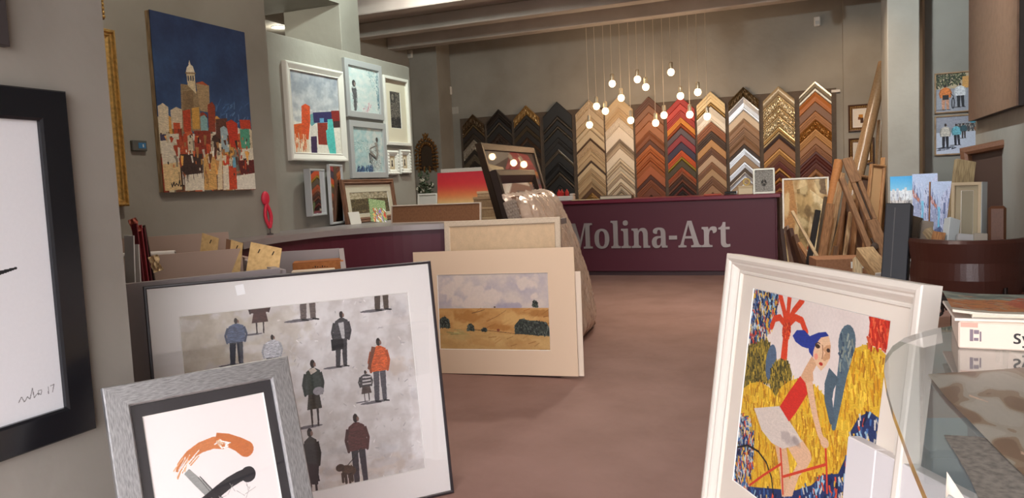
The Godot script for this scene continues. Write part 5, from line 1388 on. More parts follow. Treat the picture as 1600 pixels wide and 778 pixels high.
func partition_pictures(white: Material, silver: Material) -> void:
	var a := hung("large white framed painting of orange and blue blocks of houses under a grey sky", -4.635, -5.36, 1.555, 2.275)
	picture(a, 0.725, 0.72, [Vector2(0, 0), Vector2(0, 0.034), Vector2(0.006, 0.04), Vector2(0.016, 0.04), Vector2(0.05, 0.024), Vector2(0.056, 0.028), Vector2(0.062, 0.024), Vector2(0.062, 0)], white, {"art": art_mat("houses", art_houses()), "inset": 0.02})
	var b := hung("silver framed pale teal picture of a standing woman, upper one of a pair", -5.405, -5.975, 1.925, 2.398, -3.572)
	picture(b, 0.57, 0.473, flat_prof(0.052, 0.028), silver, {"art": art_mat("standing", art_teal(false)), "inset": 0.01, "glass": true})
	var c := hung("silver framed pale teal picture of a seated figure, lower one of a pair", -5.42, -5.99, 1.42, 1.897, -3.572)
	picture(c, 0.57, 0.477, flat_prof(0.052, 0.028), silver, {"art": art_mat("seated", art_teal(true)), "inset": 0.01, "glass": true})
	var d := hung("tall white box frame with a narrow dark etching in a wide mount", -5.99, -6.43, 1.712, 2.327, -3.564)
	picture(d, 0.44, 0.615, flat_prof(0.028, 0.036), white, {"art": art_mat("etching", art_etching()), "mat": 0.1, "mat_bottom": 0.13, "inset": 0.026, "matmat": mat("mount_cream", rgb(222, 212, 190), 0.85)})
	var k := 0
	for z in [[-5.995, -6.188, 1.445, 1.665], [-6.228, -6.413, 1.455, 1.677]]:
		var e := hung(["little ornate white frame with an oval miniature, nearer the teal picture", "little ornate white frame with an oval miniature, nearer the partition edge"][k], z[0], z[1], z[2], z[3], -3.57)
		var w: float = z[0] - z[1]
		var h: float = z[3] - z[2]
		picture(e, w, h, [Vector2(0, 0), Vector2(0, 0.022), Vector2(0.012, 0.03), Vector2(0.034, 0.026), Vector2(0.05, 0.012), Vector2(0.05, 0)], white, {"art": art_mat("miniature", art_small(3)), "inset": 0.016})
		beads(e, "carving", w, h, 0.014, -0.002, Vector3(0.012, 0.011, 0.008), 0.026, white)
		beads(e, "inner_carving", w, h, 0.04, -0.012, Vector3(0.007, 0.007, 0.006), 0.018, white)
		k += 1
	var mir := mat("mirror_glass", rgb(226, 226, 224), 0.02, 1.0)
	var m1 := thing("wall_mirror", "narrow grey framed mirror hanging on the partition, the shorter of two", "mirror", place(-3.521, 1.14, -4.872, 102))
	picture(m1, 0.27, 0.352, flat_prof(0.016, 0.05), silver, {"art": mir, "artname": "mirror_glass", "inset": 0.006})
	var m2 := thing("wall_mirror", "narrow grey framed mirror hanging on the partition, the taller of two", "mirror", place(-3.546, 1.062, -5.155, 102))
	picture(m2, 0.27, 0.468, flat_prof(0.016, 0.024), silver, {"art": mir, "artname": "mirror_glass", "inset": 0.006})
	var hl := thing("framed_picture", "brown wooden frame with an old landscape engraving in a cream mount, on the counter", "picture", place(-3.495, 1.052, -5.6, 90, 6.0))
	picture(hl, 0.8, 0.36, [Vector2(0, 0), Vector2(0, 0.024), Vector2(0.008, 0.03), Vector2(0.02, 0.026), Vector2(0.03, 0.03), Vector2(0.045, 0.016), Vector2(0.045, 0)], wood("walnut", rgb(128, 84, 58)), {"art": art_mat("hills", art_hills()), "mat": 0.06, "mat_bottom": 0.03, "inset": 0.018, "matmat": mat("mount_cream", Color.WHITE), "glass": true})
	var pr := Vector3(-3.300, 1.036, -5.416)
	var sp := thing("print", "small colourful print leaning against the brown framed engraving", "print", place(-3.34, 1.052, pr.z, 82, 12.0, -8.0))
	part("sheet", slabm(0.2, 0.19, -0.004, 0.0), art_mat("busy", art_small(4)), sp)
	var wc := thing("card", "small pale card leaning below the taller grey mirror", "card", place(-3.42, 1.052, -5.2, 80, 14.0))
	part("sheet", slabm(0.12, 0.1, -0.004, 0.0), mat("card_pale", rgb(206, 200, 192), 0.8), wc)

func panel(o: Node3D, called: String, a: Vector3, b: Vector3, y0: float, thick: float, m: Material) -> void:
	# an upright board whose top edge runs from a to b
	var d := b - a
	var flat := Vector3(d.x, 0, d.z)
	var x := flat.normalized()
	var n := x.cross(Vector3.UP)
	var k := MB.new()
	var p := [a, b, Vector3(b.x, y0, b.z), Vector3(a.x, y0, a.z)]
	var h := n * thick / 2
	k.quad(p[3] + h, p[2] + h, p[1] + h, p[0] + h)
	k.quad(p[2] - h, p[3] - h, p[0] - h, p[1] - h)
	k.quad(p[0] + h, p[1] + h, p[1] - h, p[0] - h)
	k.quad(p[3] - h, p[2] - h, p[2] + h, p[3] + h)
	k.quad(p[2] + h, p[2] - h, p[1] - h, p[1] + h)
	k.quad(p[3] - h, p[3] + h, p[0] + h, p[0] - h)
	part(called, k.done(), m, o, Transform3D(Basis(), -o.position))

func print_browser() -> void:
	var lam := mat("laminate_grey", rgb(150, 140, 140), 0.5)
	var inner := mat("laminate_rose", rgb(176, 150, 136), 0.6)
	var o := thing("print_browser", "grey print browser bin with board dividers behind the crowd picture", "bin", place(-2.4, 0.0, -2.5))
	panel(o, "front_panel", Vector3(-2.59, 1.0, -1.82), Vector3(-2.117, 1.0, -2.615), 0.0, 0.034, lam)
	panel(o, "side_panel", Vector3(-2.11, 0.99, -2.63), Vector3(-2.69, 0.99, -3.08), 0.0, 0.03, lam)
	panel(o, "divider", Vector3(-3.25, 1.05, -2.22), Vector3(-2.69, 1.05, -3.05), 0.34, 0.024, inner)
	panel(o, "back_panel", Vector3(-3.375, 1.12, -2.9), Vector3(-2.99, 1.12, -3.3), 0.0, 0.024, inner)
	panel(o, "side_panel", Vector3(-2.7, 1.0, -3.1), Vector3(-2.98, 1.0, -3.3), 0.0, 0.024, inner)
	var fl := MB.new()
	fl.prism(PackedVector2Array([Vector2(-2.56, -1.8), Vector2(-2.09, -2.58), Vector2(-2.97, -3.28), Vector2(-3.37, -2.9), Vector2(-3.37, -2.1)]), 0.3, 0.33)
	part("bottom_board", fl.done(), lam, o, Transform3D(Basis(), -o.position))
	var card := mat("board_buff", rgb(222, 186, 130), 0.85, 0.0, tx.card, Vector3(2, 2, 2), true)
	var g := "loose boards filed in the print browser"
	# buff cards with dark slots
	slotted("buff_card", Vector3(-2.849, 0.832, -2.940), Vector3(-2.832, 1.120, -3.000), 0.085, card, "buff card leaning at the left end behind the divider", -12.0, 1)
	slotted("buff_card", Vector3(-2.734, 0.830, -2.960), Vector3(-2.739, 1.098, -3.020), 0.022, mat("board_dark", rgb(120, 84, 60), 0.85), "thin brown card standing between two buff cards", -14.0, 0)
	slotted("buff_card", Vector3(-2.703, 0.829, -2.970), Vector3(-2.705, 1.086, -3.040), 0.062, card, "buff card with one slot beside the thin brown card", -14.0, 1)
	slotted("buff_card", Vector3(-2.266, 0.774, -2.620), Vector3(-2.326, 1.083, -2.800), 0.145, card, "largest buff card, with two slots, near the right end of the browser", -16.0, 2)
	for q in [[Vector3(-2.539, 0.686, -2.220), Vector3(-2.526, 1.173, -2.240), 0.05, rgb(228, 226, 226), "white mount board standing at the near wall end of the browser"], [Vector3(-2.559, 0.672, -2.280), Vector3(-2.563, 1.133, -2.300), 0.035, rgb(214, 210, 208), "second white board in the browser, shorter than the first"], [Vector3(-2.595, 0.652, -2.360), Vector3(-2.672, 1.212, -2.400), 0.03, rgb(116, 34, 44), "maroon board leaning next to the white boards"], [Vector3(-2.614, 0.642, -2.400), Vector3(-2.691, 1.204, -2.440), 0.03, rgb(140, 42, 50), "red board leaning between two maroon boards"], [Vector3(-2.632, 0.632, -2.440), Vector3(-2.715, 1.191, -2.480), 0.026, rgb(92, 26, 36), "darkest maroon board of the leaning boards"], [Vector3(-2.652, 0.618, -2.500), Vector3(-2.793, 1.199, -2.560), 0.014, rgb(66, 44, 40), "thin dark brown board leaning behind the maroon ones"]]:
		bar("mount_board", q[0], q[1], q[2], 0.006, mat("mount_board_%s" % q[4].left(12).md5_text().left(5), q[3], 0.8), q[4], "board", 0.0, g, 0.001)
	crumpled("wrapping_paper", Vector3(-2.691, 1.205, -2.420), 0.03, rgb(196, 110, 90), "crumpled salmon wrapping paper on top of the maroon boards")
	crumpled("wrapping_paper", Vector3(-2.634, 1.038, -2.460), 0.035, rgb(226, 196, 150), "torn buff wrapping paper along the leaning boards")
	var rp := Vector3(-2.968, 1.050, -2.750)
	solo("paper_roll", rollmesh(0.016, 0.3), mat("paper_white", rgb(222, 214, 208), 0.8), Transform3D(Basis(Vector3(0, 0, 1), deg_to_rad(90.0)).rotated(Vector3.UP, deg_to_rad(30.0)), rp + Vector3(0.1, 0, -0.05)), "short white paper roll lying across the browser divider", "roll")
	low_bin()

func slotted(called: String, a: Vector3, b: Vector3, w: float, m: Material, label: String, tilt: float, slots: int) -> void:
	var o := thing(called, label, "card", bar_xf(a, b, 22.0 + tilt * 0.0), "buff cards in the print browser")
	var h := (b - a).length()
	var k := MB.new()
	# a card cut a little askew
	var sk := w * 0.12
	var front := [Vector3(-w / 2, 0, 0), Vector3(w / 2, 0, 0), Vector3(w / 2, h - sk, 0), Vector3(-w / 2, h + sk, 0)]
	var dz := Vector3(0, 0, -0.004)
	k.quad(front[0], front[1], front[2], front[3])
	k.quad(front[1] + dz, front[0] + dz, front[3] + dz, front[2] + dz)
	for i in 4:
		k.quad(front[i], front[i] + dz, front[(i + 1) % 4] + dz, front[(i + 1) % 4])
	part("sheet", k.done(), m, o)
	for i in slots:
		part("slot", boxm(Vector3(-0.0025, -0.01, 0), Vector3(0.0025, 0.01, 0.001)), mat("slot_dark", rgb(48, 34, 26), 0.9), o, Transform3D(Basis(Vector3.BACK, -0.3), Vector3((i - (slots - 1) / 2.0) * w * 0.45 + 0.004, h - 0.03 - i * 0.012, 0)))

func crumpled(called: String, c: Vector3, r: float, col: Color, label: String) -> void:
	var m := MB.new()
	var n := 9
	var pts := []
	var rr := RandomNumberGenerator.new()
	rr.seed = int(c.x * 991.0) + int(r * 1000)
	for i in n + 1:
		var row := []
		for j in n + 1:
			row.append(Vector3((i - n / 2.0) / n * 2 * r * 0.6, (j - n / 2.0) / n * 2 * r, rr.randf_range(-0.12, 0.12) * r + 0.3 * r * sin(i * 1.3) * cos(j * 0.9)))
		pts.append(row)
	for i in n:
		for j in n:
			m.tri(pts[i][j], pts[i + 1][j], pts[i + 1][j + 1])
			m.tri(pts[i][j], pts[i + 1][j + 1], pts[i][j + 1])
	solo(called, m.done(), mat("paper_" + label.md5_text().left(5), col, 0.75), Transform3D(Basis(Vector3.UP, 0.4) * Basis(Vector3.BACK, 0.3), c), label, "paper")

func rollmesh(r: float, l: float) -> ArrayMesh:
	var m := MB.new()
	m.lathe([Vector2(r * 0.7, 0.01), Vector2(r * 0.7, 0.0), Vector2(r, 0.0), Vector2(r, l), Vector2(r * 0.7, l), Vector2(r * 0.7, l - 0.01), Vector2(0, l - 0.01)], 20)
	return m.done()

func low_bin() -> void:
	var lam := mat("laminate_grey", Color.WHITE)
	var o := thing("low_bin", "small grey bin with a sloping side holding cardboard boxes", "bin", place(-2.5, 0.0, -3.4))
	panel(o, "back_panel", Vector3(-2.74, 1.0, -3.375), Vector3(-2.46, 1.0, -3.555), 0.0, 0.03, lam)
	panel(o, "side_panel", Vector3(-2.45, 1.0, -3.56), Vector3(-2.17, 0.86, -3.17), 0.0, 0.026, lam)
	panel(o, "side_panel", Vector3(-2.75, 1.0, -3.37), Vector3(-2.55, 0.86, -3.02), 0.0, 0.026, lam)
	var fl := MB.new()
	fl.prism(PackedVector2Array([Vector2(-2.74, -3.36), Vector2(-2.47, -3.54), Vector2(-2.18, -3.17), Vector2(-2.54, -3.03)]), 0.5, 0.52)
	part("bottom_board", fl.done(), lam, o, Transform3D(Basis(), -o.position))
	var cb := mat("cardboard_orange", rgb(184, 116, 62), 0.85, 0.0, tx.card, Vector3(2, 2, 2), true)
	var p := Vector3(-2.46, 0.52, -3.36)
	var b := thing("cardboard_box", "orange brown cardboard box with pen marks standing in the low bin", "box", place(p.x, p.y, p.z, 33))
	part("carton", boxm(Vector3(-0.13, 0, -0.1), Vector3(0.13, 0.43, 0.03), 0.003), cb, b)
	part("flap", boxm(Vector3(-0.12, 0.43, -0.09), Vector3(0.125, 0.434, 0.03)), mat("cardboard_dark", rgb(156, 96, 52), 0.85), b, Transform3D(Basis(Vector3.BACK, 0.02), Vector3(0, -0.002, 0)))
	var pen := MB.new()
	for k in 7:
		pen.box(Vector3(-0.03 + k * 0.012, 0.4, 0.03), Vector3(-0.024 + k * 0.012, 0.403 + 0.006 * float((k * 5) % 3) / 2.0, 0.0306), 0.0, Transform3D())
	part("pen_marks", pen.done(), mat("pen_black", rgb(40, 30, 26), 0.8), b)
	var w := thing("cardboard_box", "pale flat carton lying in front of the orange cardboard box", "box", place(-2.37, 0.52, -3.2, 33))
	part("carton", boxm(Vector3(-0.11, 0, -0.04), Vector3(0.1, 0.405, 0.04), 0.003), mat("carton_pale", rgb(206, 190, 170), 0.8), w)

func curved_counter() -> void:
	var pm := mat("purple_lacquer", rgb(80, 22, 40), 0.5)
	var edge := mat("counter_edge", rgb(150, 142, 142), 0.4, 0.2)
	var ctrl := [Vector2(-3.04, -3.47), Vector2(-3.13, -3.75), Vector2(-3.16, -4.15), Vector2(-3.08, -4.52), Vector2(-2.84, -4.82), Vector2(-2.5, -4.985), Vector2(-2.1, -5.02), Vector2(-1.72, -5.02)]
	var cv := Curve2D.new()
	for i in ctrl.size():
		var t: Vector2 = (ctrl[mini(i + 1, ctrl.size() - 1)] - ctrl[maxi(i - 1, 0)]) * 0.17
		cv.add_point(ctrl[i], -t, t)
	var front := PackedVector2Array()
	for i in 41:
		front.append(cv.sample_baked(cv.get_baked_length() * i / 40.0, true))
	var back := [Vector2(-1.72, -5.34), Vector2(-3.06, -5.36), Vector2(-3.14, -6.1), Vector2(-3.598, -6.1), Vector2(-3.598, -4.25), Vector2(-3.398, -4.25), Vector2(-3.398, -3.47)]
	var top := PackedVector2Array(front)
	top.append_array(PackedVector2Array(back))
	var body := PackedVector2Array()
	for i in front.size():
		var a := front[maxi(i - 1, 0)]
		var b := front[mini(i + 1, front.size() - 1)]
		var n := (b - a).normalized()
		body.append(front[i] + Vector2(n.y, -n.x) * -0.0 + Vector2(-n.y, n.x) * -0.03)
	body.append_array(PackedVector2Array([Vector2(-1.75, -5.3), Vector2(-3.1, -5.33), Vector2(-3.18, -6.07), Vector2(-3.59, -6.07), Vector2(-3.59, -4.26), Vector2(-3.39, -4.26), Vector2(-3.39, -3.5)]))
	var o := thing("curved_counter", "curved aubergine purple counter with a silver edged top along the partition", "counter", place(-2.8, 0, -4.9))
	var xf := Transform3D(Basis(), -o.position)
	var m := MB.new()
	m.prism(body, 0.0, 1.01)
	part("body", m.done(), pm, o, xf)
	var t := MB.new()
	t.prism(top, 1.01, 1.05)
	part("worktop", t.done(), edge, o, xf)

func floor_pictures(black: Material) -> void:
	var glassy := true
	# crowd picture
	var c := thing("framed_picture", "large thin black framed print of strolling people seen from above, leaning in the foreground", "picture", place(-1.851, 0.001, -2.439, 47.7, 7.8, 0.1))
	picture(c, 1.129, 1.0, flat_prof(0.012, 0.03), mat("frame_black_satin", rgb(48, 42, 46), 0.35), {"art": art_mat("crowd", art_crowd(), 0.8), "mat": 0.101, "mat_bottom": 0.113, "mat_top": 0.113, "inset": 0.008, "glass": glassy})
	part("tape", boxm(Vector3(-0.016, -0.02, 0), Vector3(0.016, 0.02, 0.0006)), mat("tape_pale", rgb(246, 246, 246), 0.3), c, Transform3D(Basis(Vector3.BACK, 0.12), Vector3(-0.225, 0.953, -0.003)), "scrap of shiny tape on the glass")
	# silver frame with the brush strokes
	var leaf := mat("silver_leaf", rgb(222, 222, 222), 0.33, 0.82, tx.leaf, Vector3(3, 26, 1))
	leaf.normal_enabled = true
	leaf.normal_texture = tx.plaster_n
	leaf.normal_scale = 0.25
	var s := thing("framed_picture", "silver leaf framed picture of orange and black brush strokes, in front of the crowd print", "picture", place(-1.436, 0.001, -1.548, 59.8, 17.3, -0.1))
	picture(s, 0.512, 0.85, [Vector2(0, 0), Vector2(0, 0.028), Vector2(0.003, 0.031), Vector2(0.056, 0.031), Vector2(0.061, 0.024), Vector2(0.061, 0)], leaf, {"art": art_mat("strokes", art_strokes(), 0.85), "mat": 0.027, "mat_top": 0.034, "mat_bottom": 0.04, "inset": 0.014, "matmat": mat("mount_black", rgb(36, 32, 36), 0.7), "glass": glassy})
	# three prints before the curved counter
	var cream := mat("mount_buff", rgb(226, 200, 172), 0.85)
	var l := thing("mounted_print", "watercolour of ochre fields in a wide cream mount, leaning on the floor mid shop", "print", place(-2.099, 0.009, -4.781, 2.5, 3.5, 0.9))
	mounted(l, 1.183, 0.861, [-0.41, 0.17, 0.405, 0.695], art_mat("landscape", art_landscape(), 0.85), cream)
	var l2 := thing("mounted_print", "cream mounted print showing only its right margin behind the ochre field watercolour", "print", place(-1.954, 0.008, -4.826, 0.7, 3.4, 0.9))
	mounted(l2, 0.956, 0.7, [-0.43, 0.16, 0.44, 0.495], art_mat("strip", art_strip(), 0.85), mat("mount_buff_pale", rgb(232, 214, 194), 0.85))
	var h := thing("framed_picture", "cream striped frame with two brown heads just showing above the ochre field watercolour", "picture", place(-2.065, 0.002, -4.875, 2.5, 4.2, 0.6))
	var fl := mat("frame_cream", rgb(222, 206, 184), 0.6, 0.0, tx.card, Vector3(20, 3, 1))
	picture(h, 0.864, 1.072, [Vector2(0, 0), Vector2(0, 0.018), Vector2(0.004, 0.022), Vector2(0.036, 0.02), Vector2(0.042, 0.014), Vector2(0.042, 0)], fl, {"art": art_mat("heads", art_heads(), 0.85), "inset": 0.01})
	dark_stack(black)

func mounted(o: Node3D, w: float, h: float, win: Array, art: Material, board: Material) -> void:
	var k := MB.new()
	var xs := [-w / 2, win[0], win[2], w / 2]
	var ys := [0.0, win[1], win[3], h]
	for s in [[0, 0, 3, 1], [0, 2, 3, 3], [0, 1, 1, 2], [2, 1, 3, 2]]:
		k.box(Vector3(xs[s[0]], ys[s[1]], -0.006), Vector3(xs[s[2]], ys[s[3]], 0.0))
	part("mount", k.done(), board, o)
	var b := MB.new()
	b.moulding(win[2] - win[0], win[3] - win[1], [Vector2(0, 0), Vector2(0.003, -0.004)])
	part("bevel", b.done(), mat("bevel_white", Color.WHITE), o, Transform3D(Basis(), Vector3((win[0] + win[2]) / 2, win[1], 0.0005)))
	part("artwork", slabm(win[2] - win[0] + 0.01, win[3] - win[1] + 0.01, -0.0058, -0.0045), art, o, Transform3D(Basis(), Vector3((win[0] + win[2]) / 2, win[1] - 0.005, 0)))
	part("backing_board", slabm(w - 0.004, h - 0.004, -0.009, -0.006), mat("backing", Color.WHITE), o, Transform3D(Basis(), Vector3(0, 0.002, 0)))

func dark_stack(black: Material) -> void:
	var br := mat("frame_bronze", rgb(58, 45, 36), 0.24, 0.4)
	var a := thing("framed_picture", "tall dark bronze framed glazed picture at the back of the leaning stack, reflecting bulbs", "picture", place(-2.301, 0.002, -6.858, 95.6, 13.9, 0.6))
	picture(a, 1.8, 1.73, [Vector2(0, 0), Vector2(0, 0.05), Vector2(0.006, 0.055), Vector2(0.06, 0.05), Vector2(0.066, 0.04), Vector2(0.066, 0)], br, {"art": mat("print_grey", rgb(74, 66, 62), 0.7), "inset": 0.02, "glass": true})
	var b := thing("framed_picture", "second dark framed picture with a grey print, in front of the tall bronze one", "picture", place(-2.115, 0.002, -6.36, 95.6, 13.9, 0.3))
	picture(b, 1.25, 1.482, [Vector2(0, 0), Vector2(0, 0.05), Vector2(0.01, 0.055), Vector2(0.05, 0.06), Vector2(0.11, 0.035), Vector2(0.115, 0.03), Vector2(0.115, 0)], mat("frame_umber", rgb(52, 42, 38), 0.25, 0.2), {"art": mat("print_pale", rgb(150, 138, 128), 0.7), "inset": 0.03, "glass": true})
	# pack of frames wrapped in crinkled plastic film
	var w := 1.3
	var h := 1.32
	var d := 0.11
	var o := thing("picture_bundle", "bundle of frames wrapped in crinkled clear plastic at the front of the leaning stack", "frame bundle", place(-1.82, 0.004, -6.03, 95.0, 15.9, 0.8))
	var f := MB.new()
	f.moulding(w - 0.06, h - 0.06, flat_prof(0.06, d - 0.03), -d + 0.01)
	part("frame", f.done(), wood("bronze_inside", rgb(140, 104, 80)), o, Transform3D(Basis(), Vector3(0, 0.02, 0)))
	part("backing_board", slabm(w - 0.16, h - 0.16, -d + 0.012, -0.03), mat("backing_tan", rgb(206, 178, 152), 0.8), o, Transform3D(Basis(), Vector3(0, 0.07, 0)))
	var fm := mat("plastic_film", Color(0.95, 0.86, 0.78, 0.6), 0.27, 0.3)
	fm.transparency = BaseMaterial3D.TRANSPARENCY_ALPHA
	fm.metallic_specular = 0.8
	var n := FastNoiseLite.new()
	n.seed = 9
	n.frequency = 3.0
	n.fractal_octaves = 3
	var rise := func(x: float, y: float) -> float:
		var yy := clampf((h - y) / h, 0.0, 1.0)
		var fan := sin(x * 38.0 * (1.0 - 0.45 * yy) + 7.0 * n.get_noise_2d(x * 0.5 + 3.0, y * 0.3))
		return 0.011 * fan + 0.016 * absf(n.get_noise_2d(x * 2.4 + 9.0, y * 0.5)) + 0.012 * absf(n.get_noise_2d(x * 4.0 + y * 2.0, y * 1.2 - x * 0.8)) + 0.004 * n.get_noise_2d(x * 9.0, y * 3.0)
	var k := MB.new()
	var nx := 80
	var ny := 84
	var grid := []
	for i in nx + 1:
		var col := []
		for j in ny + 1:
			var x := (float(i) / nx - 0.5) * w
			var y := float(j) / ny * h
			# the film bulges in front and rolls over the edges
			var ex := 1.0 - pow(absf(x) / (w / 2), 10.0)
			var ey := 1.0 - pow(absf(y / h * 2.0 - 1.0), 14.0)
			var sag := 0.03 * (1.0 - y / h)
			col.append(Vector3(x * (1.0 + 0.02 * n.get_noise_1d(y * 3.0)), y + (0.022 * n.get_noise_1d(x * 7.0 + 4.0) if j == ny else 0.0), -d * (1.0 - ex * ey) * 0.9 + (0.012 + sag + 0.06 * sin(y / h * PI)) * ex * ey + rise.call(x, y)))
		grid.append(col)
	for i in nx:
		for j in ny:
			k.tri(grid[i][j], grid[i + 1][j], grid[i + 1][j + 1])
			k.tri(grid[i][j], grid[i + 1][j + 1], grid[i][j + 1])
	part("plastic_film", k.done(), fm, o, Transform3D(), "crinkled clear plastic film")
	# bubble wrapped near edge
	var bw := MB.new()
	bw.box(Vector3(-w / 2 - 0.012, 0.05, -d), Vector3(-w / 2 + 0.02, h - 0.06, -0.012), 0.008)
	for i in 5:
		for j in 44:
			bw.ball(Vector3(-w / 2 - 0.012, 0.07 + j * 0.027, -d + 0.012 + i * 0.02 + (0.01 if j % 2 else 0.0)), Vector3(0.006, 0.01, 0.009), 6, 4)
	part("bubble_wrap", bw.done(), mat("bubble_wrap", rgb(136, 122, 110), 0.25), o, Transform3D(), "grey bubble wrap along the near edge")

func back_left() -> void:
	var tbl := thing("packing_table", "plain brown packing table behind the curved counter", "table", place(-3.0, 0, -6.5))
	var tw := plankwood("table_brown", rgb(120, 88, 62))
	part("tabletop", boxm(Vector3(-0.36, 0.71, -0.3), Vector3(0.36, 0.75, 0.3), 0.004), tw, tbl)
	for sx in [-0.33, 0.28]:
		for sz in [-0.27, 0.22]:
			part("leg", boxm(Vector3(sx, 0, sz), Vector3(sx + 0.05, 0.71, sz + 0.05), 0.003), tw, tbl)
	var tb2 := thing("side_table", "low table against the rear wall holding the sunset canvas and flowers", "table", place(-4.35, 0, -9.25))
	part("tabletop", boxm(Vector3(-0.75, 0.71, -0.45), Vector3(0.85, 0.75, 0.45), 0.004), tw, tb2)
	for sx in [-0.7, 0.76]:
		for sz in [-0.4, 0.35]:
			part("leg", boxm(Vector3(sx, 0, sz), Vector3(sx + 0.05, 0.71, sz + 0.05), 0.003), tw, tb2)
	# back of a brown frame on the counter
	var a := Vector3(-3.089, 1.199, -5.200)
	var b := Vector3(-2.329, 1.183, -5.200)
	var w := b.x - a.x
	var bf := thing("framed_picture", "back of a brown framed picture with a pale edge standing on the counter", "picture", place((a.x + b.x) / 2, 1.051, -5.17, 0, 6))
	var m := MB.new()
	m.moulding(w, (a.y + b.y) / 2 - 1.051, [Vector2(0, 0), Vector2(0, 0.02), Vector2(0.007, 0.022), Vector2(0.007, 0.008), Vector2(0.03, 0.006), Vector2(0.03, 0)], -0.022)
	part("frame", m.done(), mat("frame_edge_pale", rgb(196, 180, 164), 0.6), bf)
	part("backing_board", slabm(w - 0.016, (a.y + b.y) / 2 - 1.067, -0.018, -0.012), mat("hardboard", rgb(124, 84, 54), 0.8, 0.0, tx.card, Vector3(3, 3, 3), true), bf, Transform3D(Basis(), Vector3(0, 0.008, 0)))
	# sunset canvas
	var s0 := Vector3(-4.811, 1.519, -9.370)
	canvas("canvas_painting", "glowing red to yellow sunset canvas standing behind the counter", "painting", place(s0.x + 0.48, 0.752, -9.3, 4, 6), 0.96, s0.y - 0.752, 0.03, art_mat("sunset", art_sunset(), 0.6))
	var s1 := Vector3(-4.795, 1.570, -9.440)
	canvas("canvas_board", "white edged canvas peeking out behind the red sunset canvas", "canvas", place(s1.x + 0.46, 0.752, -9.37, 4, 6), 0.92, s1.y - 0.75, 0.03, mat("canvas_white", rgb(206, 198, 190), 0.85, 0.0, tx.card, Vector3(4, 4, 1)))
	# stack of flat cartons
	var y := 0.752
	var k := 0
	for q in [[0.34, 0.16, rgb(150, 112, 82), "lowest large carton under the stack beside the sunset canvas"], [0.3, 0.12, rgb(180, 146, 112), "second lowest carton of the stack beside the sunset canvas"], [0.32, 0.09, rgb(170, 134, 100), "middle carton of the stack beside the sunset canvas"], [0.24, 0.09, rgb(150, 116, 86), "second highest carton of the stack beside the sunset canvas"], [0.2, 0.05, rgb(186, 150, 116), "topmost flat carton of the stack beside the sunset canvas"]]:
		var cx: float = Vector3(-2.784, 1.194, -6.420).x
		var c := thing("carton", q[3], "box", place(cx + [0.0, 0.01, -0.012, 0.008, 0.02][k], y, -6.42, [4, -3, 6, 0, 5][k]), "cartons stacked behind the counter")
		part("body", boxm(Vector3(-q[0] / 2, 0, -0.12), Vector3(q[0] / 2, q[1] - 0.022, 0.12), 0.003), mat("carton_%d" % k, q[2], 0.85, 0.0, tx.card, Vector3(2, 2, 2), true), c)
		part("lid", boxm(Vector3(-q[0] / 2 - 0.004, q[1] - 0.022, -0.124), Vector3(q[0] / 2 + 0.004, q[1], 0.124), 0.002), mat("carton_lid_%d" % k, q[2] * 1.06, 0.85), c)
		y += q[1]
		k += 1
	# small white frame and the flowers
	var fw := Vector3(-4.788, 1.117, -8.950)
	var sf := thing("framed_picture", "small empty white frame propped below the flowers", "frame", place(fw.x, 0.752, -8.93, 10, 8))
	picture(sf, 0.27, Vector3(-4.780, 1.251, -8.950).y - 0.75, flat_prof(0.02, 0.02), mat("frame_white", Color.WHITE), {"art": mat("card_pale", Color.WHITE)})
	flowers()
	# carved gilt mirror
	gilt_mirror()
	# wall fittings
	var sens := mat("sensor_white", rgb(206, 200, 192), 0.5)
	for q in [[Vector3(-6.410, 3.588, -11.700), "white alarm sensor high on the wall pier"], [Vector3(-5.956, 2.987, -12.200), "white alarm sensor above the switch plate on the back wall"], [Vector3(-0.021, 3.456, -12.200), "white alarm sensor high at the right of the back wall"]]:
		var s := thing("alarm_sensor", q[1], "sensor", place(q[0].x, q[0].y - 0.07, q[0].z, 0))
		part("case", boxm(Vector3(-0.045, 0, 0), Vector3(0.045, 0.14, 0.05), 0.012), sens, s)
		part("lens", boxm(Vector3(-0.025, 0.03, 0.048), Vector3(0.025, 0.075, 0.053), 0.002), mat("lens_grey", rgb(170, 166, 160), 0.3), s)
	var sw := Vector3(-5.914, 2.654, -12.200)
	var pl := thing("switch_plate", "small metal box and pale plate on the back wall under a sensor", "switch", place(sw.x, sw.y - 0.08, -12.2))
	part("plate", boxm(Vector3(-0.03, 0.01, 0), Vector3(0.1, 0.13, 0.008), 0.002), mat("plate_grey", rgb(176, 170, 162), 0.5), pl)
	part("box", boxm(Vector3(-0.09, 0, 0), Vector3(-0.04, 0.17, 0.05), 0.004), mat("metal_box", rgb(190, 186, 178), 0.3, 0.7), pl)
	var cl := Vector3(0.215, 2.445, -12.150)
	solo("wall_bracket", boxm(Vector3(-0.06, -0.02, 0), Vector3(0.06, 0.02, 0.05), 0.004), sens, place(cl.x, cl.y, -12.2), "little white bracket at the top right of the sample board", "bracket")

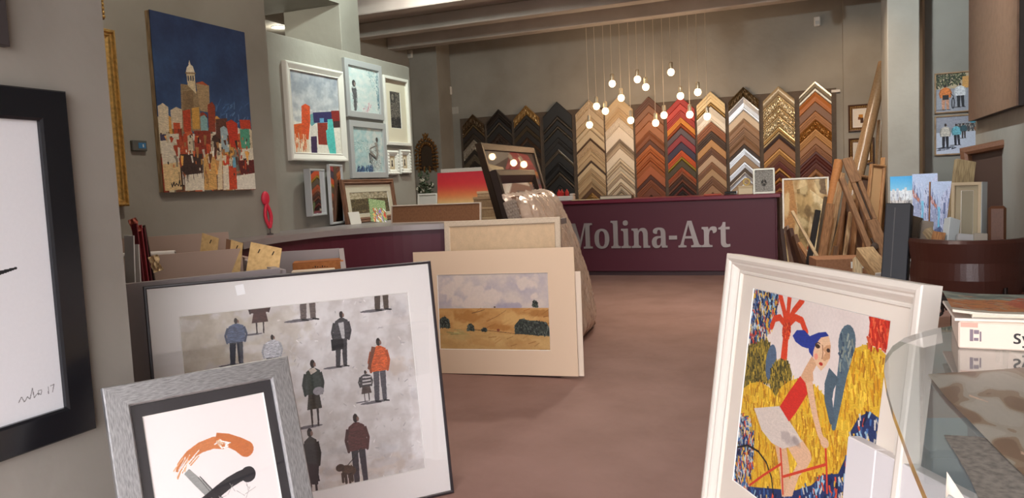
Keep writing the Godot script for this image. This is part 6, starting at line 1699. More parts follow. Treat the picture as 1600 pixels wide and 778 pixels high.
func flowers() -> void:
	var c := Vector3(-4.896, 1.161, -9.250)
	var o := thing("flower_vase", "dark vase of white blossoms and leafy stems beside the sunset canvas", "flowers", place(c.x - 0.05, 0.752, -9.25))
	var v := MB.new()
	v.lathe([Vector2(0.0, 0), Vector2(0.05, 0), Vector2(0.07, 0.08), Vector2(0.06, 0.2), Vector2(0.035, 0.26), Vector2(0.04, 0.29), Vector2(0.034, 0.29), Vector2(0.03, 0.25)], 20)
	part("vase", v.done(), mat("vase_dark", rgb(60, 56, 52), 0.3), o)
	var rr := RandomNumberGenerator.new()
	rr.seed = 44
	var st := MB.new()
	var lf := MB.new()
	for i in 16:
		var a := rr.randf() * TAU
		var tip := Vector3(cos(a) * rr.randf_range(0.03, 0.17), rr.randf_range(0.46, 0.84), sin(a) * rr.randf_range(0.03, 0.12))
		st.tube([Vector3(0, 0.26, 0), Vector3(tip.x * 0.4, 0.26 + (tip.y - 0.26) * 0.6, tip.z * 0.4), tip], 0.003, 5)
		for j in 12:
			var q := Vector3(0, 0.3, 0).lerp(tip, rr.randf_range(0.3, 1.0))
			lf.ball(q + Vector3(rr.randf_range(-0.03, 0.03), 0, rr.randf_range(-0.03, 0.03)), Vector3(0.034, 0.008, 0.018), 6, 3, Basis(Vector3(rr.randf(), rr.randf(), rr.randf()).normalized(), rr.randf() * 3.0))
		if i % 2 == 0:
			var b := MB.new()
			for j in 12:
				var e := Vector3(rr.randf_range(-1, 1), rr.randf_range(-0.4, 1), rr.randf_range(-1, 1)).normalized()
				b.ball(tip + e * 0.02, Vector3(0.017, 0.017, 0.007), 6, 3, Basis(Vector3.UP.cross(e).normalized() if absf(e.y) < 0.99 else Vector3.RIGHT, Vector3.UP.angle_to(e)))
			part("blossom", b.done(), mat("petal_white", rgb(206, 200, 182), 0.7), o)
	part("stems", st.done(), mat("stem_green", rgb(70, 84, 52), 0.7), o)
	part("leaves", lf.done(), mat("leaf_green", rgb(62, 76, 52), 0.6), o)

func gilt_mirror() -> void:
	var c := Vector3(-6.203, 1.572, -11.700)
	var o := thing("carved_mirror", "small arched mirror in a carved gilt leaf frame on the dark wall pier", "mirror", place(c.x, c.y, -11.7))
	var gold := mat("gilt_old", rgb(132, 92, 50), 0.4, 0.6)
	var ins := PackedVector2Array()
	for i in 15:
		var a := PI * i / 14
		ins.append(Vector2(cos(a) * 0.1, -(0.34 + sin(a) * 0.12)))
	ins.append(Vector2(-0.1, -0.12))
	ins.append(Vector2(0.1, -0.12))
	var up := Transform3D(Basis(Vector3.RIGHT, PI / 2), Vector3.ZERO)   # polygon x, z -> x, -y
	var g := MB.new()
	g.prism(ins, 0.012, 0.016, up)
	part("mirror_glass", g.done(), mat("mirror_old", rgb(110, 98, 88), 0.1, 0.9), o)
	var base := PackedVector2Array()
	for i in 21:
		var a := PI * i / 20
		base.append(Vector2(cos(a) * 0.16, -(0.34 + sin(a) * 0.2)))
	base.append(Vector2(-0.17, -0.05))
	base.append(Vector2(0.17, -0.05))
	var bb := MB.new()
	bb.prism(base, 0.0, 0.012, up)
	part("back_plate", bb.done(), mat("gilt_dark_wood", rgb(58, 40, 26), 0.6), o)
	var rr := RandomNumberGenerator.new()
	rr.seed = 5
	for ring in 2:
		var m := MB.new()
		var n := 26
		for i in n:
			var t := float(i) / n
			var p: Vector2
			var dirv: Vector2
			if t < 0.5:
				var a := PI * t * 2
				p = Vector2(cos(a) * (0.19 - ring * 0.06), 0.34 + sin(a) * (0.24 - ring * 0.07))
				dirv = Vector2(cos(a), sin(a))
			elif t < 0.68:
				p = Vector2(-0.19 + ring * 0.06, 0.34 - (t - 0.5) / 0.18 * 0.28)
				dirv = Vector2(-1, -0.4)
			elif t < 0.82:
				p = Vector2(-0.19 + (t - 0.68) / 0.14 * 0.38, 0.05 + ring * 0.05)
				dirv = Vector2(p.x * 3.0, -1).normalized()
			else:
				p = Vector2(0.19 - ring * 0.06, 0.06 + (t - 0.82) / 0.18 * 0.28)
				dirv = Vector2(1, -0.4)
			var ang := dirv.angle() + rr.randf_range(-0.6, 0.6)
			m.ball(Vector3(p.x, p.y, 0.03), Vector3(0.04 - ring * 0.01, 0.017, 0.018), 8, 5, Basis(Vector3.BACK, ang))
			m.ball(Vector3(p.x, p.y, 0.036) + Vector3(cos(ang + 0.9), sin(ang + 0.9), 0) * 0.014, Vector3(0.026, 0.01, 0.012), 6, 4, Basis(Vector3.BACK, ang + 0.7))
		part("carving", m.done(), gold, o)
	var top := MB.new()
	for a in [-0.6, 0.0, 0.6]:
		top.ball(Vector3(sin(a) * 0.05, 0.61 + cos(a) * 0.03, 0.03), Vector3(0.018, 0.05, 0.016), 8, 5, Basis(Vector3.BACK, -a))
	part("crest", top.done(), gold, o)

# ---------------------------------------------------------------- right half of the shop
func right_side() -> void:
	var wmould := mat("moulding_ivory", rgb(228, 220, 208), 0.4)
	var w := thing("framed_painting", "big white moulded frame with a bright painting of a girl cycling past yellow bushes", "picture", place(-0.172, 0.0, -2.481, -56.6, 8.0))
	picture(w, 1.025, 1.02, [Vector2(0, 0), Vector2(0, 0.056), Vector2(0.004, 0.06), Vector2(0.016, 0.062), Vector2(0.024, 0.058), Vector2(0.03, 0.05), Vector2(0.036, 0.05), Vector2(0.042, 0.044), Vector2(0.05, 0.034), Vector2(0.056, 0.028), Vector2(0.06, 0.03), Vector2(0.066, 0.03), Vector2(0.07, 0.022), Vector2(0.07, 0)], wmould,
		{"art": art_mat("cyclist", art_cyclist(), 0.7), "mat": 0.079, "mat_top": 0.042, "mat_bottom": 0.128, "inset": 0.044, "matmat": mat("mount_warm", rgb(232, 222, 208), 0.8)})
	counter_things()
	table_group()
	wall_right_things()
	frame_pile()
	tub_group()

func counter_things() -> void:
	var y := 1.052
	var p := Vector3(-0.677, 1.105, -10.420)
	var f := thing("framed_picture", "small grey framed flower study standing on the right end of the counter", "picture", place(p.x, y, -10.42, 6, 8))
	picture(f, 0.27, 0.33, flat_prof(0.026, 0.022), mat("frame_pewter", rgb(176, 170, 158), 0.4, 0.4), {"art": art_mat("flower", art_small(0)), "inset": 0.01})
	var bx := Vector3(-0.921, 1.113, -10.500)
	var b := thing("carton", "little cream box on the counter left of the flower study", "box", place(bx.x, y, -10.5, 12))
	part("body", boxm(Vector3(-0.09, 0, -0.06), Vector3(0.09, 0.08, 0.06), 0.004), mat("box_cream", rgb(222, 204, 170), 0.7), b)
	part("lid", boxm(Vector3(-0.094, 0.08, -0.064), Vector3(0.094, 0.11, 0.064), 0.004), mat("box_lid", rgb(206, 184, 148), 0.7), b)
	var tp := thing("tape_dispenser", "small yellowish tape roll on top of the little cream box", "tape", place(bx.x + 0.02, y + 0.11, -10.5, 20))
	var tm := MB.new()
	tm.lathe([Vector2(0.03, -0.012), Vector2(0.05, -0.012), Vector2(0.05, 0.012), Vector2(0.03, 0.012), Vector2(0.03, -0.012)], 20, Transform3D(Basis(Vector3.RIGHT, PI / 2), Vector3(0, 0.05, 0)))
	part("roll", tm.done(), mat("tape_yellow", rgb(206, 178, 110), 0.4), tp)
	var st := Vector3(-1.102, 1.104, -10.450)
	var s := thing("stapler", "black stapler lying on the counter beside the cream box", "stapler", place(st.x, y, -10.45, 15))
	part("base", boxm(Vector3(-0.08, 0, -0.018), Vector3(0.08, 0.012, 0.018), 0.003), mat("black_plastic", rgb(30, 28, 28), 0.4), s)
	part("arm", boxm(Vector3(-0.075, 0.016, -0.016), Vector3(0.075, 0.045, 0.016), 0.006), mat("black_plastic", Color.WHITE), s)
	var rd := Vector3(-1.325, 1.098, -10.400)
	solo("folder", boxm(Vector3(-0.11, 0, -0.06), Vector3(0.11, 0.022, 0.06), 0.003), mat("folder_red", rgb(176, 74, 52), 0.6), place(rd.x, y, -10.4, 8), "flat reddish folder on the counter left of the stapler", "folder")
	var bk := Vector3(-2.585, 1.111, -10.420)
	var bb := thing("book", "flat grey brown sample book lying on the counter under the white samples", "book", place(bk.x - 0.05, y, -10.42, 4))
	part("cover", boxm(Vector3(-0.2, 0, -0.1), Vector3(0.24, 0.05, 0.1), 0.004), mat("book_taupe", rgb(104, 88, 72), 0.6), bb)
	part("pages", boxm(Vector3(-0.19, 0.008, -0.095), Vector3(0.236, 0.042, 0.103)), mat("pages", rgb(214, 200, 178), 0.8), bb)
	var lf := Vector3(-2.952, 1.100, -10.360)
	solo("leaflet", boxm(Vector3(-0.2, 0, -0.07), Vector3(0.2, 0.012, 0.07), 0.001), mat("leaflet_cream", rgb(206, 186, 150), 0.7), place(lf.x - 0.08, y, -10.34, 4), "thin pale leaflet pad lying on the counter near the wrapped frames", "leaflet")
	var tr := Vector3(-3.365, 1.141, -10.400)
	var t := thing("desk_tray", "white scalloped desk tray at the left of the counter", "tray", place(tr.x, y, -10.4, 5))
	part("tray", boxm(Vector3(-0.14, 0, -0.08), Vector3(0.14, 0.07, 0.08), 0.01), mat("tray_white", rgb(216, 208, 204), 0.4), t)
	part("rim", boxm(Vector3(0.09, 0.07, -0.08), Vector3(0.14, 0.1, 0.08), 0.01), mat("tray_white", Color.WHITE), t)
	var k := 0
	for q in [[-0.08, 0.05], [-0.03, 0.045], [0.05, 0.055]]:
		var m := MB.new()
		m.lathe([Vector2(0.0, 0), Vector2(0.026, 0), Vector2(0.03, 0.05), Vector2(0.016, 0.07), Vector2(0.008, 0.09), Vector2(0, 0.1)], 14)
		solo("ink_pot", m.done(), mat("ink_red", rgb(190, 44, 44), 0.4), place(tr.x + q[0], y + 0.07, -10.4 + 0.02 * k), ["red bottle in the white desk tray, left one", "red bottle in the white desk tray, middle one", "red bottle in the white desk tray, right one"][k], "bottle", "red bottles in the desk tray")
		k += 1

func table_group() -> void:
	var yt := 0.93
	var o := thing("glass_table", "glass topped table with a rounded corner at the right foreground", "table", place(0.5, 0, -1.3))
	var xf := Transform3D(Basis(), Vector3(-0.5, yt, 1.3))
	var pts := PackedVector2Array([Vector2(0.135, -0.5), Vector2(0.112, -0.8), Vector2(0.103, -1.064), Vector2(0.099, -1.29), Vector2(0.1, -1.43), Vector2(0.104, -1.547), Vector2(0.115, -1.665), Vector2(0.136, -1.768), Vector2(0.166, -1.856), Vector2(0.207, -1.93), Vector2(0.243, -1.98), Vector2(0.29, -2.022), Vector2(0.36, -2.066), Vector2(0.441, -2.1), Vector2(0.56, -2.13), Vector2(0.75, -2.15), Vector2(1.05, -2.15), Vector2(1.1, -2.1), Vector2(1.1, -0.5)])
	var top := MB.new()
	top.prism(pts, -0.0005, 0.0, xf)
	var gm := mat("table_glass", Color(0.78, 0.84, 0.82, 0.16), 0.02)
	gm.transparency = BaseMaterial3D.TRANSPARENCY_ALPHA
	part("tabletop", top.done(), gm, o)
	var ed := MB.new()
	for i in pts.size():
		var a := pts[i]
		var b := pts[(i + 1) % pts.size()]
		ed.quad(xf * Vector3(a.x, -0.014, a.y), xf * Vector3(b.x, -0.014, b.y), xf * Vector3(b.x, -0.001, b.y), xf * Vector3(a.x, -0.001, a.y))
	var em := mat("glass_edge", Color(0.2, 0.17, 0.12, 0.85), 0.08)
	em.transparency = BaseMaterial3D.TRANSPARENCY_ALPHA
	em.metallic_specular = 0.9
	part("tabletop_edge", ed.done(), em, o)
	var br := mat("table_bronze", rgb(96, 82, 62), 0.35, 0.7)
	for q in [[0.42, -1.88], [0.95, -1.95], [0.95, -0.7], [0.3, -0.62]]:
		part("leg", boxm(Vector3(q[0] - 0.518, 0, q[1] + 1.282), Vector3(q[0] - 0.482, yt - 0.012, q[1] + 1.318), 0.003), br, o)
	part("shelf", boxm(Vector3(-0.07, 0.3, -0.66), Vector3(0.5, 0.318, 0.66), 0.002), mat("shelf_slate", rgb(52, 54, 58), 0.35), o)
	# things under the glass
	var pc := thing("storage_box", "low blue grey storage box on the floor beyond the glass table", "box", place(0.62, 0, -3.3, 15))
	part("body", boxm(Vector3(-0.32, 0, -0.18), Vector3(0.32, 0.26, 0.18), 0.006), mat("box_slate_blue", rgb(120, 136, 150), 0.5), pc)
	part("lid", boxm(Vector3(-0.33, 0.26, -0.19), Vector3(0.33, 0.29, 0.19), 0.004), mat("box_slate_blue", Color.WHITE), pc)
	# white box frame leaning at the cyclist picture
	var wb := Vector3(0.108, 0.560, -2.325)
	var dv := Vector3(0.53, 0, 0.848)
	var wf := thing("box_frame", "plain white deep box leaning against the cyclist painting under the glass", "frame", Transform3D(Basis(dv, Vector3(0.09, 0.99, -0.06).normalized(), dv.cross(Vector3(0.09, 0.99, -0.06).normalized())).orthonormalized(), wb + dv * 0.25 - Vector3(0.072, 0.555, -0.048)))
	var wm := mat("frame_white_box", rgb(226, 222, 222), 0.45)
	part("face", boxm(Vector3(-0.25, 0.0, -0.012), Vector3(-0.128, 0.555, 0.03), 0.003), wm, wf)
	part("face", boxm(Vector3(-0.126, 0.0, -0.012), Vector3(0.25, 0.555, 0.03), 0.003), wm, wf)
	# books
	var b0 := Vector3(0.255, 0.932, -1.760)
	var d1 := thing("catalogue", "thick cream catalogue at the bottom of the stack on the glass table", "book", place(b0.x, 0.9305, b0.z, -5.0), "catalogues stacked on the glass table")
	var cream := mat("book_cream", rgb(222, 202, 184), 0.55)
	part("cover", boxm(Vector3(0, 0, -0.24), Vector3(0.32, 0.055, 0), 0.003), cream, d1)
	part("pages", boxm(Vector3(0.004, 0.004, -0.244), Vector3(0.323, 0.051, -0.01)), mat("pages", Color.WHITE), d1)
	var fnt := SystemFont.new()
	fnt.font_names = PackedStringArray(["Droid Sans"])
	fnt.font_weight = 700
	var t := TextMesh.new()
	t.text = "Sy"
	t.font = fnt
	t.font_size = 48
	t.pixel_size = 0.0006
	t.depth = 0.0006
	part("spine_lettering", t, mat("letter_black", rgb(28, 24, 24), 0.6), d1, Transform3D(Basis(), Vector3(0.108, 0.024, 0.0004)), "black spine letters")
	for q in [[0.02, 0.028, 0.006, 0.024], [0.027, 0.035, 0.009, 0.008], [0.027, 0.02, 0.008, 0.006], [0.037, 0.026, 0.003, 0.02]]:
		part("spine_emblem", boxm(Vector3(q[0], q[1] - q[3] / 2, 0), Vector3(q[0] + q[2], q[1] + q[3] / 2, 0.0006)), mat("emblem_grey", rgb(120, 104, 112), 0.6), d1)
	part("worn_corner", boxm(Vector3(0.004, 0.044, 0), Vector3(0.034, 0.0535, 0.0005)), mat("worn_rose", rgb(200, 158, 140), 0.7), d1)
	var d2 := thing("magazine", "white magazine lying in the middle of the stack on the glass table", "magazine", place(b0.x - 0.006, 0.9857, b0.z - 0.004, -2.0), "catalogues stacked on the glass table")
	part("cover", boxm(Vector3(0, 0, -0.23), Vector3(0.33, 0.006, 0), 0.001), mat("mag_white", rgb(226, 216, 204), 0.5), d2)
	part("cover", boxm(Vector3(0.03, 0.0062, -0.225), Vector3(0.334, 0.011, -0.002), 0.001), mat("mag_grey", rgb(196, 190, 182), 0.5), d2)
	# the top catalogue with its curling cover
	var d3 := thing("catalogue", "catalogue with a colourful painted cover on top of the stack on the glass table", "book", place(b0.x - 0.008, 0.997, b0.z + 0.012, -3.0), "catalogues stacked on the glass table")
	part("pages", boxm(Vector3(0.03, 0, -0.24), Vector3(0.33, 0.008, 0), 0.001), mat("pages", Color.WHITE), d3)
	var cv := MB.new()
	var n := 16
	var hgt := func(u: float) -> float: return 0.0085 + 0.007 * pow(1.0 - clampf(u / 0.3, 0, 1), 2.0)
	for i in n:
		var u0 := float(i) / n
		var u1 := float(i + 1) / n
		var x0 := -0.004 + u0 * 0.336
		var x1 := -0.004 + u1 * 0.336
		cv.quad(Vector3(x0, hgt.call(u0), 0.002), Vector3(x1, hgt.call(u1), 0.002), Vector3(x1, hgt.call(u1) + 0.003, -0.245), Vector3(x0, hgt.call(u0) + 0.003, -0.245), Vector2(u0, 1), Vector2(u1, 1), Vector2(u1, 0), Vector2(u0, 0))
		cv.quad(Vector3(x0, hgt.call(u0) - 0.005, 0.002), Vector3(x1, hgt.call(u1) - 0.005, 0.002), Vector3(x1, hgt.call(u1), 0.002), Vector3(x0, hgt.call(u0), 0.002), Vector2(0, 0.99), Vector2(0.1, 0.99), Vector2(0.1, 0.97), Vector2(0, 0.97))
	part("front_cover", cv.done(), art_mat("cover", art_cover(), 0.35), d3)
	# loose sheets on the glass
	sheet("patterned_sheet", [Vector3(0.172, 0.935, -1.507), Vector3(0.255, 0.935, -1.547), Vector3(0.376, 0.935, -1.610), Vector3(0.222, 0.935, -0.944), Vector3(0.217, 0.935, -1.032), Vector3(0.207, 0.935, -1.110), Vector3(0.196, 0.935, -1.219), Vector3(0.181, 0.935, -1.355)], 0.9345, art_mat("camo", art_camo(), 0.3), "large brown and grey blotched sheet curving across the glass table")
	sheet("rough_paper", [Vector3(0.153, 0.932, -1.172), Vector3(0.195, 0.932, -1.175), Vector3(0.240, 0.932, -1.142), Vector3(0.220, 0.932, -0.933), Vector3(0.158, 0.932, -0.916), Vector3(0.159, 0.932, -1.012), Vector3(0.157, 0.932, -1.091)], 0.9315, mat("paper_rough_grey", rgb(150, 142, 130), 0.85, 0.0, tx.leaf, Vector3(6, 6, 6), true), "rough grey handmade paper under the blotched sheet")
	var cr := MB.new()
	cr.tri(Vector3(0, 0, 0), Vector3(0.016, 0.0, 0.03), Vector3(-0.002, 0.026, 0.0))
	cr.tri(Vector3(0, 0, 0), Vector3(-0.002, 0.026, 0.0), Vector3(-0.006, 0.0, 0.02))
	var pp := Vector3(0.130, 0.931, -0.960)
	solo("folded_card", cr.done(), mat("mag_white", Color.WHITE), Transform3D(Basis(), pp), "small white folded card standing on the glass near the front edge", "card")

func sheet(called: String, pts: Array, y: float, m: Material, label: String) -> void:
	var c := Vector3()
	for p in pts:
		c += p / pts.size()
	c.y = y
	var lo := Vector2(1e9, 1e9)
	var hi := Vector2(-1e9, -1e9)
	for p in pts:
		lo = lo.min(Vector2(p.x, p.z))
		hi = hi.max(Vector2(p.x, p.z))
	var poly := PackedVector2Array()
	for p in pts:
		poly.append(Vector2(p.x - c.x, p.z - c.z))
	var k := MB.new()
	k.prism(poly, 0.0, 0.0012)
	for i in k.t.size():
		var q := k.v[i]
		k.t[i] = Vector2((q.x + c.x - lo.x) / (hi.x - lo.x), (q.z + c.z - lo.y) / (hi.y - lo.y))
	solo(called, k.done(), m, Transform3D(Basis(), c), label, "paper")

func wall_right_things() -> void:
	# big brown canvas on the near right wall, seen at a grazing angle
	var o := thing("canvas_painting", "large plain brown canvas high on the right wall", "painting", place(1.148, 1.66, -6.59, -90))
	part("canvas", slabm(1.7, 1.5, -0.012, 0.0), mat("canvas_brown", rgb(122, 92, 74), 0.45, 0.0, tx.card, Vector3(1.2, 1.2, 1)), o)
	var b := MB.new()
	b.moulding(1.7, 1.5, [Vector2(0, 0), Vector2(0, 0.046), Vector2(0.05, 0.046), Vector2(0.05, 0)], -0.06)
	part("edge", b.done(), mat("canvas_edge", rgb(44, 34, 30), 0.6), o)
	# street photographs
	var pale := wood("pale_frame", rgb(206, 168, 128))
	var k := 0
	for q in [[1.811, 2.198, "upper framed street photograph of two walkers and a bicycle"], [1.405, 1.786, "lower framed street photograph of three people on a bright square"]]:
		var f := thing("framed_photograph", q[2], "picture", place(1.252, q[0], -8.572, 0), "street photographs beside the pillar")
		picture(f, 0.43, q[1] - q[0], flat_prof(0.013, 0.028), pale, {"art": art_mat("street%d" % k, art_street(k == 1), 0.6), "inset": 0.008})
		k += 1
	# ornate small frames in the niche
	var dk := mat("frame_ornate_dark", rgb(74, 46, 30), 0.35, 0.2)
	var gd := mat("gilt", Color.WHITE)
	k = 0
	for q in [[1.84, 2.215, "upper ornate dark and gilt frame holding a gold block motif"], [1.375, 1.745, "lower ornate dark and gilt frame behind the cardboard tube"]]:
		var f := thing("framed_picture", q[2], "picture", place(0.535, q[0], -11.955, 0), "ornate frames in the lit niche")
		picture(f, 0.33, q[1] - q[0], [Vector2(0, 0), Vector2(0, 0.03), Vector2(0.01, 0.042), Vector2(0.02, 0.04), Vector2(0.04, 0.026), Vector2(0.052, 0.03), Vector2(0.058, 0.02), Vector2(0.058, 0)], dk, {"art": art_mat("block%d" % k, art_small(1 + k)), "mat": 0.012, "inset": 0.024})
		beads(f, "gilt_beading", 0.33, q[1] - q[0], 0.03, -0.01, Vector3(0.01, 0.009, 0.006), 0.022, gd)
		beads(f, "inner_beading", 0.33, q[1] - q[0], 0.052, -0.016, Vector3(0.006, 0.006, 0.005), 0.014, gd)
		k += 1

func tube_xf(a: Vector3, b: Vector3) -> Transform3D:
	return bar_xf(a, b, 22.0)

func cardtube(called: String, a: Vector3, b: Vector3, r0: float, r1: float, m: Material, label: String) -> void:
	var l := (b - a).length()
	var k := MB.new()
	k.lathe([Vector2(r0 * 0.85, 0.02), Vector2(r0 * 0.85, 0), Vector2(r0, 0), Vector2(r1, l), Vector2(r1 * 0.85, l), Vector2(r1 * 0.85, l - 0.03), Vector2(0, l - 0.03)], 24)
	solo(called, k.done(), m, tube_xf(a, b), label, "tube")

func frame_pile() -> void:
	var c := func(r: int, g: int, b: int) -> StandardMaterial3D: return plankwood("%d_%d_%d" % [r, g, b], rgb(r, g, b))
	var g := "frames and mouldings leaning in the pile"
	# tan abstract canvas behind everything
	var ta := Vector3(-0.428, 1.239, -9.750)
	var tb := Vector3(0.088, 1.252, -9.750)
	var tw := tb.x - ta.x
	var to := thing("framed_painting", "tan abstract painting in a thin white frame beside the end of the counter", "painting", place((ta.x + tb.x) / 2, 0.0, -9.66, 0.0, 4.0), "")
	picture(to, tw, ta.y + 0.003, flat_prof(0.02, 0.03), mat("frame_white", Color.WHITE), {"art": art_mat("tan", null), "inset": 0.008})
	# cardboard tubes
	var cb := mat("tube_card", rgb(190, 128, 76), 0.7, 0.0, tx.card, Vector3(2, 2, 2), true)
	var cw := mat("tube_wrapped", rgb(172, 136, 100), 0.25, 0.0, tx.card, Vector3(2, 2, 2), true)
	cardtube("cardboard_tube", Vector3(-0.075, 0.004, -9.100), Vector3(0.191, 1.420, -9.350), 0.05, 0.05, cb, "short orange brown cardboard tube in the frame pile")
	cardtube("cardboard_tube", Vector3(0.086, 0.004, -9.200), Vector3(0.674, 2.489, -9.750), 0.085, 0.06, cw, "longest cardboard tube, plastic wrapped, leaning up to the pillar")
	cardtube("cardboard_tube", Vector3(0.544, 0.004, -9.750), Vector3(0.654, 1.857, -9.900), 0.045, 0.045, cw, "plastic wrapped pole standing beside the longest cardboard tube")
	bar("frame_edge", Vector3(-0.346, 0.004, -9.100), Vector3(-0.417, 0.672, -9.300), 0.045, 0.1, c.call(70, 46, 40), "first dark frame edge beside the counter end", "frame", 22.0, g)
	bar("frame_edge", Vector3(-0.246, 0.004, -8.940), Vector3(-0.348, 0.718, -9.140), 0.025, 0.1, c.call(168, 142, 126), "pale frame edge between dark ones by the counter", "frame", 22.0, g)
	bar("frame_edge", Vector3(-0.148, 0.004, -8.800), Vector3(-0.310, 0.698, -9.000), 0.045, 0.1, c.call(86, 54, 42), "second dark frame edge beside the counter end", "frame", 22.0, g)
	bar("frame_edge", Vector3(-0.067, 0.004, -8.660), Vector3(-0.261, 0.637, -8.860), 0.045, 0.1, c.call(108, 74, 52), "brown frame edge leaning beside the black moulding", "frame", 22.0, g)
	bar("moulding_length", Vector3(0.193, 0.004, -8.120), Vector3(-0.270, 0.922, -8.260), 0.03, 0.02, c.call(222, 192, 150), "light stick leaning across the tan painting", "moulding", 22.0, g)
	bar("board_offcut", Vector3(0.122, 0.004, -8.460), Vector3(-0.218, 0.569, -8.660), 0.04, 0.03, c.call(186, 132, 86), "short tan board low beside the black moulding", "board", 22.0, g)
	bar("moulding_length", Vector3(-0.013, 0.004, -8.660), Vector3(0.223, 1.277, -8.860), 0.045, 0.025, c.call(196, 154, 112), "long tan moulding leaning left of the easel", "moulding", 22.0, g)
	bar("moulding_length", Vector3(-0.075, 0.004, -8.860), Vector3(0.194, 1.182, -9.000), 0.04, 0.03, c.call(206, 172, 132), "pale ridged moulding behind the long tan one", "moulding", 22.0, g)
	bar("moulding_length", Vector3(-0.110, 0.004, -8.520), Vector3(0.051, 1.038, -8.720), 0.03, 0.03, c.call(92, 74, 54), "narrow ornate dark moulding strip in the pile", "moulding", 22.0, g)
	bar("moulding_length", Vector3(-0.186, 0.004, -8.420), Vector3(-0.025, 0.905, -8.600), 0.055, 0.03, c.call(34, 28, 28), "flat black moulding left in the pile", "moulding", 22.0, g)
	bar("board_offcut", Vector3(-0.066, 0.004, -8.360), Vector3(0.098, 0.969, -8.560), 0.075, 0.04, c.call(168, 120, 80), "thick brown board end standing in the pile", "board", 22.0, g)
	bar("moulding_length", Vector3(0.154, 0.004, -8.280), Vector3(0.280, 0.884, -8.440), 0.035, 0.025, c.call(212, 178, 138), "thin light moulding in the middle of the pile", "moulding", 22.0, g)
	bar("moulding_length", Vector3(0.260, 0.004, -8.580), Vector3(0.387, 0.886, -8.740), 0.04, 0.03, c.call(98, 66, 46), "dark brown moulding right of the thin light one", "moulding", 22.0, g)
	bar("moulding_length", Vector3(0.346, 0.004, -8.680), Vector3(0.432, 0.789, -8.800), 0.04, 0.03, c.call(80, 56, 42), "darkest moulding under the easel arm", "moulding", 22.0, g)
	bar("board_offcut", Vector3(0.073, 0.004, -8.200), Vector3(0.138, 0.556, -8.300), 0.035, 0.03, c.call(120, 86, 60), "low brown offcut in front of the pile", "board", 22.0, g)
	bar("moulding_length", Vector3(0.087, 0.004, -8.500), Vector3(0.241, 1.079, -8.660), 0.03, 0.03, c.call(150, 104, 70), "slim brown moulding between the long tan moulding and the brown frame", "moulding", 22.0, g)
	pile_frame("wooden_frame", Vector3(0.216, 0.004, -8.800), Vector3(0.305, 1.001, -8.980), 0.16, 0.05, 0.03, c.call(160, 112, 74), mat("hardboard_dark", rgb(104, 72, 54), 0.8), "brown wooden frame with a dark back in the middle of the pile", 30.0)
	pile_frame("wooden_frame", Vector3(0.479, 0.004, -8.060), Vector3(0.620, 1.399, -8.240), 0.13, 0.05, 0.026, c.call(196, 148, 100), mat("ply", rgb(176, 128, 84), 0.75), "tallest light brown frame leaning on the pillar", 40.0)
	pile_frame("wooden_frame", Vector3(0.385, 0.004, -7.820), Vector3(0.513, 1.342, -8.040), 0.15, 0.04, 0.022, c.call(184, 136, 92), mat("ply_light", rgb(196, 150, 104), 0.75), "middle light brown frame with a plywood back", 30.0)
	pile_frame("wooden_frame", Vector3(0.302, 0.004, -8.060), Vector3(0.416, 1.243, -8.300), 0.13, 0.05, 0.026, c.call(166, 122, 84), mat("hardboard_dark", Color.WHITE), "smaller open light brown frame left of the plywood one", 25.0)
	easel()
	# black box frame
	var bx := thing("box_frame", "tall blue black deep frame standing upright before the pile", "frame", bar_xf(Vector3(0.417, 0.590, -5.350), Vector3(0.456, 1.080, -5.450), -14.0))
	var bh := (Vector3(0.456, 1.080, -5.450) - Vector3(0.417, 0.590, -5.350)).length()
	part("frame", boxm(Vector3(-0.075, 0.0, -0.09), Vector3(0.075, bh, 0.0), 0.006), mat("frame_blue_black", rgb(40, 44, 52), 0.4), bx)
	part("rebate", boxm(Vector3(-0.02, 0.03, 0.0), Vector3(-0.014, bh - 0.03, 0.003)), mat("edge_grey", rgb(92, 92, 94), 0.5), bx)
	# the light block and cartons low in front
	var lb := thing("stretcher_bar", "light wooden stretcher block with a white end in front of the pile", "stretcher bar", bar_xf(Vector3(0.412, 0.552, -5.900), Vector3(0.305, 0.704, -6.250), 10.0))
	var ll := (Vector3(0.412, 0.552, -5.900) - Vector3(0.305, 0.704, -6.250)).length()
	part("block", boxm(Vector3(-0.07, 0.012, -0.05), Vector3(0.05, ll, 0.03), 0.004), c.call(204, 168, 122), lb)
	part("painted_end", boxm(Vector3(-0.07, 0, -0.05), Vector3(0.05, 0.012, 0.03), 0.002), mat("end_white", rgb(226, 222, 214), 0.6), lb)
	var cr := thing("carton", "brown carton with a white label low behind the cyclist frame", "box", place(Vector3(0.208, 0.342, -7.200).x, 0.0, -7.2, 12))
	part("body", boxm(Vector3(-0.28, 0, -0.2), Vector3(0.3, Vector3(0.210, 0.554, -7.200).y, 0.1), 0.004), mat("carton_brown", rgb(136, 92, 62), 0.8, 0.0, tx.card, Vector3(2, 2, 2), true), cr)
	part("label", boxm(Vector3(0.0, Vector3(0.210, 0.470, -7.200).y, 0.1), Vector3(0.14, Vector3(0.210, 0.526, -7.200).y, 0.102)), mat("label_white", rgb(206, 200, 190), 0.7), cr)
	var q0 := Vector3(0.412, 0.543, -5.900)
	var ck := thing("crate", "low dark wooden crate under the light stretcher block", "crate", place(Vector3(0.354, 0.483, -6.150).x, 0.0, -6.15, 6))
	part("box", boxm(Vector3(-0.17, 0, -0.24), Vector3(0.17, q0.y - 0.03, 0.3), 0.004), plankwood("crate_dark", rgb(92, 66, 50)), ck)
	for i in 3:
		part("slat", boxm(Vector3(-0.17, 0.06 + i * 0.14, 0.3), Vector3(0.17, 0.15 + i * 0.14, 0.312), 0.002), plankwood("crate_slat", rgb(112, 82, 60)), ck)
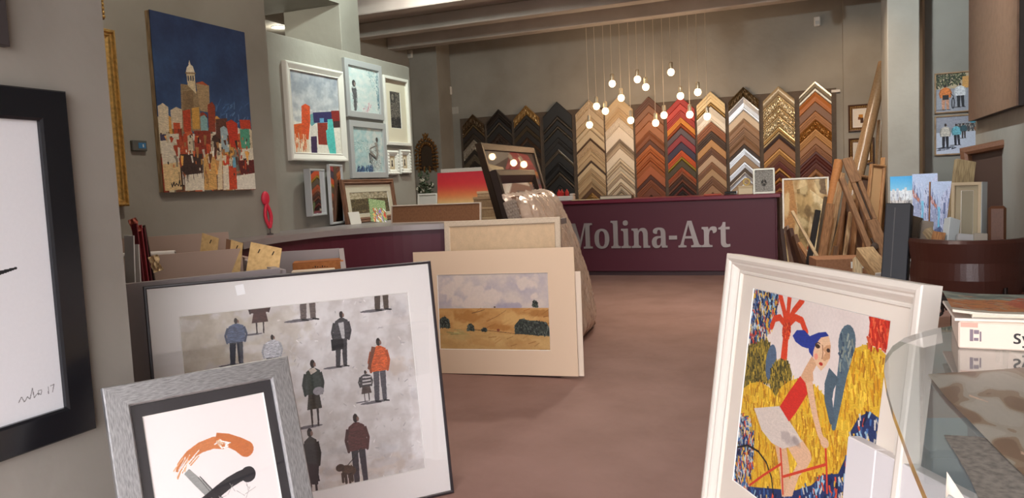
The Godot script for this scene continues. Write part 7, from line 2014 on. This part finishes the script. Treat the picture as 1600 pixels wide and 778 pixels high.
	bar("wedge", Vector3(0.258, 0.482, -6.300), Vector3(0.263, 0.636, -6.400), 0.06, 0.04, c.call(214, 188, 150), "small pale wooden wedge left of the stretcher block", "board", 30.0)

func easel() -> void:
	var wd := plankwood("easel", rgb(150, 108, 74))
	var ends := [Vector3(0.718, 0.004, -7.350), Vector3(0.230, 1.419, -7.800)]
	var o := thing("easel", "folded brown wooden easel arm with a dark slot leaning across the pile", "easel", bar_xf(ends[0], ends[1], 22.0))
	var l: float = (ends[1] - ends[0]).length()
	var arm := MB.new()
	# an arm in four pieces round its slot
	arm.box(Vector3(-0.05, 0, -0.03), Vector3(0.05, l * 0.6, 0), 0.004)
	arm.box(Vector3(-0.05, l * 0.6, -0.03), Vector3(-0.012, l * 0.84, 0), 0.003)
	arm.box(Vector3(0.012, l * 0.6, -0.03), Vector3(0.05, l * 0.84, 0), 0.003)
	arm.box(Vector3(-0.05, l * 0.84, -0.03), Vector3(0.05, l, 0), 0.006)
	part("arm", arm.done(), wd, o)
	part("slot_back", boxm(Vector3(-0.014, l * 0.59, -0.032), Vector3(0.014, l * 0.85, -0.024)), mat("slot_dark", rgb(48, 34, 26), 0.9), o)
	var dk := plankwood("easel_dark", rgb(72, 52, 40))
	part("rear_leg", boxm(Vector3(-0.11, 0.0, -0.1), Vector3(-0.06, l * 0.9, -0.06), 0.004), wd, o)
	part("slide", boxm(Vector3(-0.06, 0.02, -0.05), Vector3(0.02, l * 0.5, -0.031), 0.003), dk, o)
	part("cross_bar", boxm(Vector3(-0.26, l * 0.3, -0.06), Vector3(0.02, l * 0.3 + 0.03, -0.032), 0.003), dk, o, Transform3D(Basis(Vector3.BACK, 0.2), Vector3.ZERO))
	var k := MB.new()
	k.lathe([Vector2(0, -0.02), Vector2(0.03, -0.02), Vector2(0.034, 0.0), Vector2(0.03, 0.02), Vector2(0, 0.024)], 14, Transform3D(Basis(Vector3.RIGHT, PI / 2), Vector3(-0.08, l * 0.44, 0.01)))
	part("knob", k.done(), dk, o)
	part("peg", boxm(Vector3(-0.085, l * 0.44 - 0.008, -0.07), Vector3(-0.075, l * 0.44 + 0.008, 0.0)), dk, o)

func tub_group() -> void:
	# leather tub chair seen from behind, its seat stacked with frames
	var o := thing("tub_chair", "dark brown leather tub chair seen from behind, loaded with frames", "chair", place(0.82, 0, -5.4))
	var lt := mat("leather_brown", rgb(70, 36, 28), 0.36)
	lt.normal_enabled = true
	lt.normal_texture = tx.plaster_n
	lt.uv1_triplanar = true
	lt.uv1_scale = Vector3(3, 3, 3)
	lt.normal_scale = 0.25
	var k := MB.new()
	var n := 28
	var y0 := 0.54
	var y1 := 0.872
	var ring := func(i: int, r: float, y: float) -> Vector3:
		var a := -1.2 + 2.4 * i / n
		return Vector3(sin(a) * r * 0.78, y, 0.40 - r + cos(a) * r)
	for i in n:
		var f: Array = []
		for q in [[0.42, y0], [0.44, y0 + 0.1], [0.43, y0 + 0.2], [0.45, y1 - 0.02], [0.44, y1], [0.405, y1], [0.395, y1 - 0.02], [0.38, y0 + 0.1], [0.385, y0], [0.42, y0]]:
			f.append(q)
		for j in f.size() - 1:
			var a: Vector3 = ring.call(i, f[j][0], f[j][1]) + Vector3(0, 0, f[j][0] - 0.42)
			var b: Vector3 = ring.call(i + 1, f[j][0], f[j][1]) + Vector3(0, 0, f[j][0] - 0.42)
			var c: Vector3 = ring.call(i + 1, f[j + 1][0], f[j + 1][1]) + Vector3(0, 0, f[j + 1][0] - 0.42)
			var d: Vector3 = ring.call(i, f[j + 1][0], f[j + 1][1]) + Vector3(0, 0, f[j + 1][0] - 0.42)
			k.quad(a, b, c, d, Vector2(i * 0.03, f[j][1]), Vector2(i * 0.03 + 0.03, f[j][1]), Vector2(i * 0.03 + 0.03, f[j + 1][1]), Vector2(i * 0.03, f[j + 1][1]))
	part("backrest", k.done(), lt, o)
	part("seat", boxm(Vector3(-0.31, 0.46, -0.5), Vector3(0.31, 0.56, 0.3), 0.03), lt, o)
	var iron := mat("wrought_iron", rgb(40, 30, 26), 0.4, 0.6)
	for s in [[-0.24, 0.36], [0.14, 0.4], [-0.3, -0.4], [0.25, -0.4]]:
		var t := MB.new()
		t.tube([Vector3(s[0], 0.0, s[1]), Vector3(s[0], 0.25, s[1] - 0.02), Vector3(s[0], 0.6, s[1] - 0.03)], 0.014, 8)
		part("leg", t.done(), iron, o)
	for s in [-0.2, 0.1]:
		var t := MB.new()
		var path := []
		for i in 26:
			var a := TAU * 1.6 * i / 25.0
			var r := 0.05 - 0.036 * i / 25.0
			path.append(Vector3(s + cos(a) * r, 0.47 + sin(a) * r, 0.385))
		t.tube(path, 0.009, 8)
		part("scroll", t.done(), iron, o)
	part("apron", boxm(Vector3(-0.26, 0.52, 0.34), Vector3(0.2, 0.55, 0.36), 0.004), iron, o)
	# paintings and frames behind and on the chair
	var g := "canvases propped around the tub chair"
	var s1 := Vector3(0.517, 0.874, -6.900)
	var s2 := Vector3(0.688, 1.237, -6.900)
	canvas("canvas_painting", "street scene canvas with bright blue sky and white houses, beside the pillar", "painting", place((s1.x + s2.x) / 2, 0.56, -6.8, 4, 5), s2.x - s1.x, s2.y - 0.56, 0.03, art_mat("village_a", art_village(false), 0.5), g)
	var s3 := Vector3(0.650, 0.882, -6.700)
	var s4 := Vector3(0.821, 1.251, -6.700)
	canvas("canvas_painting", "lavender shaded alley canvas, overlapping the blue sky street scene", "painting", place((s3.x + s4.x) / 2, 0.56, -6.6, -3, 5), s4.x - s3.x, s4.y - 0.56, 0.03, art_mat("village_b", art_village(true), 0.5), g)
	var st := thing("stand", "low dark bench behind the tub chair holding canvases", "bench", place(0.62, 0, -6.75))
	part("top", boxm(Vector3(-0.25, 0.5, -0.3), Vector3(0.4, 0.555, 0.32), 0.004), plankwood("bench_dark", rgb(66, 46, 36)), st)
	for sx in [-0.22, 0.34]:
		for sz in [-0.26, 0.26]:
			part("leg", boxm(Vector3(sx, 0, sz), Vector3(sx + 0.04, 0.5, sz + 0.04), 0.003), plankwood("bench_dark", Color.WHITE), st)
	var s5 := Vector3(0.745, 0.882, -6.350)
	var s6 := Vector3(0.884, 1.189, -6.350)
	var al := canvas("canvas_painting", "wood edged canvas of a dark blue alley with pale streaks", "painting", place((s5.x + s6.x) / 2, 0.56, -6.45, -22, 4), (s6.x - s5.x) * 1.05, s6.y - 0.56, 0.035, art_mat("village_b", null), g)
	part("wood_edge", boxm(Vector3(-0.1 - (s6.x - s5.x) / 2 + 0.085, 0, -0.035), Vector3(-(s6.x - s5.x) / 2 - 0.006, s6.y - 0.56, 0.004), 0.002), plankwood("edge_wood", rgb(170, 116, 76)), al)
	var ply := plankwood("ply_pale", rgb(176, 154, 116))
	bar("packed_board", Vector3(0.812, 0.708, -5.750), Vector3(0.907, 1.333, -5.950), 0.13, 0.03, ply, "tan plastic wrapped panel leaning behind the pale box frame", "panel", 18.0, g)
	# pale deep box frame
	var pa := Vector3(0.830, 0.865, -5.350)
	var pb := Vector3(0.837, 1.194, -5.400)
	var pf := thing("box_frame", "pale grey deep box frame with a grey panel, standing on the tub chair", "frame", place(pa.x - 0.015, 0.562, -5.4, -28, 2))
	picture(pf, 0.17, pb.y - 0.56, flat_prof(0.02, 0.09), mat("frame_pale_wood", rgb(196, 180, 150), 0.6), {"art": mat("panel_grey", rgb(146, 140, 120), 0.7), "mat": 0.03, "inset": 0.02, "matmat": mat("panel_sand", rgb(170, 160, 134), 0.8)})
	part("painted_side", boxm(Vector3(0.085, 0, -0.09), Vector3(0.088, pb.y - 0.56, 0)), mat("side_blue_white", rgb(196, 206, 208), 0.5), pf, Transform3D(), "bluish white painted side")
	# brown wrapped frame on the right wall
	var e0 := Vector3(0.950, 1.469, -6.500)
	var e1 := Vector3(1.151, 1.449, -6.280)
	var e := thing("padded_picture", "large brown frame with padded corners leaning by the right wall", "frame", place((e0.x + e1.x) / 2 + 0.12, 0.558, -6.36, -38, 4.0, 8.0))
	var lw := mat("wrap_brown", rgb(104, 66, 44), 0.5, 0.0, tx.card, Vector3(3, 3, 1))
	picture(e, 0.4, e0.y - 0.56, [Vector2(0, 0), Vector2(0, 0.06), Vector2(0.01, 0.076), Vector2(0.04, 0.08), Vector2(0.06, 0.07), Vector2(0.066, 0.03), Vector2(0.066, 0)], lw, {"art": mat("panel_umber", rgb(62, 42, 34), 0.4), "inset": 0.05})
	var q := Vector3(0.965, 0.959, -5.300)
	var bb := thing("leather_block", "small brown padded block standing beside the pale box frame", "block", place(q.x, 0.56, -5.28, -10))
	part("body", boxm(Vector3(-0.045, 0, -0.08), Vector3(0.045, Vector3(0.964, 1.050, -5.300).y - 0.56, 0.02), 0.014), lw, bb)
	# small things along the chair back
	var film := mat("film_grey", rgb(150, 140, 128), 0.2)
	bar("packed_picture", Vector3(0.533, 0.735, -5.500), Vector3(0.573, 0.984, -5.600), 0.1, 0.05, mat("wrap_dark", rgb(92, 80, 68), 0.25), "dark plastic wrapped frame at the left of the tub chair", "frame", 30.0, g)
	bar("packed_picture", Vector3(0.600, 0.740, -5.450), Vector3(0.633, 0.956, -5.550), 0.07, 0.05, film, "grey plastic wrapped frame second along the tub chair", "frame", 10.0, g)
	bar("stretcher_bar", Vector3(0.698, 0.788, -5.280), Vector3(0.612, 0.924, -5.360), 0.05, 0.04, plankwood("pale_bar", rgb(206, 186, 150)), "pale stretcher bar lying slantwise on the tub chair", "stretcher bar", 22.0, g)
	bar("box_frame", Vector3(0.725, 0.790, -5.250), Vector3(0.756, 0.981, -5.330), 0.075, 0.05, mat("side_blue_white", Color.WHITE), "small bluish white block frame on the tub chair", "frame", 35.0, g)
	bar("board_offcut", Vector3(0.634, 0.796, -5.200), Vector3(0.662, 0.907, -5.260), 0.07, 0.02, plankwood("orange_ply", rgb(196, 142, 90)), "orange brown board low on the tub chair", "board", 0.0, g)
	bar("box_frame", Vector3(0.785, 0.789, -5.180), Vector3(0.797, 0.895, -5.220), 0.09, 0.05, mat("frame_silver_paint", Color.WHITE), "small silver grey block frame at the right of the tub chair", "frame", 5.0, g)
	bar("box_frame", Vector3(0.863, 0.790, -5.160), Vector3(0.869, 0.899, -5.200), 0.07, 0.05, mat("frame_pewter", Color.WHITE), "small pewter grey block under the pale box frame", "frame", 5.0, g)
